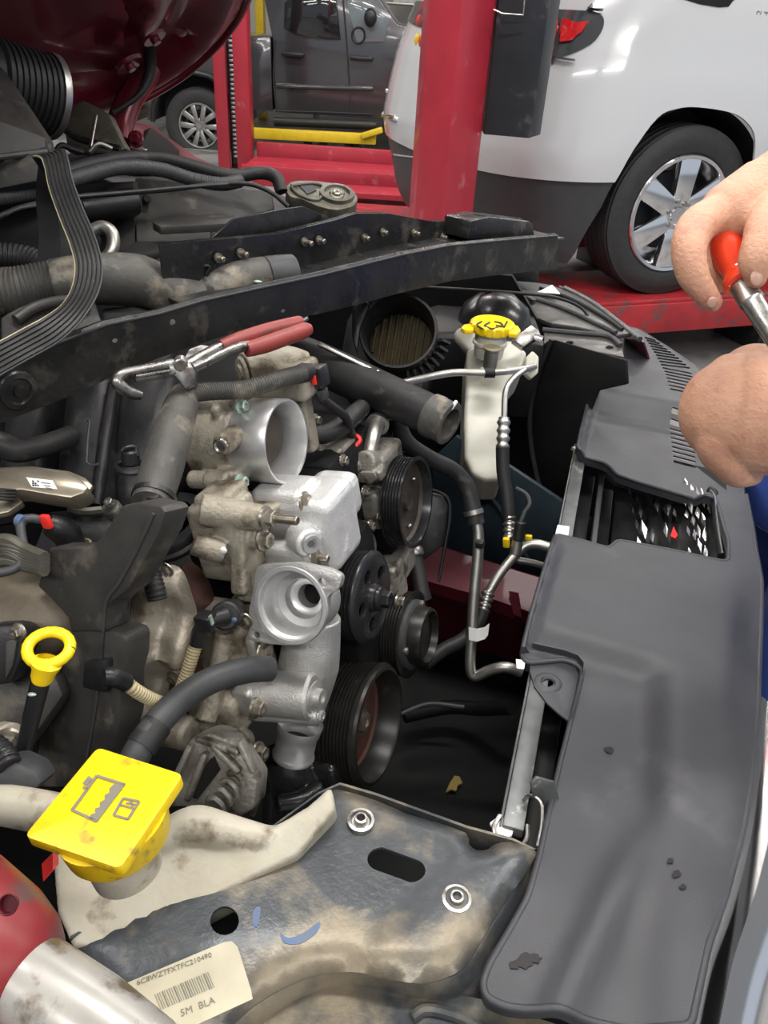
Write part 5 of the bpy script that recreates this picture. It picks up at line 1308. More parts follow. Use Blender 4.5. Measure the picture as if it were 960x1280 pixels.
# ---- serpentine belt
sb = thing('serpentine_belt', 'ribbed black serpentine belt draped over the cross beam', 'belt', P(90, 430, .78))
bp = [P(60, 330, .93), P(62, 290, .92), P(58, 250, .90), P(55, 215, .865), P(57, 196, .845), P(66, 193, .815), P(71, 205, .80), P(77, 232, .79), P(90, 268, .78), (P(103, 300, .775)), P(111, 332, .765), P(107, 362, .745), P(92, 388, .72), P(66, 411, .70), P(33, 430, .685), P(0, 448, .67), P(-40, 470, .66)]
nr_ = [CF * 1, CF, CF, (CF + ZUP * -.3), -ZUP * -1, (ZUP - CF), -CF, -CF, -CF, (-CF + CR * .15), (-CF + CR * .25), (-CF + CR * .1 + CU * .0), (-CF), (-CF - CU * .15), (-CF - CU * .15), (-CF - CU * .15), (-CF - CU * .15)]
path = resample(bp, 6)
nn = []
for i in range(len(path)):
    t_ = i / 6; k = min(int(t_), len(bp) - 2); nn.append((nr_[k].lerp(nr_[k + 1], t_ - k)).normalized())
hw = .0125
prof = [(-hw, -.0015), (hw, -.0015), (hw, .001)]
nrib = 6
for k in range(nrib):
    a = hw - k * 2 * hw / nrib; w_ = 2 * hw / nrib
    prof += [(a - w_ * .08, .0018), (a - w_ * .62, .0018), (a - w_ * .8, .0002), (a - w_ * .92, .0002)]
prof += [(-hw, .001)]
put('band', MB().sweep(path, prof, nn), 'rubber', sb, angle=30)
for s in (-1, 1):
    ep = []
    for i, p in enumerate(path):
        tg_ = (path[min(i + 1, len(path) - 1)] - path[max(i - 1, 0)]).normalized()
        ep.append(p + tg_.cross(nn[i]).normalized() * hw * s + nn[i] * .0008)
    put('cord_edge', MB().tube(ep[24:], .0010, 6, 1), 'conduit_tan' if s > 0 else 'rubber_grey', sb)
# ---- belt tensioner
tn = thing('belt_tensioner', 'cast grey belt tensioner arm resting at the far end of the beam', 'tensioner', P(405, 262, 1.35))
tnn = (ZUP * .85 - CF * .4 + CR * .1).normalized(); to_ = P(405, 244, 1.30)
def TN(px, py, off=0.0): return on_plane(px, py, to_ + tnn * off, tnn)
loop = round_loop([(*plane2(to_, tnn)[0](TN(x, y)), .01) for x, y in ((356, 234), (366, 226), (392, 226), (418, 229), (440, 236), (448, 248), (442, 258), (420, 263), (398, 258), (376, 248), (362, 246))], .012, 3)
t3 = plane2(to_, tnn)[1]
put('arm', MB().slab([t3(*q) for q in loop], tnn * -.022, bevel=.004), 'olive', tn)
put('hub', MB().lathe(TN(421, 244), tnn, [(0, .030), (.006, .029), (.007, .022), (.003, .020), (.003, .013), (.007, .012), (.007, .007), (.004, .006), (.004, 0)], 36), 'olive', tn)
put('hub_bolt', MB().bolt(TN(421, 244, .004), tnn, .008, .007), 'bolt_zinc', tn)
put('pocket', MB().slab([TN(x, y, .001) for x, y in ((374, 232), (390, 230), (396, 238), (384, 243))], tnn * .001), 'sheet_black', tn)
put('rim_line', MB().tube([TN(x, y, .002) for x, y in ((364, 232), (390, 229), (404, 234), (398, 250), (374, 244), (364, 234))], .0028, 8, 3), 'olive', tn)
# ---- long rubber hoses along the far fender
h1 = thing('rubber_hose', 'dark rubber hose, upper of the pair behind the belt', 'hose', P(220, 215, 1.2))
put('hose', MB().tube([P(60, 226, 1.05), P(100, 210, 1.08), P(150, 199, 1.13), P(200, 198, 1.18), P(245, 209, 1.22), P(290, 220, 1.25), P(325, 216, 1.27), P(345, 222, 1.27), P(352, 240, 1.27)], .0105, 16, 6), 'rubber', h1)
h2 = thing('ribbed_hose', 'bluish grey ribbed hose, lower of the pair behind the belt', 'hose', P(150, 230, 1.1))
put('hose', MB().ribbed([P(-20, 250, .98), P(40, 240, 1.0), P(90, 224, 1.03), P(150, 209, 1.08), P(200, 212, 1.13), P(240, 224, 1.17), P(275, 230, 1.19), P(300, 226, 1.22)], .0105, .004, .0006, 16, 8), 'rubber_grey', h2)
h3 = thing('hood_cable', 'thin black release cable running in front of the pair of hoses', 'cable', P(200, 245, 1.05))
put('cable', MB().tube([P(-10, 275, .95), P(25, 260, .97), P(60, 252, .99), P(95, 246, 1.02), P(160, 241, 1.07), P(220, 236, 1.12), P(270, 230, 1.16), P(310, 230, 1.19), P(338, 240, 1.2), P(360, 258, 1.21)], .0036, 10, 6), 'rubber', h3)
put('grey_lead', MB().tube([P(92, 246, 1.01), P(160, 240, 1.055), P(240, 233, 1.12), P(285, 230, 1.15)], .0022, 8, 5), 'rubber_grey', h3)
# ---- black battery tray and sheet panels left of the beam
bt = thing('battery_tray', 'black sheet metal battery tray between the hoses and the beam', 'tray', P(250, 300, 1.15))
put('back_panel', MB().slab([P(x, y, d) for x, y, d in ((168, 222, 1.2), (215, 216, 1.24), (280, 236, 1.3), (338, 238, 1.34), (342, 262, 1.34), (262, 282, 1.22), (262, 300, 1.2), (170, 310, 1.14))], V((0, .02, -.01)), bevel=.003), 'plastic_dusty', bt)
put('ledge', MB().slab([P(x, y, d) for x, y, d in ((190, 277, 1.10), (202, 271, 1.12), (285, 266, 1.18), (300, 270, 1.17), (285, 279, 1.14), (200, 283, 1.09))], V((0, 0, -.012)), bevel=.002), 'plastic_dusty', bt)
put('panel', MB().slab([P(x, y, 1.16) for x, y in ((40, 235), (168, 226), (170, 320), (130, 330), (40, 330))], V((0, .02, -.005)), bevel=.003), 'sheet_black', bt)
put('cylinder', MB().cyl(P(95, 262, 1.08), P(170, 252, 1.14), .020, seg=20, bevel=.004), 'plastic_black', bt)
put('stud', MB().cyl(P(183, 248, 1.19), P(184, 248, 1.165), .006, seg=10, bevel=.001), 'plastic_black', bt)
put('fold', MB().slab([P(x, y, 1.12) for x, y in ((148, 312), (170, 300), (228, 300), (234, 306), (190, 318), (160, 322))], V((0, 0, -.01)), bevel=.003), 'plastic_dusty', bt)
put('bent_pipe', MB().tube([P(112, 290, 1.0), P(128, 284, 1.0), P(140, 292, 1.0), P(141, 310, 1.0), P(132, 325, 1.0)], .0085, 14, 6), 'pipe_alu', bt)
ub = thing('underhood_liner', 'black crumpled insulation filling the gap left of the belt', 'liner', P(30, 330, 1.05))
put('panel', MB().slab([P(x, y, 1.04) for x, y in ((-30, 215), (60, 215), (120, 290), (100, 345), (-30, 360))], V((0, .03, -.02)), bevel=.01), 'sheet_black', ub)
put('coil', MB().ribbed([P(-10, 318, .97), P(30, 322, .98), P(62, 334, .98)], .016, .006, .0014, 16, 6), 'rubber', ub)
put('wire', MB().tube([P(-10, 280, .96), P(20, 262, .96), P(50, 256, .97)], .0022, 8, 4), 'rubber_grey', ub)
# ---- air intake: corrugated duct and snorkel box
du = thing('intake_duct', 'black corrugated air intake duct below the red hood', 'duct', P(45, 165, 1.2))
p0, p1 = P(-5, 100, 1.10), P(72, 122, 1.17); ax_ = (p1 - p0).normalized(); L = (p1 - p0).length
pf = [(-.03, .050), (0, .052)]
for k in range(9):
    a = .004 + k * .0088; pf += [(a, .0575), (a + .005, .0575), (a + .006, .0545), (a + .008, .0545)]
pf += [(.086, .058), (.090, .058), (.092, .052), (.092, 0)]
put('bellows', MB().lathe(P(-12, 100, 1.10), ax_, pf, 56), 'rubber', du)
put('end_ring', MB().lathe(P(-12, 100, 1.10), ax_, [(.082, .058), (.082, .0600), (.087, .0605), (.092, .0600), (.092, .057)], 56), 'pipe_alu', du)
sn_ = thing('intake_snorkel', 'matt black angular intake snorkel at the left edge', 'snorkel', P(20, 215, 1.0))
put('upper_box', MB().loft([[P(-40, 60, 1.06), P(2, 84, 1.06), P(58, 168, 1.04), P(62, 184, 1.03)], [P(-40, 130, .94), P(-5, 150, .95), P(56, 172, .99), P(61, 187, 1.0)], [P(-40, 200, .94), P(-5, 196, .95), P(56, 184, .99), P(61, 190, 1.0)]], .02, CF), 'plastic_dusty', sn_)
put('lower_box', MB().slab([P(x, y, .965) for x, y in ((-40, 196), (0, 194), (60, 188), (66, 196), (58, 215), (50, 226), (0, 236), (-40, 240))], V((.0, .05, -.02)), bevel=.005), 'plastic_dusty', sn_)
put('seam', MB().tube([P(-40, 200, .935), P(0, 196, .945), P(58, 189, .985)], .004, 8, 3), 'rubber_grey', sn_)
# ---- hood hinge bracket and clutter
hb = thing('hinge_bracket', 'olive sheet metal hinge bracket with a thin rod below the hood', 'bracket', P(120, 195, 1.35))
put('plate', MB().slab([P(x, y, 1.36) for x, y in ((92, 130), (104, 125), (136, 142), (150, 172), (158, 186), (140, 192), (84, 190), (80, 160))], V((.0, .03, -.01)), bevel=.004), 'olive', hb)
put('rod', MB().cyl(P(120, 145, 1.33), P(113, 184, 1.30), .0032, seg=10), 'steel', hb)
put('lip', MB().tube([P(78, 160, 1.33), P(95, 172, 1.33), P(115, 178, 1.33), P(150, 186, 1.33)], .006, 8, 4), 'sheet_black', hb)
put('latch', MB().tube([P(68, 194, 1.22), P(76, 182, 1.22), P(90, 186, 1.23), P(104, 190, 1.24)], .005, 8, 4), 'sheet_black', hb)
put('latch', MB().tube([P(112, 190, 1.26), P(124, 180, 1.26), P(140, 186, 1.27)], .004, 8, 4), 'pipe_alu', hb)
# ---- dark red hood, propped open
CFW = V((E1.x, E1.y, 0)).normalized(); CAC = V((-CFW.y, CFW.x, 0))        # forward and across (to the far side)
H0 = P(155, 140, 1.60)
r_ = ray(312, -8); dH = (H0 - CAM).dot(CAC) / r_.dot(CAC); H1 = CAM + r_ * dH
HD = (H1 - H0).normalized(); HN = CAC.cross(HD).normalized()
if HN.dot(CAM - H0) < 0: HN = -HN
hood = thing('hood', 'dark red hood propped open at upper left, underside showing', 'car hood', H0)
def HP(px, py): return on_plane(px, py, H0, HN)
def h2(p): d = V(p) - H0; return (d.dot(CAC), d.dot(HD))
edge = [h2(HP(x, y)) for x, y in ((150, 142), (172, 128), (200, 113), (235, 90), (270, 58), (296, 25), (312, -8), (322, -40))]
e_end = edge[-1]
hl = edge + [(e_end[0] - .1, e_end[1] + .12), (-.5, e_end[1] + .16), (-1.15, e_end[1] + .10), (-1.25, .5), (-1.22, .02), (-.6, -.03), (-.2, -.02)]
def hoodh(x, y):
    e = seg_dist((x, y), hl); h = -.05 * (sstep(e, .03, .11)) - .03 * sstep(e, .1, .3)
    h += .02 * sstep(math.sin((x + .9 * y) * 9), .2, .8) * sstep(e, .1, .16)
    return h
hh1 = circle2(h2(HP(110, 18)), .016, 12); hh2 = circle2(h2(HP(144, 2)), .014, 12); hh3 = circle2(h2(HP(228, 12)), .010, 10); hh4 = circle2(h2(HP(238, 62)), .010, 10)
put('inner_panel', MB().sheet(hl, lambda x, y: H0 + CAC * x + HD * y + HN * hoodh(x, y), .03, holes=[hh1, hh2, hh3, hh4], thick=.003, tdir=-HN), 'dark_red', hood, angle=60)
put('outer_skin', MB().sheet(hl, lambda x, y: H0 + CAC * x + HD * y - HN * (.035 + .05 * sstep(seg_dist((x, y), hl), 0, .4)), .07, thick=.003, tdir=-HN), 'dark_red', hood, angle=60)
put('hem', MB().tube([H0 + CAC * a + HD * b for a, b in edge], .008, 10, 3), 'dark_red', hood)
put('hinge_pad', MB().lathe(HP(200, 60) + HN * -.02, HN, [(0, .024), (.004, .022), (.004, .009), (.012, .008), (.012, 0)], 24), 'dark_red', hood)
put('hinge_pad', MB().lathe(HP(168, 92) + HN * -.02, HN, [(0, .03), (.006, .027), (.006, .009), (.014, .008), (.014, 0)], 20), 'dark_red', hood)
hg = [P(196, 62, 1.55), P(182, 92, 1.54), P(165, 120, 1.53), P(152, 150, 1.52), P(150, 178, 1.51)]
put('hinge_arm', MB().tube(hg, [.028, .026, .024, .026, .022], 12, 4), 'dark_red', hood)
put('washer_tube', MB().tube([P(150, -10, 1.50), P(172, 14, 1.50), P(186, 45, 1.50), P(188, 72, 1.49), P(186, 95, 1.48), P(172, 120, 1.47), P(142, 141, 1.46)], [.006, .006, .008, .012, .010, .006, .005], 10, 6), 'rubber', hood)
# far fender in dark red with the dark hinge pocket
ff = thing('far_fender', 'dark red inner fender flange with a black pocket below the hood hinge', 'fender', P(220, 215, 1.6))
put('flange', MB().slab([P(x, y, d) for x, y, d in ((157, 168, 1.52), (165, 150, 1.54), (192, 157, 1.62), (212, 172, 1.68), (245, 196, 1.76), (285, 212, 1.86), (300, 225, 1.88), (240, 222, 1.7), (170, 200, 1.52), (155, 185, 1.5))], V((.0, .02, -.01)), bevel=.004), 'dark_red', ff)
put('pocket', MB().slab([P(x, y, d) for x, y, d in ((180, 182, 1.49), (182, 164, 1.52), (190, 160, 1.54), (212, 176, 1.60), (224, 188, 1.63), (226, 202, 1.62), (200, 200, 1.54))], V((-.001, -.008, .002)), bevel=.003), 'tray_black', ff)
put('bolt', MB().bolt(P(170, 174, 1.49), V((0, -1, .4)), .011, .012), 'dark_red', ff)
put('side_wall', MB().slab([P(x, y, d) for x, y, d in ((60, 200, 1.5), (150, 190, 1.6), (300, 222, 1.92), (360, 250, 2.0), (440, 330, 1.9), (440, 560, 1.75), (60, 560, 1.45))], V((0, .02, 0)), bevel=.003), 'sheet_black', ff)
# ---- air filter box with its open throat
ab_ = thing('air_filter_box', 'black air filter box with a large open round throat', 'air box', P(500, 470, 1.3))
an = (-CF * .94 + CU * .12 + CR * -.1).normalized(); ao = P(498, 414, 1.18)
rr = sz(47, 1.18)
put('throat', MB().lathe(ao, an, [(-.10, rr * .84), (-.012, rr * .92), (-.002, rr * .94), (.004, rr * .97), (.004, rr * 1.03), (-.002, rr * 1.06), (-.02, rr * 1.06), (-.03, rr * 1.0), (-.10, rr * .98)], 60), 'plastic_black', ab_)
put('filter', MB().lathe(ao, an, [(-.06, 0), (-.06, rr * .9)], 40), 'filter', ab_)
for k in range(9):
    a = (k - 4) * rr * .19; u3, v3, n3 = frame_of(an)
    hgt = math.sqrt(max(0, (rr * .84) ** 2 - a * a))
    put('pleat', MB().bar(ao - an * .056 + u3 * a - v3 * hgt, ao - an * .056 + u3 * a + v3 * hgt, .003, .008, an), 'filter', ab_)
put('box', MB().box(ao - an * .16 - CR * .03, (.15, .14, .14), (frame_of(an)[0], frame_of(an)[1], an), .02), 'plastic_black', ab_)
for k in range(8):
    a = -1.2 + k * .16
    put('rib', MB().bar(ao - an * .01 + (u3 * math.cos(a) + v3 * math.sin(a)) * rr * 1.04, ao - an * .02 + (u3 * math.cos(a) + v3 * math.sin(a)) * rr * 1.26, .004, .03, an), 'plastic_black', ab_)
put('lid_clip', MB().slab([P(x, y, 1.16) for x, y in ((440, 385), (455, 372), (462, 380), (450, 410), (446, 440), (440, 420))], CF * .03, bevel=.003), 'plastic_black', ab_)
# ---- big intake pipe with collar
bp_ = thing('intake_pipe', 'thick black fabric-skinned pipe with an open grey collar', 'pipe', P(480, 520, 1.05))
pa, pb_ = P(350, 436, 1.12), P(541, 520, .99)
put('pipe', MB().tube([pa, P(400, 455, 1.08), P(470, 487, 1.03), pb_], [.030, .029, .0275, .026], 30, 5), 'rubber', bp_)
axp2 = (pb_ - P(470, 487, 1.03)).normalized()
cp0 = P(541, 520, .99)
put('collar', MB().lathe(cp0, axp2, [(-.004, .0255), (-.004, .0285), (.006, .0290), (.010, .0280), (.020, .0275), (.022, .0285), (.026, .0285), (.027, .0265), (.027, .0205), (.020, .0195), (-.02, .0195), (-.02, 0)], 44), 'rubber_dusty', bp_)
put('collar_nib', MB().cyl(P(563, 512, .965), P(571, 501, .965), .0025, seg=8, bevel=.001), 'label_white', bp_)
st = thing('metal_rod', 'thin bright rod lying over the black intake pipe', 'rod', P(450, 460, 1.0))
put('rod', MB().cyl(P(398, 430, 1.04), P(472, 466, 1.02), .0035, seg=10, bevel=.001), 'steel', st)
put('sleeve', MB().cyl(P(470, 465, 1.018), P(500, 481, 1.015), .0042, seg=12, bevel=.001), 'pipe_alu', st)
mh = thing('bypass_hose', 'short black elbow hose behind the throttle bore', 'hose', P(420, 550, .97))
put('hose', MB().tube([P(385, 543, .92), P(405, 543, .93), P(425, 534, .95), P(440, 521, .97), P(452, 510, 1.0)], [.011, .0115, .0122, .0125, .0115], 18, 5), 'rubber', mh)
put('clamp', MB().lathe(P(394, 543, .925), E1, [(-.003, .011), (-.003, .013), (.004, .013), (.004, .011)], 24), 'sheet_black', mh)
rc_ = thing('red_clip_connector', 'small black plug with a red lock clip above the steering pump', 'connector', P(440, 555, .99))
put('plug', MB().box(P(443, 552, .99), (.02, .016, .016), EAX, .002), 'plastic_black', rc_)
put('clip', MB().tube([P(436, 556, .975), P(434, 548, .975), P(444, 544, .975), P(450, 550, .975), P(444, 558, .975)], .003, 8, 3), 'clip_red', rc_)
# ---- coolant bottle with yellow cap
btl = thing('coolant_bottle', 'milky white coolant bottle with a yellow cap on the far side', 'bottle', P(610, 600, 1.34))
bo = P(610, 500, 1.29); bn2 = (-CF * .9 + CU * .35).normalized()
def BO(px, py, off=0.0): return on_plane(px, py, bo + bn2 * off, bn2)
mb = MB()
mb.slab([BO(*q) for q in ((584, 436), (600, 426), (640, 424), (660, 440), (652, 460), (636, 478), (634, 520), (634, 560), (628, 600), (606, 600), (590, 592), (581, 572), (580, 530), (582, 480))], bn2 * -.09, bevel=.012, seg=3)
mb.slab([BO(*q, -.02) for q in ((566, 418), (572, 408), (584, 406), (596, 414), (600, 440), (590, 444), (578, 432))], bn2 * -.02, bevel=.006)
put('tank', mb, 'tank_white', btl, voxel=.003, smooth=3)
nc = BO(612, 440, .0) - bn2 * .03
cz_ = P(615, 409, 1.27)
up_ = (cz_ - nc).normalized(); up_ = ZUP
put('neck', MB().lathe(cz_, ZUP, [(-.05, .024), (-.030, .026), (-.028, .029), (-.024, .029), (-.022, .026), (0, .026)], 36), 'tank_white', btl)
cap = put('cap', MB().lathe(cz_, ZUP, [(-.006, 0), (-.006, .034), (.004, .036), (.008, .036), (.010, .033), (.008, .029), (.0085, 0)], 40), 'yellow_clean', btl, label='yellow filler cap')
put('cap_ear', MB().slab([PZ(x, y, cz_.z + .004) for x, y in ((638, 404), (648, 407), (651, 412), (646, 417), (636, 416))], V((0, 0, -.008)), bevel=.002), 'yellow_clean', cap)
put('cap_ear', MB().slab([PZ(x, y, cz_.z + .004) for x, y in ((592, 403), (580, 405), (576, 409), (581, 412), (592, 412))], V((0, 0, -.008)), bevel=.002), 'yellow_clean', cap)
for k in range(16):
    a = 2 * math.pi * k / 16
    put('grip', MB().box(cz_ + V((math.cos(a) * .0355, math.sin(a) * .0355, .002)), (.004, .005, .010), (V((math.cos(a), math.sin(a), 0)), V((-math.sin(a), math.cos(a), 0)), ZUP), .001), 'yellow_clean', cap)
zc = cz_.z + .0092
for l in (((602, 402), (596, 406), (603, 411)), ((612, 403), (606, 407), (614, 411), (622, 410)), ((618, 402), (626, 404), (628, 408), (620, 407)), ((634, 402), (630, 409))):
    put('symbol', MB().tube([PZ(x, y, zc) for x, y in l], .0016, 6, 3), 'ink', cap)
put('sight_tube', MB().lathe(P(613, 452, 1.245), ZUP, [(-.018, .014), (-.016, .018), (-.010, .011), (.018, .0115), (.022, .015), (.024, .015), (.024, 0)], 24), 'pipe_alu', btl)
# ---- air conditioning lines
ac = thing('ac_line', 'bare aluminium line crossing in front of the coolant bottle', 'pipe', P(560, 480, 1.2))
put('line', MB().tube([P(495, 481, 1.10), P(520, 475, 1.13), P(565, 466, 1.17), P(610, 466, 1.19), P(650, 462, 1.22), P(668, 458, 1.25)], .0056, 14, 6), 'pipe_alu', ac)
put('clip', MB().lathe(P(612, 466, 1.19), CR, [(-.008, .006), (-.008, .008), (.008, .008), (.008, .006)], 18), 'sheet_black', ac)
put('mount', MB().slab([P(x, y, 1.25) for x, y in ((658, 446), (666, 438), (674, 446), (673, 466), (664, 474), (656, 466))], CF * .02, bevel=.003), 'tank_white', ac)
a2 = thing('ac_hose', 'black hose with crimped ferrules hanging beside the coolant bottle', 'hose', P(640, 660, 1.25))
put('upper_pipe', MB().tube([P(656, 462, 1.22), P(642, 473, 1.21), P(632, 490, 1.20), P(630, 530, 1.19)], .0048, 12, 5), 'pipe_alu', a2)
put('ferrule', MB().ribbed([P(630, 522, 1.19), P(628, 562, 1.185)], .0105, .011, .0022, 18, 2), 'pipe_alu', a2)
put('hose', MB().tube([P(628, 560, 1.185), P(629, 590, 1.185), P(634, 622, 1.185), P(637, 650, 1.185)], .0105, 16, 5), 'rubber', a2)
put('ferrule', MB().ribbed([P(637, 642, 1.185), P(637, 674, 1.18)], .0100, .010, .0022, 18, 2), 'pipe_alu', a2)
a3 = thing('ac_fitting', 'branched aluminium fitting with black valve cap and yellow tags', 'fitting', P(640, 700, 1.2))
put('branch', MB().tube([P(690, 685, 1.16), P(672, 680, 1.165), P(658, 682, 1.17), P(646, 692, 1.17), P(632, 708, 1.165), P(620, 724, 1.16), P(610, 742, 1.155)], .0075, 14, 6), 'pipe_alu', a3)
put('branch', MB().tube([P(646, 700, 1.18), P(668, 704, 1.18), P(690, 711, 1.18)], .0055, 12, 5), 'pipe_alu', a3)
put('valve_body', MB().cyl(P(644, 694, 1.17), P(648, 672, 1.165), .009, seg=16, bevel=.002), 'pipe_alu', a3)
put('valve_cap', MB().cyl(P(648, 676, 1.163), P(651, 652, 1.158), .0095, .0085, seg=14, bevel=.002), 'plastic_black', a3)
put('yellow_tag', MB().box(P(633, 678, 1.165), (.010, .016, .008), EAX, .002), 'yellow_clean', a3)
put('yellow_tag', MB().box(P(661, 672, 1.17), (.010, .008, .006), EAX, .001), 'yellow_clean', a3)
put('wire', MB().tube([P(650, 655, 1.16), P(656, 640, 1.165), P(662, 630, 1.17), P(658, 618, 1.18), P(645, 610, 1.19)], .0032, 8, 5), 'rubber_grey', a3)
put('ferrule', MB().ribbed([P(611, 738, 1.155), P(603, 766, 1.15)], .0105, .010, .0022, 18, 2), 'pipe_alu', a3)
put('hose', MB().tube([P(604, 762, 1.15), P(596, 782, 1.145), P(578, 800, 1.13), P(555, 812, 1.12), P(530, 830, 1.10)], .0105, 16, 5), 'rubber', a3)
a4 = thing('coolant_pipe', 'vertical grey coolant pipe with a paper tag before the red apron', 'pipe', P(590, 840, 1.15))
put('hose', MB().tube([P(495, 522, 1.06), P(508, 552, 1.07), P(535, 572, 1.09), P(566, 588, 1.11), P(583, 608, 1.12), P(592, 640, 1.12), P(595, 655, 1.12)], [.0115, .0115, .012, .012, .0125, .013, .013], 18, 6), 'rubber', a4)
put('clamp', MB().lathe(P(592, 640, 1.12), (P(595, 655, 1.12) - P(583, 608, 1.12)), [(-.003, .013), (-.003, .0145), (.004, .0145), (.004, .013)], 24), 'pipe_alu', a4)
put('pipe', MB().tube([P(595, 648, 1.12), P(598, 668, 1.12), P(597, 700, 1.12), P(593, 740, 1.12), P(590, 790, 1.12), P(588, 832, 1.12), P(594, 845, 1.12), P(612, 838, 1.11), P(632, 834, 1.10), P(652, 840, 1.10)], .0080, 16, 6), 'pipe_alu', a4)
put('clip', MB().box(P(600, 680, 1.105), (.012, .010, .012), EAX, .002), 'plastic_black', a4)
tg2 = put('paper_tag', MB().loft([[P(586, 784, 1.11), P(596, 786, 1.105), P(606, 784, 1.11), P(612, 779, 1.115)], [P(586, 800, 1.11), P(596, 802, 1.105), P(606, 799, 1.11), P(610, 794, 1.115)]], .001, CF), 'label_white', a4)
a5 = thing('lower_hose', 'short black hose with a bright clamp under the top pulley', 'hose', P(525, 735, 1.08))
put('hose', MB().tube([P(513, 676, 1.10), P(519, 700, 1.10), P(526, 735, 1.09), P(530, 750, 1.09)], .0115, 16, 5), 'rubber', a5)
put('clamp', MB().lathe(P(517, 690, 1.10), (P(526, 735, 1.09) - P(513, 676, 1.10)), [(-.006, .0115), (-.006, .0135), (-.002, .0145), (.004, .0145), (.006, .0135), (.006, .0115)], 24), 'pipe_alu', a5)
put('clamp', MB().lathe(P(521, 714, 1.10), (P(526, 735, 1.09) - P(513, 676, 1.10)), [(-.001, .0115), (-.001, .0128), (.001, .0128), (.001, .0115)], 24), 'pipe_alu', a5)
# black guard frame behind the top pulley
gf = thing('wire_guard', 'bent black wire frame between the top pulley and apron', 'bracket', P(550, 730, 1.2))
put('frame', MB().tube([P(530, 610, 1.16), P(550, 616, 1.17), P(561, 626, 1.17), P(562, 650, 1.17), P(555, 690, 1.17), P(548, 728, 1.17)], .0026, 8, 6), 'sheet_black', gf)
put('plate', MB().slab([P(x, y, 1.19) for x, y in ((525, 612), (552, 618), (560, 632), (556, 680), (530, 700), (515, 690))], CF * .01, bevel=.002), 'plastic_black', gf)
# ---- strut dome and far fender rails
sd = thing('strut_dome', 'glossy black strut tower dome behind the coolant bottle', 'strut tower', P(620, 420, 1.5))
put('dome', MB().lathe(P(618, 400, 1.50), ZUP, [(-.10, .085), (-.02, .078), (.025, .064), (.048, .035), (.054, 0)], 44), 'pulley_black', sd)
put('base', MB().box(P(600, 450, 1.54), (.22, .20, .16), bevel=.02), 'sheet_black', sd)
ffr = thing('fender_rail', 'black sheet fender rail with punched holes at the far corner', 'rail', PZ(720, 430, .96))
fz = 1.0
hl_ = [[PZ(x + 5 * math.cos(a), y + 2.5 * math.sin(a), fz) for a in [2 * math.pi * k / 10 for k in range(10)]] for x, y in ((712, 428), (762, 434))]
put('rail', MB().slab([PZ(x, y, fz) for x, y in ((680, 410), (700, 412), (740, 418), (768, 424), (778, 436), (780, 446), (740, 438), (700, 430), (680, 428))], V((0, 0, -.006)), hl_, bevel=.001), 'rail_grey', ffr)
put('lip', MB().tube([PZ(x, y, fz + .004) for x, y in ((678, 412), (720, 416), (760, 420), (776, 432))], .005, 8, 4), 'rubber_grey', ffr)
fed = thing('front_fender', 'glossy black far fender edge with grey trim running to the corner', 'fender', PZ(730, 390, .96))
put('panel', MB().slab([PZ(x, y, 1.0) for x, y in ((640, 348), (690, 356), (725, 370), (760, 392), (790, 416), (772, 418), (720, 408), (690, 404), (660, 392), (640, 372))], V((0, 0, -.01)), bevel=.003), 'rail_grey', fed)
put('trim', MB().tube([PZ(x, y, 1.0) for x, y in ((706, 360), (740, 378), (772, 402), (800, 424))], .0055, 10, 4), 'steel_strip', fed)
put('crease', MB().tube([PZ(x, y, 1.003) for x, y in ((650, 368), (700, 384), (740, 402), (770, 416))], .005, 8, 4), 'rubber_grey', fed)
put('crease', MB().tube([PZ(x, y, 1.003) for x, y in ((675, 360), (715, 374), (755, 396), (778, 412))], .004, 8, 4), 'sheet_black', fed)
put('paper', MB().slab([PZ(x, y, 1.01) for x, y in ((672, 366), (690, 357), (700, 368))], V((0, 0, .002))), 'label_white', fed)
put('stay', MB().bar(P(610, 344, 1.62), P(668, 378, 1.56), .012, .012, ZUP, .002), 'rubber_grey', fed)
put('mesh_block', MB().box(P(655, 341, 1.70), (.06, .04, .03), bevel=.004), 'plastic_black', fed)
cbl = thing('thin_cable', 'thin black cable arching over the far fender corner', 'cable', PZ(700, 400, .96))
put('cable', MB().tube([P(532, 359, 1.45), P(580, 362, 1.46), P(640, 366, 1.5), P(690, 371, 1.55), P(722, 382, 1.58), P(736, 397, 1.58), P(734, 412, 1.56)], .0032, 10, 6), 'rubber', cbl)
clp = thing('metal_clip', 'small bright steel clip bracket beside the yellow coolant cap', 'bracket', P(660, 430, 1.3))
put('plate', MB().slab([P(x, y, 1.29) for x, y in ((640, 424), (664, 406), (672, 412), (676, 418), (654, 434))], CF * .008 + V((0, 0, -.006)), bevel=.0015), 'steel', clp)
put('tab', MB().slab([P(x, y, 1.28) for x, y in ((668, 416), (680, 420), (676, 428), (668, 424))], CF * .004, bevel=.001), 'chrome', clp)
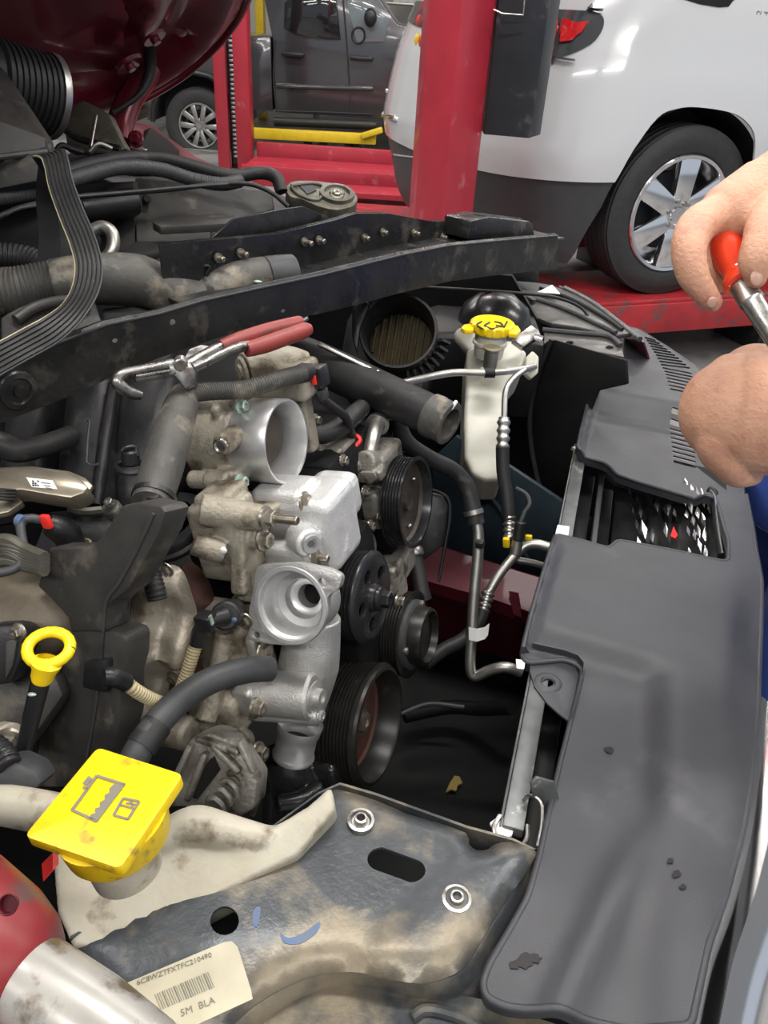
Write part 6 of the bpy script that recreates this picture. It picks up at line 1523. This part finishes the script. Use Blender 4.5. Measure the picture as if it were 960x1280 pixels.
# ---- pliers
pl_ = thing('pliers', 'adjustable pliers with red grips lying under the cross beam', 'pliers', P(240, 475, .74))
def pd(x): return .690 + (x - 143) * .00052
def PL(x, y, o=0.0): return P(x, y, pd(x) + o)
put('hook_jaw', MB().tube([PL(176, 494), PL(164, 491), PL(152, 484), PL(147, 477), PL(152, 469), PL(170, 464), PL(195, 459), PL(216, 455)], [.0045, .0058, .0062, .006, .0056, .0052, .005, .0055], 12, 6), 'tool_steel', pl_)
put('lower_jaw', MB().bar(PL(168, 474, -.002), PL(218, 466, -.002), .005, .008, EN, .001), 'tool_steel', pl_)
put('teeth', MB().ribbed([PL(170, 471, -.006), PL(212, 464, -.006)], .0022, .0022, .0006, 8, 2), 'tool_steel', pl_)
put('pivot_block', MB().slab([PL(x, y, -.006) for x, y in ((210, 452), (236, 452), (246, 460), (243, 482), (232, 487), (224, 476), (212, 464))], CF * .014, bevel=.002), 'tool_steel', pl_)
put('pivot_pin', MB().cyl(PL(226, 451, -.004), PL(226, 457, -.012), .0065, seg=16, bevel=.001), 'steel', pl_)
put('handle_bar', MB().tube([PL(240, 460, -.002), PL(262, 450), PL(283, 440), PL(300, 434), PL(312, 432)], [.0055, .0045, .005, .0055, .0055], 12, 5), 'tool_steel', pl_)
put('handle_bar', MB().tube([PL(232, 458, .004), PL(250, 446, .006), PL(270, 436, .008), PL(284, 430, .008)], [.0055, .005, .0052, .0052], 12, 5), 'tool_steel', pl_)
put('arch_plate', MB().slab([PL(x, y, .01) for x, y in ((228, 450), (236, 436), (252, 430), (270, 434), (262, 444), (244, 452))], CF * .008, bevel=.002), 'tool_steel', pl_)
put('grip', MB().tube([PL(276, 433, .008), PL(300, 424, .01), PL(335, 413, .014), PL(372, 404, .018), PL(378, 403, .018)], [.0062, .0078, .008, .0078, .005], 16, 5), 'grip_red', pl_)
put('grip', MB().tube([PL(308, 437), PL(330, 431), PL(358, 421), PL(380, 413), PL(388, 411)], [.0078, .0088, .0088, .0085, .0055], 16, 5), 'grip_red', pl_)
put('tip', MB().cyl(PL(376, 404, .018), PL(384, 398, .02), .0022, seg=8), 'tool_steel', pl_)

# ---- small clutter between throttle body and steering pump
sb2 = thing('bracket_casting', 'small grimy cast bracket between throttle body and steering pump', 'bracket', P(412, 610, .97))
mb = MB(); eb(mb, 410, 585, .96, 40, 50, .05, .006); ec(mb, 425, 575, .955, E1, 8, .03); ec(mb, 402, 602, .95, E1, 9, .03); mb.bar(P(398, 560, .955), P(424, 600, .955), .012, .012, EN, .002)
put('casting', mb, 'cast_grey', sb2, voxel=.002, smooth=1)
for x, y in ((394, 526), (428, 576), (404, 603)): put('bolt', MB().bolt(P(x, y, .94), E1, .006, .007), 'bolt_zinc', sb2)
vh = thing('vacuum_hose', 'thin black vacuum hose looping under the throttle bore', 'hose', P(400, 615, .90))
put('hose', MB().tube([P(372, 608, .88), P(388, 611, .885), P(408, 616, .90), P(424, 628, .91), P(432, 642, .93)], .0055, 12, 5), 'rubber', vh)
put('clip', MB().lathe(P(398, 613, .893), E1, [(-.003, .0055), (-.003, .0068), (.003, .0068), (.003, .0055)], 16), 'steel', vh)
mfl = thing('manifold_flange', 'black plastic manifold flange behind the throttle body', 'flange', P(250, 600, .86))
put('plate', MB().slab(pix_loop([(236, 490), (262, 488), (268, 500), (266, 605), (250, 618), (228, 612), (224, 560)], P(250, 550, .845), (EN + E1 * .3).normalized()), EN * -.03, bevel=.004), 'plastic_black', mfl)
for x, y in ((250, 525), (246, 560), (248, 592)): put('rib', MB().bar(P(x - 12, y, .838), P(x + 12, y + 3, .836), .005, .008, EN, .001), 'plastic_black', mfl)
pcl = thing('wire_harness', 'thin black wire pair running behind the steering pump', 'wire', P(470, 560, 1.05))
for k in range(2): put('wire', MB().tube([P(440, 545 + 4 * k, 1.0), P(455, 560 + 5 * k, 1.03), P(478, 572 + 5 * k, 1.06), P(500, 566 + 6 * k, 1.08), P(520, 570 + 5 * k, 1.1)], .0025, 8, 5), 'rubber', pcl)
# ================================================================ left side of the engine
im = thing('intake_manifold', 'glossy black plastic intake manifold runners under the cross beam', 'intake manifold', P(140, 640, .82))
def runner(pts, w, dep):
    pa = resample(pts, 5); mb = MB()
    prof = [(w * math.copysign(abs(math.cos(a)) ** .7, math.cos(a)), dep * math.copysign(abs(math.sin(a)) ** .7, math.sin(a))) for a in [2 * math.pi * k / 24 for k in range(24)]]
    return mb.sweep(pa, prof, -CF)
put('runner', runner([P(128, 455, .90), P(122, 510, .88), P(116, 570, .86), P(112, 640, .84)], .030, .035), 'plastic_black', im)
put('runner', runner([P(200, 455, .92), P(190, 520, .90), P(186, 580, .88), P(190, 650, .87)], .036, .040), 'plastic_black', im)
put('runner_ridge', MB().tube([P(142, 480, .845), P(134, 530, .835), P(126, 590, .815), P(120, 632, .80)], [.006, .007, .007, .006], 10, 5), 'plastic_black', im)
put('relief', MB().tube([P(106, 528, .815), P(112, 526, .815), P(108, 578, .80), P(124, 580, .80)], .0014, 6, 2), 'rubber_grey', im)
put('flange_ring', MB().lathe(P(212, 655, .84), (EU * .9 + EN * .3), [(-.012, .040), (-.012, .046), (-.006, .047), (-.003, .044), (.003, .044), (.006, .042), (.006, .03)], 44), 'plastic_black', im)
put('wall', MB().slab([P(x, y, .93) for x, y in ((-20, 500), (90, 480), (110, 640), (-20, 660))], CF * .02, bevel=.004), 'sheet_black', im)
po = thing('breather_valve', 'small black breather valve on a ring base before the manifold', 'valve', P(165, 585, .80))
put('post', MB().cyl(P(164, 582, .80), P(162, 563, .795), .0095, .0088, seg=18, bevel=.002), 'plastic_black', po)
put('top', MB().tube([P(153, 564, .79), P(157, 560, .79), P(169, 559, .795), P(172, 570, .795)], .0022, 8, 4), 'plastic_black', po)
put('ring', MB().tube([P(164 + 19 * math.cos(a), 584 + 7 * math.sin(a), .795 - .014 * math.sin(a)) for a in [2 * math.pi * k / 14 for k in range(15)]], .0034, 8, 2), 'plastic_black', po)
wb = thing('washer_bolt', 'light grey bolt with a wide washer at the manifold foot', 'bolt', P(138, 640, .78))
put('washer', MB().lathe(P(138, 634, .775), (EU + EN * .5), [(-.008, .008), (-.008, .0095), (-.001, .0098), (.001, .009), (.001, 0)], 24), 'pipe_alu', wb)
put('head', MB().bolt(P(138, 630, .772), (EU + EN * .5), .005, .006, False), 'pipe_alu', wb)
lh = thing('breather_hose', 'black elbow breather hose left of the manifold', 'hose', P(40, 580, .80))
put('hose', MB().tube([P(-30, 552, .76), P(0, 556, .76), P(22, 563, .765), P(45, 560, .78), P(70, 552, .80), P(88, 545, .82)], [.0125, .0135, .0125, .0112, .0112, .0112], 18, 6), 'rubber', lh)
# ---- metal control module with label
md = thing('control_module', 'champagne metal control module with a white printed label', 'module', P(50, 640, .74))
mn = (ZUP * .75 - CF * .55 - CR * .1).normalized(); mo = P(60, 605, .72)
def MD(px, py, o=0.0): return on_plane(px, py, mo + mn * o, mn)
put('case', MB().slab([MD(*q) for q in ((-30, 586), (10, 583), (40, 584), (82, 590), (100, 598), (110, 608), (104, 616), (88, 622), (60, 618), (26, 612), (-30, 615))], mn * -.022, bevel=.003, seg=2), 'olive_metal', md)
put('rim', MB().slab([MD(x, y, -.018) for x, y in ((-30, 584), (40, 582), (86, 588), (106, 596), (116, 606), (108, 618), (90, 626), (28, 617), (-30, 630))], mn * -.006, bevel=.002), 'olive_metal', md)
lb = put('label_plate', MB().slab([MD(x, y, .0002) for x, y in ((33, 597), (66, 601), (72, 612), (40, 609))], mn * .0006), 'label_white', md, label='white printed label')
for k in range(9):
    x, y = 40 + (k % 3) * 3.1, 600.5 + (k // 3) * 2.6
    if k in (1, 5): continue
    put('print_block', MB().slab([MD(a, b, .001) for a, b in ((x, y), (x + 2.4, y + .3), (x + 2.8, y + 2.2), (x + .4, y + 1.9))], mn * .0002), 'ink', lb)
for x, y, w_ in ((51, 602.5, 12), (55, 606, 8), (57, 609, 8)):
    put('print_line', MB().slab([MD(a, b, .001) for a, b in ((x, y), (x + w_, y + 1.4), (x + w_ + .4, y + 2.8), (x + .4, y + 1.4))], mn * .0002), 'ink_soft', lb)
put('ear', MB().slab([MD(x, y, -.012) for x, y in ((-30, 618), (0, 622), (24, 620), (28, 628), (10, 640), (-30, 648))], mn * -.008, bevel=.003), 'olive_metal', md)
put('post', MB().ribbed([P(2, 626, .71), P(3, 610, .71)], .012, .006, .0015, 16, 2), 'plastic_dusty', md)
# ---- coil connector with red clip
cc = thing('coil_connector', 'black coil plug with a red lock tab under the control module', 'connector', P(70, 690, .74))
put('plug', MB().tube([P(60, 655, .72), P(72, 660, .725), P(84, 668, .735), P(90, 684, .745)], [.010, .0125, .0135, .013], 14, 4), 'plastic_black', cc)
put('lock_tab', MB().box(P(58, 652, .705), (.010, .014, .006), EAX, .002), 'clip_red', cc)
put('seal', MB().lathe(P(96, 682, .742), EU, [(-.004, .012), (-.004, .014), (.0, .014), (.0, .012)], 20), 'conduit_tan', cc)
put('cable', MB().tube([P(52, 650, .71), P(38, 648, .705), P(26, 652, .70), P(27, 670, .695), P(30, 690, .69), P(20, 710, .685), P(-10, 718, .68)], .0042, 10, 6), 'rubber_grey', cc)
put('blue_tape', MB().cyl(P(22, 650, .70), P(29, 652, .698), .006, seg=12, bevel=.001), 'blue_mark', cc)
bc_ = thing('coil_pack', 'dark plastic coil pack between module and loom cover', 'coil', P(105, 690, .78))
put('body', MB().slab([P(x, y, .79) for x, y in ((60, 640), (118, 636), (160, 640), (150, 690), (100, 700), (40, 690))], CF * .04, bevel=.008), 'plastic_black', bc_)
put('lip', MB().tube([P(88, 636, .785), P(105, 640, .78), P(128, 638, .785)], .005, 8, 4), 'olive', bc_)
fr_ = thing('frayed_loom', 'frayed dusty wiring bundle entering the loom cover', 'cable', P(20, 715, .69))
for k in range(7):
    oy = (k - 3) * 5
    put('strand', MB().tube([P(-15, 692 + oy, .70 + .004 * (k % 3)), P(10, 688 + oy * .9 + 4 * math.sin(k), .69), P(32, 697 + oy * .7, .688), P(56, 705 + oy * .55, .675)], .0055, 8, 5), 'rubber_dusty' if k % 2 else 'olive', fr_)
# ---- valve cover
vc = thing('valve_cover', 'dusty brown valve cover shoulder above the dipstick', 'valve cover', P(40, 790, .72))
mb = MB(); mb.ellipsoid(P(22, 765, .76), (.085, .045, .050), EAX, 28, 16); eb(mb, 20, 800, .75, 150, 60, .05, .012)
put('casting', mb, 'brown_cast', vc, voxel=.003, smooth=3)
cl = thing('ignition_coil', 'black ignition coil with a bright bolt left of the dipstick', 'ignition coil', P(15, 860, .68))
put('body', MB().slab([P(x, y, .67) for x, y in ((-20, 782), (20, 780), (36, 790), (30, 815), (14, 855), (-20, 860))], CF * .03, bevel=.005), 'plastic_black', cl)
put('arm', MB().slab([P(x, y, .672) for x, y in ((10, 800), (26, 796), (20, 830), (10, 850))], CF * -.006, bevel=.002), 'plastic_dusty', cl)
put('bolt', MB().bolt(P(24, 790, .655), (EN + EU * .4), .0058, .007), 'bolt_zinc', cl)
put('lower_block', MB().slab([P(x, y, .70) for x, y in ((-20, 850), (30, 850), (70, 845), (80, 870), (30, 940), (-20, 940))], CF * .03, bevel=.006), 'plastic_dusty', cl)
# ---- dipstick
ds = thing('dipstick', 'yellow ring-handled oil dipstick in front of the loom cover', 'dipstick', P(25, 970, .60))
dn = (-CF * .6 + CU * .55 + CR * .1).normalized(); do = P(61, 810, .585)
u5 = (CR - dn * CR.dot(dn)).normalized(); v5 = dn.cross(u5)
put('ring', MB().tube([do + u5 * (.0155 * math.cos(a)) + v5 * (.0145 * math.sin(a)) for a in [2 * math.pi * k / 20 for k in range(21)]], .0044, 12, 1, caps=False), 'yellow_clean', ds)
put('stem', MB().lathe(P(53, 846, .582), (P(57, 826, .58) - P(50, 850, .585)), [(-.004, 0), (-.004, .007), (0, .0085), (.006, .009), (.009, .0105), (.013, .0115), (.016, .008)], 24), 'yellow_clean', ds)
put('shaft', MB().tube([P(52, 846, .585), P(45, 875, .59), P(35, 915, .60), P(22, 970, .61)], [.0072, .0070, .0065, .006], 14, 4), 'plastic_black', ds)
put('green_mark', MB().ellipsoid(P(40, 868, .578), (.0035, .002, .0015), seg=8, rings=6), 'bolt_green', ds)
# ---- lower left bits
lb_ = thing('harness_end', 'grey plastic harness end piece above the reservoir hose', 'connector', P(20, 1000, .56))
put('shell', MB().slab([P(x, y, .56) for x, y in ((-30, 962), (14, 950), (40, 962), (54, 980), (40, 990), (0, 998), (-30, 1000))], CF * .03, bevel=.005), 'rubber_grey', lb_)
put('rib_grip', MB().ribbed([P(-10, 930, .57), P(4, 942, .565), P(12, 958, .56)], .009, .004, .0012, 14, 4), 'plastic_black', lb_)
bo2 = thing('stray_bolt', 'dirty hex bolt at the left edge under the dipstick', 'bolt', P(12, 935, .62))
put('head', MB().bolt(P(16, 924, .615), (EN + E1 * .4), .0085, .012), 'bolt_zinc', bo2)
put('boss', MB().cyl(P(2, 922, .63), P(14, 924, .617), .013, seg=20, bevel=.002), 'cast_aged', bo2)
# ---- white washer reservoir and yellow filler cap
rs = thing('fluid_reservoir', 'dirty translucent white fluid reservoir below the yellow square cap', 'reservoir', P(200, 1150, .64))
rn2 = (-CF * .75 + CU * .6).normalized(); ro2 = P(220, 1070, .60)
def RS(px, py, o=0.0): return on_plane(px, py, ro2 + rn2 * o, rn2)
mb = MB()
mb.slab([RS(*q) for q in ((64, 1066), (110, 1058), (180, 1044), (200, 1022), (226, 1008), (255, 1006), (282, 1018), (310, 1026), (345, 1030), (385, 1006), (414, 980), (420, 1010), (370, 1070), (250, 1130), (140, 1185), (90, 1185), (70, 1140))], rn2 * -.07, bevel=.012, seg=3)
mb.tube([RS(200, 1060, -.004), RS(240, 1032, .0), RS(285, 1040, .0), RS(340, 1050, -.006)], [.010, .016, .014, .010], 14, 4)
put('tank', mb, 'tank_dirty', rs, voxel=.003, smooth=3)
capo = P(128, 1010, .475)
cn_ = (P(229, 968, .490) - P(122, 934, .522)).cross(P(30, 1045, .462) - P(122, 934, .522)).normalized()
if cn_.dot(CAM - capo) < 0: cn_ = -cn_
put('neck', MB().cyl(capo - cn_ * .060, capo - cn_ * .02, .022, .024, seg=32, bevel=.003), 'tank_dirty', rs)
put('side_spout', MB().tube([P(-40, 1000, .57), P(0, 1005, .56), P(40, 1012, .55), P(80, 1020, .54)], .0145, 18, 4), 'tank_dirty', rs)
put('red_strip', MB().slab([P(x, y, .55) for x, y in ((52, 1080), (66, 1066), (66, 1088), (54, 1102))], CF * .01), 'clip_red', rs)
yc = thing('filler_cap', 'yellow square filler cap with a fluid level symbol', 'cap', capo - cn_ * .03)
def YC(px, py, o=0.0): return on_plane(px, py, P(122, 934, .522) + cn_ * o, cn_)
t2y, t3y = plane2(P(122, 934, .522), cn_)
lp = round_loop([(*t2y(YC(x, y)), .005) for x, y in ((122, 934), (229, 968), (150, 1086), (30, 1045))], .005, 4)
put('plate', MB().slab([t3y(*q) for q in lp], cn_ * -.0075, bevel=.0014), 'yellow_cap', yc)
put('skirt', MB().lathe(YC(136, 1014), cn_, [(-.026, 0), (-.026, .030), (-.022, .032), (-.006, .034), (-.005, 0)], 40), 'yellow_cap', yc)
def ico(pts, o=.0004): put('symbol', MB().slab([YC(x, y, o) for x, y in pts], cn_ * .0003), 'ink_soft', yc)
def ibar(a, b, w_=3.2):
    dx, dy = b[0] - a[0], b[1] - a[1]; l_ = math.hypot(dx, dy); nx, ny = -dy / l_ * w_ / 2, dx / l_ * w_ / 2
    ico([(a[0] + nx, a[1] + ny), (b[0] + nx, b[1] + ny), (b[0] - nx, b[1] - ny), (a[0] - nx, a[1] - ny)])
ibar((121, 970), (156, 981)); ibar((121, 970), (90, 1013)); ibar((89, 1012), (121, 1027))
ico([(143, 980), (157, 980), (121, 1028), (111, 1023), (114, 1018), (119, 1017), (119, 1011), (125, 1009), (125, 1003), (131, 1000), (131, 994), (137, 991), (137, 986)])
ibar((106, 981), (113, 972), 6); ibar((104, 984), (110, 986), 3)
ibar((154, 998), (174, 1002), 2.6); ibar((174, 1002), (160, 1024), 2.6); ibar((160, 1024), (142, 1019), 2.6); ibar((142, 1019), (154, 998), 2.6); ibar((150, 1006), (168, 1011), 2.2); ibar((162, 1000), (166, 1008), 2.6); ibar((158, 1004), (170, 1006), 1.8)
# ---- red and grey air tool in the corner
at = thing('air_tool', 'worn red air tool with a scuffed grey nose at the lower left corner', 'power tool', P(20, 1290, .37))
n0, n1 = P(35, 1222, .375), P(215, 1345, .345); na = (n1 - n0).normalized()
put('nose', MB().lathe(n0, na, [(-.02, .019), (-.004, .0195), (.006, .0205), (.04, .0205), (.075, .0175), (.085, .015), (.085, 0)], 40), 'tool_grey', at)
put('body', MB().lathe(n0, na, [(-.16, 0), (-.16, .034), (-.10, .0375), (-.055, .0370), (-.025, .0335), (-.008, .0285), (.0, .0235), (.003, .020), (.0, .019)], 44), 'tool_red', at)
put('port_hole', MB().lathe(P(10, 1131, .336), (-CF + CU * .3).normalized(), [(0, .0046), (.0004, .0042), (.0, .0038), (-.003, .0036), (-.003, 0)], 18), 'dark_red_matt', at)
# ================================================================ the mechanic
mech = thing('person', 'person in blue work clothes holding a red screwdriver over the radiator cover', 'person', V((.84, 1.16, 0)))
def fl_(mb, pts, rs): return mb.tube([P(*q) for q in pts], [r * 1.0 for r in rs], 18, 6)
def ball(mb, px, py, d, r): return mb.ellipsoid(P(px, py, d), (r, r, r), seg=18, rings=12)
def chain(mb, pts, rs):
    fl_(mb, pts, rs); ball(mb, *pts[0], rs[0]); ball(mb, *pts[-1], rs[-1])
sh_u, sh_l = V((.78, .86, 1.40)), V((.84, 1.28, 1.38))
# upper hand with forearm
mb = MB()
w0 = P(1015, 232, .585); el = V((.62, .60, 1.36))
mb.tube([el, el.lerp(w0, .5) + V((0, 0, .004)), w0, P(965, 250, .58)], [.044, .040, .031, .030], 22, 6)
mb.tube([P(985, 243, .59), P(950, 256, .585), P(915, 268, .58)], [.031, .033, .026], 20, 6)
ball(mb, 915, 268, .58, .025); ball(mb, 890, 274, .572, .0155)
chain(mb, [(893, 268, .572), (870, 285, .560), (861, 312, .552), (867, 345, .552), (890, 378, .556)], [.0140, .0142, .0125, .0112, .0075])      # index finger
chain(mb, [(912, 262, .592), (888, 278, .588), (876, 305, .585), (884, 338, .585), (898, 350, .588)], [.0145, .0145, .013, .012, .010])        # middle finger, behind
chain(mb, [(935, 262, .602), (912, 285, .605), (904, 312, .605), (912, 338, .602)], [.0145, .0140, .0125, .010])                              # ring finger
chain(mb, [(955, 268, .61), (935, 295, .618), (930, 320, .618), (936, 342, .612)], [.013, .0125, .011, .009])                                 # little finger
chain(mb, [(985, 255, .570), (962, 278, .552), (950, 305, .542), (944, 328, .542), (945, 347, .546)], [.020, .0158, .0122, .0118, .0080])     # thumb
# lower fist with forearm
el2 = V((.66, .72, 1.14)); w1 = P(1034, 520, .64)
mb.tube([el2, el2.lerp(w1, .5), w1, P(975, 518, .635)], [.050, .050, .046, .048], 24, 6)
mb.tube([P(1005, 517, .638), P(965, 516, .632), P(932, 515, .630), P(915, 514, .632)], [.048, .052, .0495, .044], 26, 6)
ball(mb, 917, 514, .632, .0435); ball(mb, 892, 508, .628, .018)
chain(mb, [(913, 470, .628), (892, 494, .622), (888, 520, .632), (900, 538, .650)], [.0185, .0165, .0150, .012])
chain(mb, [(904, 500, .622), (888, 522, .620), (892, 545, .632), (908, 556, .652)], [.0185, .0165, .0150, .012])
chain(mb, [(904, 530, .620), (894, 552, .624), (902, 572, .636), (920, 578, .655)], [.0180, .0160, .0145, .012])
chain(mb, [(918, 556, .624), (912, 576, .630), (922, 590, .644), (938, 592, .66)], [.0170, .0150, .0135, .011])
chain(mb, [(970, 470, .62), (945, 455, .630), (925, 458, .645), (912, 468, .66)], [.024, .0170, .0145, .012])
put('hands', mb, 'skin', mech, voxel=.0021, smooth=5, label='bare hands and forearms, one gripping the screwdriver')
# nails
def nail(px, py, d, w_, h_, nrm, updir):
    u6 = updir.cross(nrm).normalized(); v6 = nrm.cross(u6)
    put('nail', MB().ellipsoid(P(px, py, d), (w_, h_, .0014), (u6, v6, nrm), 14, 8), 'nail', mech)
nail(946, 347, .5368, .0048, .0058, (-CF + CU * -.15 + CR * .1).normalized(), CU)
nail(890, 378, .5478, .0036, .0042, (-CF * .8 - CU * .5).normalized(), CU)
put('wrist_ink', MB().ellipsoid(P(957, 296, .532), (.0035, .0055, .0008), (CR, CU, -CF), 10, 6), 'blue_mark', mech, label='faded blue ink mark on the thumb')
# head, only outside the picture
mb = MB(); hd = V((.80, 1.02, 1.66))
mb.ellipsoid(hd, (.088, .078, .115), seg=24, rings=16); mb.cyl(hd + V((.03, 0, -.20)), hd + V((.02, 0, -.05)), .055, seg=20); mb.ellipsoid(hd + V((-.085, -.01, -.015)), (.022, .014, .022)); mb.ellipsoid(hd + V((-.05, 0, -.075)), (.045, .045, .035))
for s_ in (-1, 1): mb.ellipsoid(hd + V((.005, .08 * s_, -.01)), (.018, .010, .030))
put('head', mb, 'skin', mech, voxel=.005, smooth=3)
put('hair', MB().ellipsoid(hd + V((.022, 0, .03)), (.086, .084, .105), seg=24, rings=16), 'sleeve', mech)
for s_ in (-1, 1): put('eye', MB().ellipsoid(hd + V((-.079, .03 * s_, .012)), (.010, .013, .010), seg=12, rings=8), 'label_white', mech)
# work clothes
mb = MB()
hip = V((.765, 1.14, .92)); chest = V((.90, 1.06, 1.28))
mb.tube([hip + V((0, 0, -.10)), hip, hip.lerp(chest, .5), chest, chest + V((-.02, -.01, .14))], [.16, .17, .165, .18, .11], 28, 6)
for q, e, wr, kk in ((sh_u, el, w0, .45), (sh_l, el2, w1, .35)):
    mb.tube([chest.lerp(q, .4) + V((0, 0, .05)), q, q.lerp(e, .6), e], [.085, .072, .060, .055], 22, 5)
for s_ in (-1, 1):
    top_ = hip + V((0, .10 * s_, -.05)); kn = V((.75, 1.14 + .13 * s_, .48)); ft = V((.80, 1.14 + .14 * s_, .10))
    mb.tube([top_, kn, ft], [.105, .085, .07], 24, 6)
put('work_clothes', mb, 'blue_cloth', mech, voxel=.009, smooth=3, label='blue work shirt and trousers')
for s_ in (-1, 1):
    put('shoe', MB().box(V((.76, 1.14 + .14 * s_, .05)), (.30, .11, .10), bevel=.035, seg=3), 'sleeve', mech)
# ---- screwdriver
sc = thing('screwdriver', 'red handled screwdriver held in the upper hand', 'screwdriver', P(960, 400, .57))
s0, s1, s2_ = P(908, 312, .575), P(930, 362, .557), P(968, 420, .538)
sa = (s1 - s0).normalized()
put('handle', MB().lathe(s0, sa, [(-.035, 0), (-.035, .010), (-.025, .0135), (0, .0138), (.012, .0125), (.021, .0098), (.026, .0098), (.030, .0125), (.0345, .0128), (.036, .0105), (.036, 0)], 36), 'handle_red', sc)
sx = (s2_ - s1).normalized()
put('shank', MB().lathe(s1, sx, [(-.004, .0082), (.008, .0086), (.012, .0092), (.014, .0080), (.05, .0072), (.052, .0055), (.14, .0048), (.146, .003), (.146, 0)], 24), 'steel', sc)
# ================================================================ continuation of the vehicle beyond the picture's edge
for k in (1, 2, 3, 4):
    put('runner', runner([p - E1 * (.088 * k) for p in (P(128, 455, .90), P(122, 510, .88), P(116, 570, .86), P(112, 640, .84))], .030, .035), 'plastic_black', im)
mb = MB(); q0_ = P(10, 790, .76)
mb.bar(q0_ - EN * .02, q0_ - E1 * .42 - EN * .02, .11, .07, EU, .02)
put('rear_casting', mb, 'brown_cast', vc)
nf = thing('near_fender', 'dark red near fender edge under the air tool, mostly below the picture', 'fender', V((-.35, .05, .9)))
nfa, nfb = V((-.95, .36, 1.035)), V((.02, .085, 1.0))
put('top_lip', MB().loft([[nfa + V((0, .03, -.07)), nfb + V((0, .03, -.07))], [nfa + V((0, .025, 0)), nfb + V((0, .025, 0))], [nfa + V((-.02, -.08, .012)), nfb + V((-.02, -.08, .012))], [nfa + V((-.05, -.20, -.04)), nfb + V((-.05, -.20, -.04))], [nfa + V((-.06, -.24, -.3)), nfb + V((-.06, -.24, -.3))]], .004, V((0, 0, -1))), 'dark_red', nf, angle=70)
put('inner_wall', MB().slab([nfa + V((0, .03, -.06)), nfb + V((0, .03, -.06)), nfb + V((0, .05, -.5)), nfa + V((0, .05, -.5))], V((0, -.006, 0))), 'sheet_black', nf)
cw = thing('cowl_panel', 'black plastic cowl panel at the foot of the windscreen, left of the picture', 'panel', V((-.72, 1.1, 1.18)))
put('panel', MB().box((-.76, 1.15, 1.20), (.22, 1.5, .03), bevel=.008), 'plastic_black', cw)
put('drain_lip', MB().box((-.655, 1.15, 1.225), (.02, 1.5, .03), bevel=.006), 'rubber', cw)
fa_t = [p + V((.02, -.005, -.055)) for p in A3]
put('fascia', MB().loft([fa_t, [p + V((.03, -.01, -.14)) for p in fa_t], [V((p.x + .02, p.y - .01, .40)) for p in fa_t]], .004, V((-1, 0, 0))), 'dark_red', fe)
fsk = [PZ(x, y, .99) for x, y in ((700, 357), (740, 376), (775, 402), (806, 428))]
put('outer_skin', MB().loft([fsk, [p + V((.05, .04, -.08)) for p in fsk], [p + V((.06, .05, -.5)) for p in fsk]], .004, V((-1, -.5, 0))), 'dark_red', fed)
